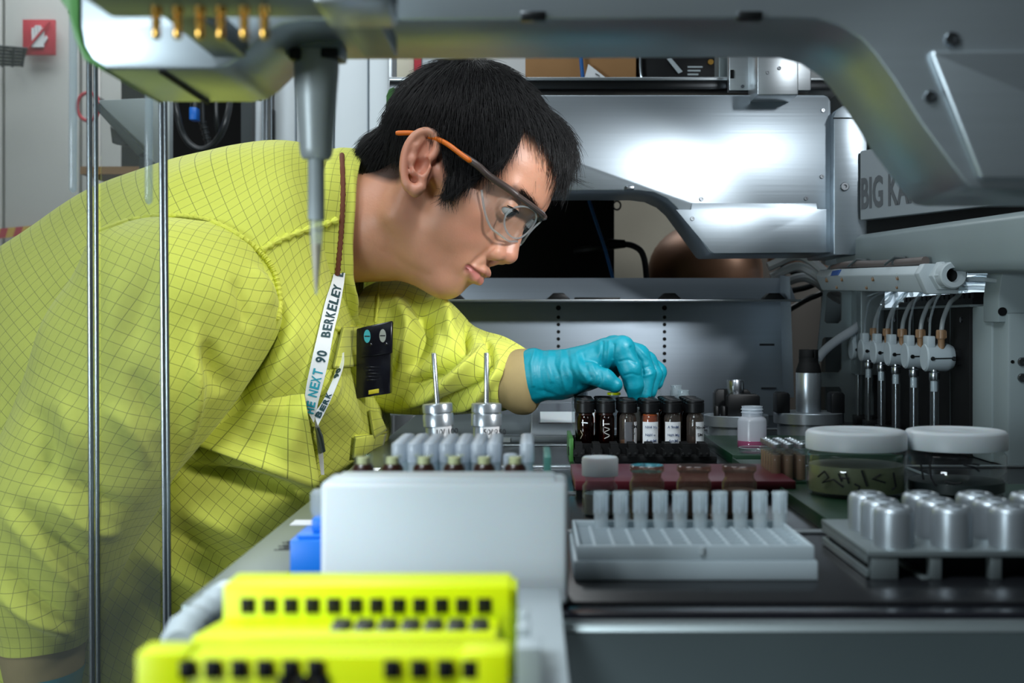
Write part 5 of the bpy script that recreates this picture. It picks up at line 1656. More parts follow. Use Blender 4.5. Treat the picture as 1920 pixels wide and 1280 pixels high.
def poly_dist(px, py, pts):
    """distance of many 2-D points to a polyline"""
    best = np.full(px.shape, 1e9)
    for (x0, y0), (x1, y1) in zip(pts[:-1], pts[1:]):
        dx, dy = x1 - x0, y1 - y0
        t = np.clip(((px - x0) * dx + (py - y0) * dy) / (dx * dx + dy * dy + 1e-9), 0, 1)
        best = np.minimum(best, np.hypot(px - x0 - t * dx, py - y0 - t * dy))
    return best


def poly_par(px, py, pts):
    """position (0..1) of the nearest place along the polyline"""
    best = np.full(px.shape, 1e9); par = np.zeros(px.shape)
    L = [math.hypot(b[0] - a[0], b[1] - a[1]) for a, b in zip(pts[:-1], pts[1:])]
    tot = sum(L) + 1e-9; acc = 0
    for ((x0, y0), (x1, y1)), l in zip(zip(pts[:-1], pts[1:]), L):
        dx, dy = x1 - x0, y1 - y0
        t = np.clip(((px - x0) * dx + (py - y0) * dy) / (dx * dx + dy * dy + 1e-9), 0, 1)
        d = np.hypot(px - x0 - t * dx, py - y0 - t * dy)
        m = d < best
        best = np.where(m, d, best); par = np.where(m, (acc + t * l) / tot, par)
        acc += l
    return par


def proj(V):
    return U0 + FPX * V[:, 0] / V[:, 1], V0 - FPX * (V[:, 2] - CZ) / V[:, 1]


man = thing('person', 'man in a yellow checked lab coat, teal gloves and safety glasses leaning over the deck', 'person', (-.56, 1.38, 0))

# ---------------------------------------------------------------- head, in its own frame (f forward, u up, n towards the near side)
HP, HYAW = R(35), R(12)
HO = (800.0, 320.0)
HS, HY = 1800.0, 1.335
CF, SF = math.cos(HP), math.sin(HP)
CYA, SYA = math.cos(HYAW), math.sin(HYAW)


def h_img(x, y, n):
    """head coordinates of the point that sits at picture place (x, y) with lateral offset n"""
    f = u = 0.0
    for _ in range(4):
        k_ = HY / (HY - (f * SYA + n * CYA) / HS)
        dx, dy = U0 + (x - U0) / k_ - HO[0], V0 + (y - V0) / k_ - HO[1]
        f = (CF * dx + SF * dy + n * SYA) / CYA
        u = SF * dx - CF * dy
    return (f, u, n)


def head_world(p):
    p = np.atleast_2d(np.asarray(p, float))
    f, u, n = p[:, 0], p[:, 1], p[:, 2]
    fi = f * CYA - n * SYA
    dep = f * SYA + n * CYA
    x = HO[0] + CF * fi + SF * u
    y = HO[1] + SF * fi - CF * u
    return np.stack([(x - U0) / HS, HY - dep / HS, CZ + (V0 - y) / HS], 1)


def HW(p):
    return Vector(head_world(p)[0])


def head_img(p):
    p = np.asarray(p, float)
    f, u, n = p[:, 0], p[:, 1], p[:, 2]
    fi = f * CYA - n * SYA
    k_ = HY / (HY - (f * SYA + n * CYA) / HS)
    return U0 + (HO[0] + CF * fi + SF * u - U0) * k_, V0 + (HO[1] + SF * fi - CF * u - V0) * k_


hd = Field((-200, -330, -172), (250, 235, 172), 2.7, mirror=True)
hd.ell((40, 86, 0), (152, 138, 132), 4)
hd.ell((115, 84, 0), (110, 110, 106), 14)
hd.ell((108, -30, 0), (96, 122, 96), 30)
hd.ell((92, -62, 0), (88, 84, 100), 24)
hd.cone((146, -12, 70), (60, 2, 118), 22, 13, 26)
hd.cone((18, -15, 110), (34, -98, 86), 18, 22, 30)
hd.cone((34, -98, 86), (148, -148, 22), 22, 27, 34)
hd.ell((85, -130, 0), (78, 62, 70), 30)
hd.ell((150, -99, 0), (56, 42, 58), 18)
hd.ell((148, -148, 0), (37, 30, 42), 26)
# neck
hd.cone((15, -40, 0), (-17, -140, 0), 84, 97, 40)
hd.cone((-17, -140, 0), (-110, -213, 0), 97, 106, 20)
hd.cone((-110, -213, 0), (-190, -276, 0), 106, 120, 20)
# brow ridge and sockets
hd.cone((203, 62, 18), (176, 56, 72), 20, 15, 24)
hd.ell((214, 28, 60), (26, 19, 34), 12, 'sub')
# nose
hd.cone((202, 28, 0), (214, -12, 0), 11, 12, 12)
hd.cone((214, -12, 0), (221, -41, 0), 12, 19.5, 8)
hd.cone((192, 8, 10), (200, -48, 15), 14, 20, 10)
hd.ell((206, -53, 22), (18, 14, 13), 6)
hd.cone((214, -60, 0), (204, -72, 0), 8, 8, 6)
hd.ell((211, -68, 11), (10, 6, 5), 3, 'sub')
# lips
hd.chain([(208, -92, 0), (204, -94, 18), (187, -102, 42)], [8.5, 8, 4], 5)
hd.chain([(204, -113, 0), (199, -112, 18), (185, -105, 40)], [10, 9, 4], 5)
hd.chain([(224, -102, 0), (208, -102, 22), (184, -103, 48)], [3.2, 3, 2.2], 3, 'sub')
hd.ell((206, -131, 0), (9, 8, 26), 8, 'sub')
hd.ell((222, -80, 0), (6, 10, 5), 5, 'sub')
# eyelids
EC = (183.0, 26.0, 58.0)
hd.ell(EC, (24, 24, 25), 4)
hd.ell((202, 18, 63), (23, 8.5, 25), 2.0, 'sub')
# ear from the photograph's outline
def ear_pt(x, y, lift=0):
    n = 131 + 20 * min(1, max(0, (822 - x) / 66)) + lift
    return h_img(x, y, n)
er0, er1 = h_img(779, 363, 136), h_img(803, 246, 136)
la = np.array([er1[0] - er0[0], er1[1] - er0[1], 0]); la /= np.linalg.norm(la)
sa = np.array([la[1], -la[0], 0.0])
nv = np.array([.30 * sa[0], .30 * sa[1], 1.0]); nv /= np.linalg.norm(nv)
sa2 = np.cross(nv, la)
hd.ell(h_img(788, 303, 134), (56, 28, 8), 6, rot=(la, sa2, nv))
hel = [(796, 306), (812, 292), (820, 275), (819, 260), (811, 250), (798, 246), (782, 251), (768, 266), (759, 288), (756, 314), (758, 336), (765, 352)]
hs_ = [(q.x, q.y) for q in spline([(x, y, 0) for x, y in hel], 3)]
hd.chain([ear_pt(x, y, 4) for x, y in hs_], 6.4, 5)
hd.chain([ear_pt(x, y, 0) for x, y in ((766, 350), (778, 357), (788, 352), (794, 338))], [9, 11, 9, 7], 5)
hd.chain([ear_pt(x, y, 3) for x, y in ((792, 262), (779, 276), (773, 300), (777, 322), (789, 333))], [5, 5.5, 6, 6, 5], 8)
hd.chain([ear_pt(x, y, 4) for x, y in ((804, 314), (799, 328))], [5, 5], 6)
hd.ell(ear_pt(790, 310, 4), (11, 17, 12), 5, 'sub')
HV, HQ = hd.mesh()
for lam in (.5, -.52, .5, -.52, .5, -.52):     # even out the voxel steps
    acc_ = np.zeros_like(HV); c_ = np.zeros(len(HV))
    for i_ in range(4):
        for j_ in (1, 3):
            np.add.at(acc_, HQ[:, i_], HV[HQ[:, (i_ + j_) % 4]]); np.add.at(c_, HQ[:, i_], 1)
    HV = HV + lam * (acc_ / c_[:, None] - HV)
hn = normals_of(HV, HQ)
ix, iy = head_img(np.stack([HV[:, 0], HV[:, 1], np.abs(HV[:, 2])], 1))
side = np.clip((np.abs(HV[:, 2]) - 8) / 10, 0, 1)


def crease(pts, wd, amp, s=side):
    global HV
    d = poly_dist(ix, iy, pts)
    HV = HV + hn * (amp * np.exp(-(d / wd) ** 2) * s)[:, None]


crease([(925, 462), (905, 478), (886, 494), (874, 508)], 5, -3.0)
crease([(930, 470), (908, 490)], 9, 2.0)
crease([(876, 500), (868, 512), (864, 520)], 5, -2.0)
crease([(938, 421), (925, 428), (917, 437)], 5, -1.5)
crease([(725, 470), (760, 500), (800, 515)], 9, -1.5)
# skin tones
base = np.array(lin(206, 148, 120)[:3])
colr = np.tile(base, (len(HV), 1))


def tint(mask, rgb):
    global colr
    c = np.array(lin(*rgb)[:3])
    colr = colr * (1 - mask[:, None]) + c * mask[:, None]


g = lambda p, r: np.exp(-(((HV - np.array(p)) / np.array(r)) ** 2).sum(1))
ga = lambda p, r: np.exp(-(((np.stack([HV[:, 0], HV[:, 1], np.abs(HV[:, 2])], 1) - np.array(p)) / np.array(r)) ** 2).sum(1))
tint(.35 * ga((228, -44, 0), (30, 26, 34)), (196, 116, 100))
tint(.30 * ga((170, -40, 80), (40, 40, 40)), (196, 128, 108))
earm = np.exp(-(np.hypot(ix - 786, iy - 305) / 52) ** 4) * (np.abs(HV[:, 2]) > 118)
tint(.45 * earm, (206, 126, 106))
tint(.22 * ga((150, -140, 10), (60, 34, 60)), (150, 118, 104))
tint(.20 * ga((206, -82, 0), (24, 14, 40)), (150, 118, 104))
lipu = np.exp(-(poly_dist(np.abs(HV[:, 2]), HV[:, 1], [(0, -95), (18, -97), (42, -103)]) / 6.0) ** 4) * (HV[:, 0] > 165)
lipl = np.exp(-(poly_dist(np.abs(HV[:, 2]), HV[:, 1], [(0, -112), (18, -111), (40, -105)]) / 8.0) ** 4) * (HV[:, 0] > 165)
tint(.62 * lipu, (168, 92, 88))
tint(.6 * lipl, (188, 104, 106))
brow_line = [(965, 352), (980, 364), (994, 378), (1006, 394)]
bm_ = np.exp(-(poly_dist(ix, iy, brow_line) / 7.5) ** 2) * (np.abs(HV[:, 2]) > 12) * (HV[:, 0] > 120)
tint(.75 * bm_, (40, 30, 28))
# scalp under the hair is dark
scalp = [(1081, 328), (1058, 330), (1044, 306), (1022, 268), (1003, 254), (985, 236), (974, 252), (967, 268), (948, 297), (930, 312), (914, 322), (896, 333), (875, 346), (856, 358), (832, 372), (834, 350), (838, 326), (836, 300), (832, 272), (818, 246), (790, 240),
         (768, 258), (756, 285), (752, 310), (756, 334), (745, 341), (734, 341), (715, 336), (688, 327), (660, 285), (660, 180), (760, 70), (1000, 60), (1120, 220)]


def poly_sdf(px, py, pts):
    d = poly_dist(px, py, pts + [pts[0]])
    ins = np.zeros(px.shape, bool)
    for (x0, y0), (x1, y1) in zip(pts, pts[1:] + pts[:1]):
        c = ((y0 > py) != (y1 > py)) & (px < (x1 - x0) * (py - y0) / ((y1 - y0) if y1 != y0 else 1e-9) + x0)
        ins ^= c
    return np.where(ins, -d, d)


sd = poly_sdf(ix, iy, scalp)
earzone = (np.abs(HV[:, 2]) > 118) & (np.hypot((ix - 788) / 1.0, (iy - 305) / 1.8) < 40)
tint(np.where(earzone, 0, np.clip(.5 - sd / 14, 0, 1)) * .93, (26, 22, 22))

skin, nt, b = new_mat('skin')
at = nt.nodes.new('ShaderNodeAttribute'); at.attribute_name = 'tone'
no = nt.nodes.new('ShaderNodeTexNoise'); no.inputs['Scale'].default_value = 380; no.inputs['Detail'].default_value = 4
tc = nt.nodes.new('ShaderNodeTexCoord')
nt.links.new(tc.outputs['Object'], no.inputs['Vector'])
mp_ = nt.nodes.new('ShaderNodeMapRange'); mp_.inputs[3].default_value = .93; mp_.inputs[4].default_value = 1.07
n2 = nt.nodes.new('ShaderNodeTexNoise'); n2.inputs['Scale'].default_value = 60; n2.inputs['Detail'].default_value = 3
nt.links.new(tc.outputs['Object'], n2.inputs['Vector'])
nt.links.new(n2.outputs['Fac'], mp_.inputs[0])
mu = nt.nodes.new('ShaderNodeVectorMath'); mu.operation = 'MULTIPLY'
nt.links.new(at.outputs['Color'], mu.inputs[0]); nt.links.new(mp_.outputs[0], mu.inputs[1])
nt.links.new(mu.outputs[0], b.inputs['Base Color'])
b.inputs['Roughness'].default_value = .43
b.inputs['Specular IOR Level'].default_value = .5
b.inputs['Subsurface Weight'].default_value = .18
b.inputs['Subsurface Scale'].default_value = .006
b.inputs['Subsurface Radius'].default_value = (1, .35, .2)
bp = nt.nodes.new('ShaderNodeBump'); bp.inputs['Strength'].default_value = .18; bp.inputs['Distance'].default_value = .001
nt.links.new(no.outputs['Fac'], bp.inputs['Height']); nt.links.new(bp.outputs[0], b.inputs['Normal'])
body = np_mesh('body', head_world(HV), HQ[:, ::-1] if True else HQ, skin, man, color=colr)

# eyes
eye_m = plain('eye_white', (168, 166, 164), .15, 0, .02)
iris_m = plain('dark_iris', (34, 26, 26), .1, 0, .05)
for s in (1, -1):
    c = HW((EC[0], EC[1], s * EC[2]))
    g_ = (HW((EC[0] + 10 * .93, EC[1] - 10 * .37, s * EC[2])) - c).normalized()
    r = 22.6 / HS
    mb = MB(); mb.lathe([(r * math.sin(a), r * math.cos(a)) for a in np.linspace(math.pi, 0, 14)], (0, 0, 0), 20)
    rot = g_.to_track_quat('Z', 'Y').to_matrix()
    mb.v = [tuple(rot @ Vector(q) + c) for q in mb.v]
    ey = mb.build('eye', eye_m, man)
    mb = MB(); mb.lathe([(r * 1.006 * math.sin(a), r * 1.006 * math.cos(a)) for a in np.linspace(.66, 0, 6)], (0, 0, 0), 20)
    mb.v = [tuple(rot @ Vector(q) + c) for q in mb.v]
    mb.build('iris', iris_m, ey)

lash = []
for s in (1, -1):
    q_ = []
    for az in np.linspace(-28, 74, 16):
        el = R(6 - 10 * ((az - 20) / 55) ** 2 * .6)
        q_.append(HW((EC[0] + 24.6 * math.cos(el) * math.cos(R(az)), EC[1] + 24.6 * math.sin(el), s * (EC[2] + 24.6 * math.cos(el) * math.sin(R(az))))))
    MB().tube(q_, [.0004 + .0006 * math.sin(math.pi * i / 15) for i in range(16)], 6).build('eyelashes', M['black_matte'], man)

# ---- hair: a solid shaped cap with combed strands over it
hf = Field((-150, -110, -165), (262, 262, 165), 3.6, mirror=True)
hf.ell((38, 90, 0), (164, 152, 143), 6)
hf.ell((112, 96, 0), (124, 118, 114), 12)
hf.ell((146, 168, 0), (58, 42, 80), 30)
hf.ell(h_img(858, 330, 112), (30, 40, 16), 10)
hf.cone((-62, -20, 0), (-50, -55, 0), 70, 60, 26)
X, Y, Z = hf._grid(tuple(slice(0, n) for n in hf.F.shape))
Xf, Yf, Zf = np.broadcast_arrays(X, Y, Z)
kp = HY / (HY - (Xf * SYA + Zf * CYA) / HS)
hx = U0 + (HO[0] + CF * (Xf * CYA - Zf * SYA) + SF * Yf - U0) * kp
hy = V0 + (HO[1] + SF * (Xf * CYA - Zf * SYA) - CF * Yf - V0) * kp
near = np.abs(hf.F) < 30
sdv = np.full(hf.F.shape, 1e3, np.float32)
sdv[near] = poly_sdf(hx[near], hy[near], scalp)
fr = sdv.copy(); fr[~near] = hf.F[~near]
k = 6.0
hh = np.clip(.5 - .5 * (hf.F - fr) / k, 0, 1)
hf.F = np.where(near, hf.F * (1 - hh) + fr * hh + k * hh * (1 - hh), hf.F).astype(np.float32)
V, Q = hf.mesh()
hair_m, nt, b = new_mat('black_hair')
b.inputs['Base Color'].default_value = (.0075, .0068, .0072, 1)
b.inputs['Roughness'].default_value = .46
b.inputs['Specular IOR Level'].default_value = .32
hair_b, nt, b = new_mat('dark_hair_base')
b.inputs['Base Color'].default_value = (.006, .0055, .006, 1)
b.inputs['Roughness'].default_value = .95
b.inputs['Specular IOR Level'].default_value = .08
hair = np_mesh('hair', head_world(V), Q[:, ::-1], hair_b, man)
hnrm = normals_of(V, Q)
# strands
tri = V[Q]
ar = np.linalg.norm(np.cross(tri[:, 2] - tri[:, 0], tri[:, 3] - tri[:, 1]), axis=1)
NS = 30000
fi_ = rng.choice(len(Q), NS, p=ar / ar.sum())
w_ = rng.dirichlet((1, 1, 1, 1), NS)
root = (tri[fi_] * w_[:, :, None]).sum(1)
nn = hnrm[Q[fi_]].mean(1); nn /= np.linalg.norm(nn, axis=1, keepdims=True) + 1e-9
ctr = np.array([60., 70., 0.])
if ((root - ctr) * nn).sum(1).mean() < 0:
    nn = -nn
crown = np.array([-50., 205., 20.])
dv = root - crown
dv += np.array([0.25, -.45, 0]) * 90
front = np.clip((root[:, 0] - 90) / 90, 0, 1) * np.clip((root[:, 1] - 90) / 60, 0, 1)
dv += front[:, None] * np.array([30., -120., 0.])
dv -= nn * (dv * nn).sum(1, keepdims=True)
dv /= np.linalg.norm(dv, axis=1, keepdims=True) + 1e-9
dv += rng.normal(0, .10, dv.shape)
keep = (nn * (root - ctr)).sum(1) > 0
ln = rng.uniform(22, 46, NS) * (1 + .35 * front) * np.clip(.5 + (root[:, 1] + 60) / 140, .35, 1)
lift = rng.uniform(.02, .18, NS)
K = 6
pts = np.zeros((NS, K, 3))
for q in range(K):
    t_ = q / (K - 1)
    pts[:, q] = root - nn * 2 + (dv * t_ + nn * (lift * t_ * (1 - .45 * t_) * 1.4 + .18 * t_ * (1 - t_))[:, None]) * ln[:, None] + np.array([0, -1., 0]) * (6 * t_ * t_)
root, pts = root[keep], pts[keep]
# eyebrow hairs
bx_ = []
for s in (1, -1):
    for q in range(260):
        t_ = rng.uniform(0, 1)
        seg_ = min(int(t_ * 3), 2); f_ = t_ * 3 - seg_
        x = brow_line[seg_][0] * (1 - f_) + brow_line[seg_ + 1][0] * f_ + rng.normal(0, 2.2)
        y = brow_line[seg_][1] * (1 - f_) + brow_line[seg_ + 1][1] * f_ + rng.normal(0, 3.2)
        bx_.append((x, y, s, 1 - t_))
bvh_head = BVHTree.FromPolygons([tuple(v) for v in HV], [tuple(q) for q in HQ])
bp_ = []
for x, y, s, t_ in bx_:
    n_ = 30 + 48 * t_
    f0, u0, _ = h_img(x, y, n_)
    hit = bvh_head.ray_cast(Vector((f0 + 80, u0, n_)), Vector((-1, 0, 0)))
    if hit[0] is None:
        continue
    p = np.array(hit[0]); nr = np.array(hit[1])
    d = np.array([-.35, .25, .9]); d /= np.linalg.norm(d)
    L_ = rng.uniform(9, 15)
    st = np.array([p + d * L_ * k_ / (K - 1) + np.array([.8, 0, .2]) * (1 + 2.2 * math.sin(k_ / (K - 1) * 3)) for k_ in range(K)])
    if s < 0:
        st[:, 2] *= -1
    bp_.append(st)
pts = np.concatenate([pts, np.array(bp_)])
NS = len(pts)
hc = bpy.data.hair_curves.new('hair_strands')
hc.add_curves([K] * NS)
off = np.array(root_loc(man))
hc.attributes['position'].data.foreach_set('vector', (head_world(pts.reshape(-1, 3)) - off).astype(np.float32).ravel())
ra = hc.attributes.get('radius') or hc.attributes.new('radius', 'FLOAT', 'POINT')
rad_ = np.tile(np.linspace(.00024, .00007, K), NS).astype(np.float32)
rad_[-len(bp_) * K:] *= .55
ra.data.foreach_set('value', rad_)
hc.materials.append(hair_m)
ho = bpy.data.objects.new('hair_strands', hc)
COL.objects.link(ho)
ho.parent = man
ho['kind'] = 'stuff'

# ---------------------------------------------------------------- coat
def fabric(name, rgb, line, pitch=.0105, wid=.05):
    m, nt, b = new_mat(name)
    uvn = nt.nodes.new('ShaderNodeUVMap'); uvn.uv_map = 'UVMap'
    sp = nt.nodes.new('ShaderNodeSeparateXYZ')
    nt.links.new(uvn.outputs[0], sp.inputs[0])
    outs = []
    for i in (0, 1):
        d = nt.nodes.new('ShaderNodeMath'); d.operation = 'DIVIDE'; d.inputs[1].default_value = pitch
        nt.links.new(sp.outputs[i], d.inputs[0])
        f = nt.nodes.new('ShaderNodeMath'); f.operation = 'FRACT'
        nt.links.new(d.outputs[0], f.inputs[0])
        l = nt.nodes.new('ShaderNodeMath'); l.operation = 'LESS_THAN'; l.inputs[1].default_value = wid
        nt.links.new(f.outputs[0], l.inputs[0])
        outs.append(l)
    mx = nt.nodes.new('ShaderNodeMath'); mx.operation = 'MAXIMUM'
    nt.links.new(outs[0].outputs[0], mx.inputs[0]); nt.links.new(outs[1].outputs[0], mx.inputs[1])
    ml = nt.nodes.new('ShaderNodeMath'); ml.operation = 'MULTIPLY'; ml.inputs[1].default_value = .62
    nt.links.new(mx.outputs[0], ml.inputs[0])
    tc = nt.nodes.new('ShaderNodeTexCoord')
    no = nt.nodes.new('ShaderNodeTexNoise'); no.inputs['Scale'].default_value = 14; no.inputs['Detail'].default_value = 4
    nt.links.new(tc.outputs['Object'], no.inputs['Vector'])
    c = lin(*rgb)
    m1 = nt.nodes.new('ShaderNodeMix'); m1.data_type = 'RGBA'
    m1.inputs[6].default_value = tuple(x * .95 for x in c[:3]) + (1,); m1.inputs[7].default_value = tuple(min(1, x * 1.04) for x in c[:3]) + (1,)
    nt.links.new(no.outputs['Fac'], m1.inputs[0])
    m2 = nt.nodes.new('ShaderNodeMix'); m2.data_type = 'RGBA'
    m2.inputs[7].default_value = lin(*line)
    nt.links.new(m1.outputs[2], m2.inputs[6]); nt.links.new(ml.outputs[0], m2.inputs[0])
    nt.links.new(m2.outputs[2], b.inputs['Base Color'])
    b.inputs['Roughness'].default_value = .75
    b.inputs['Specular IOR Level'].default_value = .25
    b.inputs['Sheen Weight'].default_value = .15
    n3 = nt.nodes.new('ShaderNodeTexNoise'); n3.inputs['Scale'].default_value = 55; n3.inputs['Detail'].default_value = 5
    nt.links.new(tc.outputs['Object'], n3.inputs['Vector'])
    bp = nt.nodes.new('ShaderNodeBump'); bp.inputs['Strength'].default_value = .25; bp.inputs['Distance'].default_value = .004
    nt.links.new(n3.outputs['Fac'], bp.inputs['Height']); nt.links.new(bp.outputs[0], b.inputs['Normal'])
    return m


M['coat'] = fabric('yellow_checked_cloth', (218, 223, 94), (70, 80, 40))
M['coat_plain'] = plain('yellow_seam_cloth', (222, 226, 88), .75, 0, .05, 60, .3, 300)
M['knit'] = plain('tan_knit_cuff', (158, 138, 94), .9, 0, .06, 120, .12, 1500)
M['glove'] = plain('teal_nitrile_glove', (0, 132, 150), .45, 0, .05, 40, .15, 260, spec=.45)
M['piping'] = plain('brown_ribbed_tape', (112, 62, 40), .8, 0, .12, 400)


def loft(name, secs, mat, parent, ni=110, nj=120, folds=(), power=.92, wob=.0012, seed=0, cap=False, y_persp=True, thick=0.0):
    A = np.array([[s[0][0], s[0][1], s[1][0], s[1][1], s[2], s[3], s[4] if len(s) > 4 else 0] for s in secs], float)
    A = np.vstack([2 * A[0] - A[1], A, 2 * A[-1] - A[-2]])
    m = len(secs)
    tt = np.linspace(0, m - 1 - 1e-6, ni)
    i0 = tt.astype(int); t = (tt - i0)[:, None]
    a, b, c, d = A[i0], A[i0 + 1], A[i0 + 2], A[i0 + 3]
    S = .5 * (2 * b + (c - a) * t + (2 * a - 5 * b + 4 * c - d) * t ** 2 + (3 * b - a - 3 * c + d) * t ** 3)
    th = np.linspace(0, 2 * np.pi, nj, endpoint=False)
    cs, sn = np.cos(th), np.sin(th)
    cs = np.sign(cs) * np.abs(cs) ** power; sn = np.sign(sn) * np.abs(sn) ** power
    cu = (S[:, 0] + S[:, 2]) / 2; cv = (S[:, 1] + S[:, 3]) / 2
    au = (S[:, 0] - S[:, 2]) / 2; av = (S[:, 1] - S[:, 3]) / 2
    Uu = cu[:, None] + au[:, None] * cs[None] + S[:, 6][:, None] * sn[None]; Vv = cv[:, None] + av[:, None] * cs[None]
    Y0 = S[:, 4][:, None]
    W = np.stack([(Uu - U0) / FPX * Y0, Y0 - np.maximum(S[:, 5], .002)[:, None] * sn[None], CZ + (V0 - Vv) / FPX * Y0], 2)
    V = W.reshape(-1, 3)
    ii, jj = np.meshgrid(np.arange(ni - 1), np.arange(nj), indexing='ij')
    j2 = (jj + 1) % nj
    Q = np.stack([ii * nj + jj, ii * nj + j2, (ii + 1) * nj + j2, (ii + 1) * nj + jj], 2).reshape(-1, 4)
    # cloth coordinates
    jm = nj // 4
    vlen = np.concatenate([[0], np.cumsum(np.linalg.norm(np.diff(W[:, jm], axis=0), axis=1))])
    seg = np.linalg.norm(np.diff(np.concatenate([W, W[:, :1]], 1), axis=1), axis=2)
    circ = np.concatenate([np.zeros((ni, 1)), np.cumsum(seg, 1)], 1)
    circ = circ - circ[:, jm:jm + 1]
    UVx = circ; UVy = np.repeat(vlen[:, None], nj + 1, 1)
    # folds and slack
    n = normals_of(V, Q)
    cen = W.mean(1).repeat(nj, 0)
    if ((V - cen) * n).sum() < 0:
        Q = Q[:, ::-1]; n = -n
        flip = True
    else:
        flip = False
    px, py = proj(V)
    disp = np.zeros(len(V))
    fr = np.clip(-n[:, 1] * 2.5 + .15, 0, 1)
    for pts_, wd, amp in folds:
        pp_ = [(q[0], q[1]) for q in spline([(x, y, 0) for x, y in pts_], 6)]
        d_ = poly_dist(px, py, pp_)
        disp += amp * .0014 * np.exp(-(d_ / (wd * .88)) ** 2) * fr * np.sin(np.pi * np.clip(poly_par(px, py, pp_), .015, .985)) ** .7
    r_ = np.random.default_rng(seed)
    uu, vv = UVx[:, :nj].ravel(), UVy[:, :nj].ravel()
    for q in range(7):
        an = r_.uniform(0, np.pi); fq = r_.uniform(25, 75); ph = r_.uniform(0, 6.28)
        disp += wob * .5 * np.sin((uu * np.cos(an) + vv * np.sin(an)) * fq + ph + 1.6 * np.sin((uu * np.sin(an) - vv * np.cos(an)) * fq * .45 + ph * 2))
    V = V + n * disp[:, None]
    off_ = np.array(root_loc(parent))
    me = bpy.data.meshes.new(name)
    me.from_pydata([tuple(q) for q in (V - off_)], [], [tuple(int(x) for x in q) for q in Q])
    uvl = me.uv_layers.new(name='UVMap')
    # loops are in Q order
    fi0 = np.repeat(ii.ravel(), 4).reshape(-1, 4); fj0 = np.repeat(jj.ravel(), 4).reshape(-1, 4)
    di = np.array([0, 0, 1, 1]); dj = np.array([0, 1, 1, 0])
    li, lj = fi0 + di, fj0 + dj
    if flip:
        li, lj = li[:, ::-1], lj[:, ::-1]
    uv = np.stack([UVx[li, lj], UVy[li, lj]], 2).reshape(-1, 2)
    uvl.data.foreach_set('uv', uv.astype(np.float32).ravel())
    me.shade_smooth()
    me.materials.append(mat)
    o = bpy.data.objects.new(name, me)
    COL.objects.link(o)
    o.parent = parent
    if thick:
        so = o.modifiers.new('thickness', 'SOLIDIFY'); so.thickness = thick; so.offset = -1
    bv = BVHTree.FromPolygons([tuple(q) for q in V], [tuple(int(x) for x in q) for q in Q])
    return o, bv


YT = 1.385
torso_secs = [((668, 290), (668, 600), YT, .070), ((630, 284), (680, 622), YT, .092), ((560, 268), (690, 680), YT, .155), ((470, 275), (712, 770), YT, .190), ((400, 290), (722, 815), YT, .200), ((300, 318), (712, 860), YT, .20), ((180, 366), (690, 920), YT, .195),
              ((60, 440), (640, 1010), YT, .19), ((-70, 545), (560, 1130), YT, .19), ((-160, 700), (480, 1290), YT, .19), ((-190, 900), (430, 1460), YT, .19), ((-190, 1150), (400, 1640), YT, .2), ((-170, 1500), (380, 1880), YT, .21)]
tf = [([(325, 880), (420, 890), (520, 912), (600, 935)], 16, -12), ([(330, 850), (430, 858), (530, 880), (600, 905)], 18, 9),
      ([(320, 940), (420, 985), (500, 1030), (560, 1070)], 24, 9), ([(300, 990), (380, 1030), (470, 1090)], 20, -8), ([(250, 1030), (340, 1080), (430, 1150)], 24, 10), ([(230, 1090), (300, 1130), (380, 1210)], 20, -8),
      ([(540, 560), (505, 640), (450, 730), (400, 800)], 24, -16), ([(555, 600), (520, 690), (470, 790), (420, 850)], 18, 8), ([(590, 640), (560, 720), (510, 820), (450, 870)], 16, -5),
      ([(560, 770), (540, 830), (520, 880)], 20, 6), ([(600, 800), (590, 850), (585, 900)], 9, -6), ([(640, 700), (600, 760), (560, 780)], 12, 6),
      ([(330, 860), (300, 930), (250, 990)], 16, -8), ([(620, 640), (600, 700), (580, 770)], 10, -5)]
coat, bv_t = loft('coat_body', torso_secs, M['coat'], man, 220, 200, tf, .9, .0016, 1)

ARM = 1.185
sl = [((330, 412), (430, 424), 1.215, .030), ((262, 412), (488, 466), 1.21, .058), ((205, 430), (520, 540), 1.20, .082), ((165, 480), (523, 612), 1.195, .094), ((118, 570), (470, 705), 1.19, .097), ((70, 680), (400, 800), 1.185, .095), ((22, 790), (345, 880), 1.18, .092),
      ((-18, 900), (295, 945), 1.175, .088), ((-40, 985), (250, 1010), 1.17, .082), ((-44, 1060), (222, 1070), 1.165, .076), ((-20, 1130), (192, 1130), 1.16, .068), ((2, 1180), (166, 1180), 1.158, .060), ((8, 1208), (155, 1204), 1.157, .056)]
sf = [([(368, 606), (366, 700), (355, 790), (342, 868)], 15, 9), ([(385, 640), (400, 690), (420, 735)], 22, -10), ([(470, 500), (500, 540), (512, 580)], 14, 6), ([(440, 520), (460, 570), (470, 620)], 13, -5),
      ([(230, 500), (210, 600), (190, 700)], 26, 5), ([(300, 470), (270, 560), (250, 660)], 22, -5), ([(120, 880), (180, 930), (250, 960)], 16, -9), ([(100, 930), (160, 985), (230, 1000)], 16, 8),
      ([(10, 960), (80, 1040), (150, 1120)], 18, 9), ([(30, 940), (110, 1010), (190, 1080)], 16, -9), ([(5, 1060), (70, 1120), (140, 1170)], 15, -8), ([(0, 1110), (60, 1160), (130, 1190)], 12, 7), ([(250, 690), (270, 750), (300, 800)], 20, -7), ([(200, 760), (240, 800), (280, 880)], 20, 7),
      ([(60, 760), (90, 840), (80, 920)], 22, -8), ([(110, 740), (140, 820), (150, 890)], 20, 7)]
slv, bv_s = loft('near_sleeve', sl, M['coat'], man, 170, 140, sf, .95, .0018, 2)
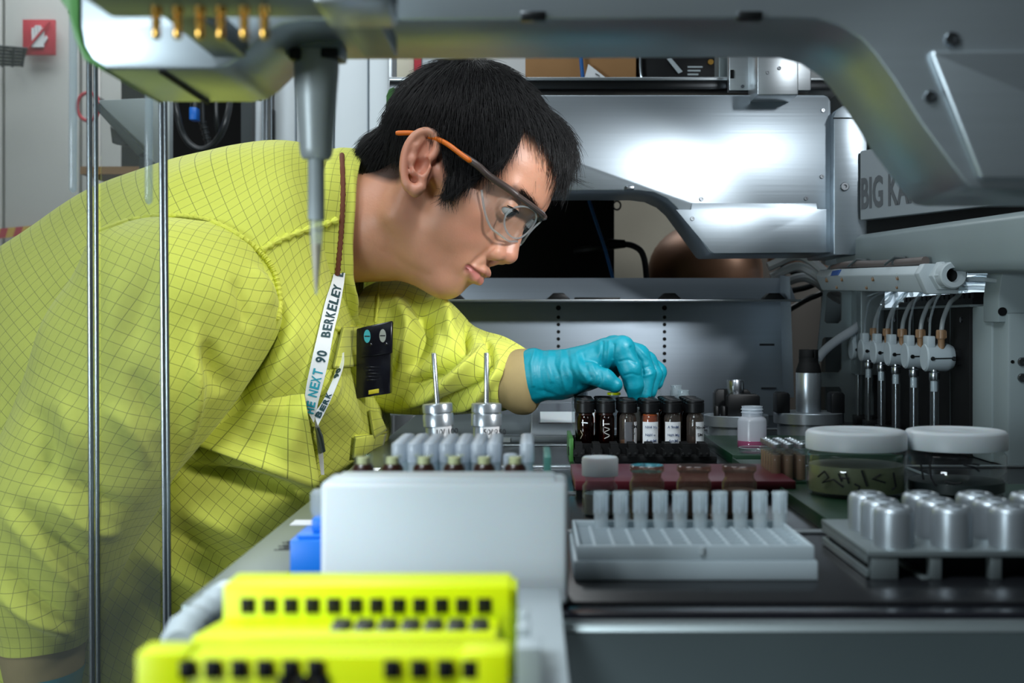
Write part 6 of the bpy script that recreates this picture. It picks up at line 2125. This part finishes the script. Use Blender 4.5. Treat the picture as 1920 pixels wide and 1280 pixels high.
loft('near_cuff', [((10, 1196), (150, 1196), 1.157, .052), ((14, 1230), (150, 1228), 1.157, .050), ((20, 1262), (149, 1258), 1.157, .047), ((24, 1275), (146, 1272), 1.157, .045)], M['knit'], man, 24, 60, (), 1.0, .0006, 3)
loft('near_glove', [((20, 1256), (150, 1252), 1.157, .049), ((24, 1300), (146, 1298), 1.157, .046), ((20, 1350), (150, 1350), 1.157, .046), ((5, 1420), (165, 1420), 1.157, .042), ((0, 1480), (165, 1480), 1.157, .032), ((30, 1530), (140, 1530), 1.157, .018)], M['glove'], man, 40, 60, (), 1.0, .0008, 4)

fs = [((690, 535), (640, 720), 1.44, .10), ((735, 520), (668, 765), 1.435, .10), ((785, 522), (715, 776), 1.42, .092), ((835, 560), (770, 778), 1.40, .082), ((872, 598), (820, 777), 1.375, .072), ((905, 622), (865, 776), 1.355, .064), ((944, 634), (912, 775), 1.338, .054, -14), ((974, 650), (944, 770), 1.322, .042, -26), ((982, 657), (954, 764), 1.318, .037, -29)]
ff = [([(770, 560), (800, 610), (790, 660), (760, 700)], 15, -9), ([(800, 560), (835, 600), (850, 640)], 14, 8), ([(740, 560), (770, 620), (750, 690)], 16, 7), ([(760, 730), (820, 700), (870, 650), (880, 625)], 12, -8),
      ([(750, 760), (820, 735), (890, 680), (905, 640)], 12, 8), ([(800, 770), (860, 740), (910, 700), (925, 655)], 10, -6), ([(840, 775), (890, 750), (930, 705), (940, 665)], 9, 5), ([(875, 600), (880, 625), (872, 650)], 7, -7), ([(905, 622), (920, 650), (918, 690)], 7, -5),
      ([(720, 600), (730, 660), (720, 720)], 12, -6)]
ff = [(p_, w_f * .9, a_f * 1.7) for p_, w_f, a_f in ff]
fsl, bv_f = loft('far_sleeve', fs, M['coat'], man, 120, 120, ff, .95, .0014, 5)
loft('far_cuff', [((968, 656), (936, 760), 1.318, .032, -27), ((984, 655), (958, 768), 1.314, .034, -27), ((994, 656), (974, 776), 1.308, .031, -24), ((1003, 659), (996, 774), 1.304, .027, -16), ((1014, 670), (1014, 752), 1.304, .018, -10)], M['knit'], man, 20, 60, (), 1.0, .0006, 6)

# collar: ribbed stand at the neck, brown piping on its lower edge
col_secs = [((638, 283), (616, 612), YT - .01, .124), ((650, 281), (632, 614), YT - .01, .122), ((672, 282), (658, 616), YT - .01, .112), ((692, 287), (684, 612), YT - .01, .102)]
cfold = [([(690, 480), (676, 520), (686, 560)], 12, -5), ([(660, 300), (662, 380), (658, 460)], 8, 2), ([(655, 520), (670, 560), (650, 600)], 10, 4)]
col, bv_c = loft('collar', col_secs, M['coat'], man, 26, 160, cfold, .95, .0012, 7, thick=.003)
bvs = [bv_s, bv_t, bv_f, bv_c]


def drape(u, v, lift=.001, trees=None, default=1.3):
    o = Vector((0, 0, CZ)); d = (P(u, v, 1.0) - o).normalized()
    best = None
    for tr in (trees or bvs):
        h_ = tr.ray_cast(o, d)
        if h_[0] is not None and (best is None or h_[3] < best):
            best = h_[3]
    if best is None:
        return P(u, v, default)
    return o + d * (best - lift)


def seam(name, pts_, r, trees, mat=None, rip=.35, n=10, default=1.3):
    q = spline([(x, y, 0) for x, y in pts_], n)
    w_ = [drape(a.x, a.y, r * .3, trees, default) for a in q]
    rs = [r * (1 + rip * math.sin(i * 1.35) + .15 * math.sin(i * 3.1)) for i in range(len(w_))]
    return MB().tube(w_, rs, 8).build(name, mat or M['coat_plain'], man)


seam('armhole_seam', [(182, 434), (240, 414), (300, 405), (350, 406), (392, 414), (432, 432), (468, 456), (495, 480), (513, 508), (522, 538), (525, 570), (520, 600)], .0027, None, rip=.16, n=16)
seam('yoke_seam', [(490, 470), (520, 452), (560, 436), (600, 424), (634, 412)], .0030, None, n=10)
seam('collar_piping', [(641, 290), (643, 360), (640, 430), (634, 500), (627, 560), (620, 610)], .0026, [bv_c], M['piping'], .07, 14)
seam('collar_edge', [(620, 613), (640, 618), (662, 614), (683, 612)], .0022, [bv_c, bv_t], None, .4, 8, 1.29)
seam('front_seam', [(712, 530), (708, 570), (704, 604)], .0014, None, None, .1, 8, 1.36)


def patch(name, quad, nu, nv, lift0, mat, trees=None, default=1.3, bulge=.0, uvs=.0105):
    """cloth patch: bilinear quad in the picture draped on the coat"""
    a, b, c, d = [np.array(q, float) for q in quad]
    vs, fs_, uv = [], [], []
    for j in range(nv + 1):
        for i in range(nu + 1):
            s, t_ = i / nu, j / nv
            p = (a * (1 - s) + b * s) * (1 - t_) + (d * (1 - s) + c * s) * t_
            lift = lift0(s, t_) if callable(lift0) else lift0
            vs.append(drape(p[0], p[1], lift + bulge * math.sin(s * math.pi) * math.sin(t_ * math.pi), trees, default))
            uv.append((s * np.linalg.norm(b - a) / 1800, t_ * np.linalg.norm(d - a) / 1800))
    # relax depth so that the patch hangs smoothly
    Y_ = np.array([q.y for q in vs]).reshape(nv + 1, nu + 1)
    for _ in range(12):
        Yp = np.pad(Y_, 1, mode='edge')
        Y_ = np.minimum(Y_, (Yp[:-2, 1:-1] + Yp[2:, 1:-1] + Yp[1:-1, :-2] + Yp[1:-1, 2:]) / 4 * .5 + Y_ * .5)
    cam_o = Vector((0, 0, CZ))
    vs = [cam_o + (q - cam_o) * (y / q.y) for q, y in zip(vs, Y_.ravel())]
    for j in range(nv):
        for i in range(nu):
            k_ = j * (nu + 1) + i
            fs_.append((k_, k_ + 1, k_ + nu + 2, k_ + nu + 1))
    off_ = root_loc(man)
    me = bpy.data.meshes.new(name)
    me.from_pydata([tuple(q - off_) for q in vs], [], fs_)
    ul = me.uv_layers.new(name='UVMap')
    for l in me.loops:
        ul.data[l.index].uv = uv[l.vertex_index]
    me.shade_smooth()
    me.materials.append(mat)
    o = bpy.data.objects.new(name, me)
    COL.objects.link(o)
    o.parent = man
    so = o.modifiers.new('thickness', 'SOLIDIFY'); so.thickness = .002
    return o


patch('front_placket', [(640, 614), (670, 612), (669, 687), (622, 690)], 10, 12, .012, M['coat'], [bv_t], 1.30, .003)
patch('front_panel', [(470, 748), (571, 738), (600, 918), (348, 828)], 24, 18, lambda s, t: -.008 + .024 * max(s ** .8 * min(1, .3 + 4 * t), t ** 2 * min(1, s * 3 + .35)), M['coat'], [bv_t], 1.25, .004)
patch('pocket_flap', [(690, 770), (708, 772), (723, 806), (698, 822)], 6, 8, .008, M['coat'], [bv_t], 1.315, .002)
patch('chest_pocket', [(664, 818), (722, 812), (712, 852), (660, 858)], 10, 8, .006, M['coat'], [bv_t], 1.31, .004)
seam('pocket_hem', [(664, 819), (695, 817), (722, 811)], .0018, None, None, .2, 8, 1.305)

# trousers and shoes below the coat
tr = plain('dark_trousers', (44, 48, 58), .85)
for k, y in enumerate((1.28, 1.48)):
    MB().tube([(-.50, y, .62), (-.53, y, .40), (-.56, y, .10)], [.105, .085, .07], 20).build('trouser_leg', tr, man)
    MB().lathe([(0, 0), (.055, 0), (.06, .02), (.055, .06), (.045, .09), (0, .1)], (-.55, y, 0), 20).build('shoe', M['black_plastic'], man)
    MB().hexa([(-.56, y - .045, 0), (-.36, y - .04, 0), (-.36, y + .04, 0), (-.56, y + .045, 0), (-.56, y - .04, .07), (-.37, y - .03, .035), (-.37, y + .03, .035), (-.56, y + .04, .07)]).build('shoe_toe', M['black_plastic'], man, .012, seg=3)

# ---------------------------------------------------------------- gloved hand over the vials
GY, GS = 1.295, 1850.0


def gw(p):
    p = np.atleast_2d(np.asarray(p, float))
    return np.stack([(p[:, 0] - U0) / GS, GY - p[:, 2] / GS, CZ + p[:, 1] / GS], 1)


def gp(x, y, n):
    return (float(x), float(V0 - y), float(n))


gf = Field((955, V0 - 800, -110), (1275, V0 - 605, 90), 1.5)
# cuff, wrist, palm
gf.ell(gp(1000, 706, -16), (30, 52, 44), 4, rot=None)
gf.cone(gp(998, 705, -16), gp(1052, 703, -16), 49, 44, 10)
gf.cone(gp(1050, 703, -16), gp(1090, 694, -16), 44, 42, 14)
gf.cone(gp(1088, 690, -4), gp(1136, 664, 4), 38, 31, 14)
gf.cone(gp(1088, 690, -34), gp(1150, 664, -40), 36, 30, 14)
gf.ell(gp(1120, 690, -22), (48, 34, 40), 14)
# thumb with its ball
gf.ell(gp(1076, 700, 16), (34, 34, 24), 14)
gf.chain([gp(1078, 694, 26), gp(1106, 698, 44), gp(1132, 708, 52), gp(1149, 719, 52)], [22, 19, 17.5, 14], 7)
gf.ell(gp(1151, 718, 52), (11, 11, 12), 5)
# index finger: straight down onto the cap
gf.chain([gp(1140, 660, 16), gp(1164, 652, 28), gp(1179, 690, 32), gp(1186, 720, 28), gp(1188, 744, 20)], [27, 23, 21, 18, 12], 5)
# middle, ring and little finger behind
gf.chain([gp(1152, 655, -12), gp(1196, 667, -6), gp(1211, 700, -2), gp(1206, 738, 6)], [27, 22, 19, 15], 5)
gf.chain([gp(1156, 658, -40), gp(1214, 680, -38), gp(1226, 704, -32), gp(1218, 734, -18)], [26, 21, 19, 15], 5)
gf.chain([gp(1158, 664, -66), gp(1228, 690, -70), gp(1240, 700, -66), gp(1236, 720, -56)], [23, 17, 16, 13], 5)
gf.ell(gp(1243, 698, -66), (9, 16, 12), 5)
# the cuff opens: hollow end
gf.cone(gp(960, 705, -16), gp(992, 704, -16), 47, 43, 3, 'sub')
GV, GQ = gf.mesh()
gn = normals_of(GV, GQ)
if ((GV - GV.mean(0)) * gn).sum() < 0:
    GQ = GQ[:, ::-1]; gn = -gn
gx, gy = GV[:, 0], V0 - GV[:, 1]
dsp = np.zeros(len(GV))
for pts_, wd, amp in (([(1003, 656), (996, 680), (1000, 720)], 3.5, 2.2), ([(1018, 656), (1012, 690), (1020, 730)], 4, -1.6), ([(1030, 655), (1026, 684), (1034, 712)], 4, 1.7), ([(1042, 656), (1038, 680), (1046, 700)], 3.5, -1.5), ([(1052, 658), (1050, 690), (1060, 730)], 4, 1.4),
                      ([(1063, 660), (1066, 690), (1082, 722)], 5, -2.8), ([(1080, 662), (1086, 690), (1100, 712)], 4.5, 1.8), ([(1092, 664), (1097, 688), (1104, 704)], 4, -1.8), ([(1108, 682), (1114, 700), (1112, 716)], 3, 1.3), ([(1122, 694), (1124, 706), (1120, 718)], 2.5, -1.2),
                      ([(1128, 640), (1126, 664), (1124, 682)], 3, -2.2), ([(1140, 640), (1138, 664), (1136, 690)], 3, 1.5), ([(1148, 645), (1146, 670)], 2.5, -1.6), ([(1158, 676), (1174, 672), (1188, 678)], 2.5, -1.3), ([(1166, 702), (1180, 698), (1194, 702)], 2.2, -1.0), ([(1204, 690), (1216, 686), (1228, 692)], 2.5, -1.2), ([(1206, 704), (1220, 700)], 2.2, 1.0),
                      ([(1000, 745), (1040, 740), (1080, 735)], 5, 1.4), ([(1010, 730), (1060, 745), (1110, 735)], 4, -1.2), ([(1190, 645), (1212, 668), (1232, 684)], 3, 1.4), ([(1180, 650), (1200, 676), (1204, 700)], 3, -2.0)):
    dsp += amp * np.exp(-(poly_dist(gx, gy, pts_) / wd) ** 2) * np.clip(gn[:, 2] * 2 + .3, 0, 1)
GV = GV + gn * dsp[:, None]
np_mesh('reaching_glove', gw(GV), GQ if True else GQ, M['glove'], man)
# ---------------------------------------------------------------- safety glasses
gl_t = thing('safety_glasses', 'clear wraparound safety glasses with brown and orange temples worn by the man', 'glasses', tuple(HW((200, 30, 0))))
def lens_pt(ph, u, s=1, out=0):
    return HW((116 + (114 + out) * math.cos(R(ph)) + (u - 20) * .10, u, s * (108 + out) * math.sin(R(ph))))
lens_m = thin_glass('clear_lens', (.93, .95, .95), 1.5, .01, .03, (.85, .9, .9))
rim_m = thin_glass('clear_rim', (.78, .82, .84), 1.7, .05, .28, (.9, .94, .96))
frame_m = plain('brown_frame_plastic', (74, 62, 58), .35)
orange_m = plain('orange_plastic', (226, 112, 18), .4)
def lens_sheet(s):
    v, f = [], []
    N, K_ = 26, 12
    for i in range(N + 1):
        ph = 7 + 70 * i / N
        top = 54 - 4 * (i / N)
        bot = -24 + 10 * math.exp(-((ph - 7) / 9) ** 2) + 46 * max(0, (ph - 44) / 33) ** 1.6
        for j in range(K_ + 1):
            u = bot + (top - bot) * j / K_
            v.append(lens_pt(ph, u, s)); 
    o_ = len(v)
    for i in range(N + 1):
        ph = 7 + 70 * i / N
        top = 54 - 4 * (i / N)
        bot = -24 + 10 * math.exp(-((ph - 7) / 9) ** 2) + 46 * max(0, (ph - 44) / 33) ** 1.6
        for j in range(K_ + 1):
            u = bot + (top - bot) * j / K_
            v.append(lens_pt(ph, u, s, -4))
    for i in range(N):
        for j in range(K_):
            a = i * (K_ + 1) + j
            f.append((a, a + 1, a + K_ + 2, a + K_ + 1)); f.append((o_ + a, o_ + a + K_ + 1, o_ + a + K_ + 2, o_ + a + 1))
    return MB().add(v, f).build('lens', lens_m, gl_t)
for s in (1, -1):
    lens_sheet(s)
    q = []
    for i in range(27):
        ph = 7 + 70 * i / 26
        bot = -24 + 10 * math.exp(-((ph - 7) / 9) ** 2) + 46 * max(0, (ph - 44) / 33) ** 1.6
        q.append(lens_pt(ph, bot, s))
    MB().tube(q, .0012, 8).build('lower_rim', rim_m, gl_t)
    q = [lens_pt(24 + 21 * math.cos(a), 17 + 31 * math.sin(a), s, 1) for a in np.linspace(0, 2 * math.pi, 33)]
    MB().tube(q, .0010, 6).build('inner_rim', rim_m, gl_t)
    MB().tube([lens_pt(ph, 54 - 4 * (ph - 4) / 73, s, 2) for ph in np.linspace(4, 60, 22)], [.0027] * 22, 8).build('brow_bar', frame_m, gl_t)
    tp_ = [lens_pt(50, 51, s, 3), lens_pt(60, 51, s, 3)] + [HW((a, b, s * c)) for a, b, c in (h_img(918, 330, 124), h_img(898, 312, 134), h_img(878, 298, 138), h_img(862, 288, 140))]
    MB().tube(spline(tp_, 6), .0037, 10).build('temple', frame_m, gl_t)
    tp_ = [HW((a, b, s * c)) for a, b, c in (h_img(884, 303, 142), h_img(862, 287, 145), h_img(842, 272, 147), h_img(824, 262, 143), h_img(800, 254, 136), h_img(772, 249, 140), h_img(742, 249, 141))]
    MB().tube(spline(tp_, 6), [.0012] + [.0026] * 35 + [.0018], 10).build('orange_temple_tip', orange_m, gl_t)
MB().tube([lens_pt(6, 54, 1, 2), HW((228, 53, 0)), lens_pt(6, 54, -1, 2)], .0026, 8).build('bridge', frame_m, gl_t)
MB().tube([HW((221, 20, 9)), HW((224, 34, 5)), HW((224, 34, -5)), HW((221, 20, -9))], .0018, 8).build('nose_pad', rim_m, gl_t)

# ---------------------------------------------------------------- lanyard and dosimeter badge
def ribbon(name, left, right, mat, parent, lift=.003, trees=None, n=8, default=1.27):
    L = spline([(x, y, 0) for x, y in left], n); Rr = spline([(x, y, 0) for x, y in right], n)
    a = [drape(q.x, q.y, lift, trees, default) for q in L]; b_ = [drape(q.x, q.y, lift, trees, default) for q in Rr]
    y_ = np.minimum([q.y for q in a], [q.y for q in b_])
    for _ in range(14):   # a taut strap: bridge the hollows of the cloth
        yp = np.pad(y_, 1, mode='edge')
        y_ = np.minimum(y_, (yp[:-2] + yp[2:]) / 2)
    o_ = Vector((0, 0, CZ))
    a = [o_ + (q - o_) * (y / q.y) for q, y in zip(a, y_)]; b_ = [o_ + (q - o_) * (y / q.y) for q, y in zip(b_, y_)]
    return MB().strip(a, b_, .0008).build(name, mat, parent), a, b_


lan = thing('lanyard', 'white printed lanyard hanging from under the man\'s collar', 'lanyard', tuple(drape(610, 700, .003)))
L1 = [(636, 455), (624, 520), (610, 565), (597, 621), (584, 677), (572, 740), (577, 772)]
R1 = [(652, 470), (645, 530), (636, 580), (625, 625), (614, 685), (597, 752), (588, 792)]
_, s1a, s1b = ribbon('strap', L1, R1, M['white_matte'], lan, .004, [bv_t])
_, s2a, s2b = ribbon('strap', [(637, 664), (628, 700), (606, 750), (588, 775)], [(645, 660), (642, 690), (622, 745), (596, 798)], M['white_matte'], lan, .0065, [bv_t])
teal = plain('teal_print', (30, 150, 170), .6)
dark = plain('dark_print', (20, 60, 66), .6)


def strap_text(s, a, b_, v0, v1, mat, h=.60, o=.18):
    # printed along the strap from picture height v0 up to v1, letters standing across it
    def at(v):
        mids = [(p + q) / 2 for p, q in zip(a, b_)]
        vs_ = [V0 - FPX * (m.z - CZ) / m.y for m in mids]
        vs_ = np.array(vs_)
        if vs_[0] > vs_[-1]:
            k = np.interp(-v, -vs_, np.arange(len(vs_)))
        else:
            k = np.interp(v, vs_, np.arange(len(vs_)))
        i = min(int(k), len(vs_) - 2)
        return a[i].lerp(a[i + 1], k - i), b_[i].lerp(b_[i + 1], k - i)
    n = len(s)
    for c in range(n):
        if s[c] == ' ':
            continue
        va, vb = v0 + (v1 - v0) * (c + .08) / n, v0 + (v1 - v0) * (c + .92) / n
        p0, q0 = at(va); p1, q1 = at(vb)
        A, B = q0.lerp(p0, o), q1.lerp(p1, o)
        d = B - A
        wd = ((p0 - q0).length + (p1 - q1).length) / 2
        yd = (p0 - q0) + (p1 - q1)
        yd = yd - d.normalized() * yd.dot(d.normalized())
        nrm = d.cross(yd).normalized()
        if nrm.y > 0: nrm = -nrm
        text_obj(s[c], 'printed_letter', h * wd / .72, mat, lan, A + nrm * .0006, d, yd, .0001, .0003, fit=d.length)


strap_text('HE', s1a, s1b, 772, 750, teal)
strap_text('NEXT', s1a, s1b, 743, 690, teal)
strap_text('90', s1a, s1b, 680, 656, dark)
strap_text('BERKELEY LAB', s1a, s1b, 634, 480, dark)
strap_text('90', s2a, s2b, 712, 692, dark)
strap_text('BERK', s2a, s2b, 780, 740, dark)
cl = [drape(x, y, .008, [bv_t]) for x, y in ((594, 800), (600, 818), (606, 846))]
MB().tube(cl, [.0022, .0030, .0024], 8).build('metal_clip', M['steel'], lan)
ribbon('card_edge', [(590, 786), (594, 830), (602, 890)], [(595, 786), (604, 830), (608, 890)], M['white_matte'], lan, .006, [bv_t])

cz_ = min(drape(u, v, 0, [bv_t, bv_f], 1.36).y for u, v in ((672, 614), (690, 680), (672, 740), (715, 620), (728, 730))) - .006
bd = thing('badge_holder', 'black plastic dosimeter badge clipped to the front of the coat', 'badge', tuple(P(702, 675, cz_)))
def bq(name, quad, y0, y1, mat, bevel=.0012):
    f_ = [P(u, v, cz_) for u, v in quad]
    r0 = [Vector((p.x, y0, p.z)) for p in f_]; r1 = [Vector((p.x + .0015, y1, p.z)) for p in f_]
    return MB().prism(r0, r1).build(name, mat, bd, bevel, seg=2)
bq('badge_body', [(669, 616), (734, 603), (732, 737), (668, 747)], cz_ - .004, cz_ + .005, M['black_gloss'])
bq('badge_cover', [(676, 614), (736, 601), (735, 662), (677, 670)], cz_ - .0062, cz_ - .0038, M['black_gloss'])
wt = plain('teal_window', (70, 170, 180), .3); wg = plain('grey_window', (150, 156, 150), .3)
for (u, v, m_) in ((690, 630, wt), (719, 629, wg)):
    c = P(u, v, cz_); c.y = cz_ - .0062
    mb = MB(); n_ = 20
    mb.prism([(c.x + .0033 * math.cos(q), c.y - .0006, c.z + .0066 * math.sin(q)) for q in np.linspace(0, 6.283, n_, endpoint=False)],
             [(c.x + .0033 * math.cos(q), c.y + .0006, c.z + .0066 * math.sin(q)) for q in np.linspace(0, 6.283, n_, endpoint=False)])
    wn = mb.build('window', m_, bd)
    MB().box(c.x - .0026, c.x + .0026, c.y - .0008, c.y - .0005, c.z - .0006, c.z + .0006).build('mark', M['ink'], wn)
    MB().lathe([(.0016, 0), (.0016, -.0008), (0, -.0014)], (c.x + .004, c.y, c.z - .0085), 10, 'y').build('stud', M['black_gloss'], bd)
for k in range(5):
    c = P(702 - (k % 2) * 3, 688 + k * 6, cz_)
    MB().box(c.x - .008 + .001 * (k % 3), c.x + .008 - .001 * ((k + 1) % 3), cz_ - .0043, cz_ - .0038, c.z - .0006, c.z + .0006).build('embossed_line', M['black_gloss'], bd, .0002)
bq('slot', [(692, 731), (709, 728), (709, 736), (692, 739)], cz_ - .0046, cz_ - .0039, plain('slot_yellow', (190, 180, 30), .6), .0002)
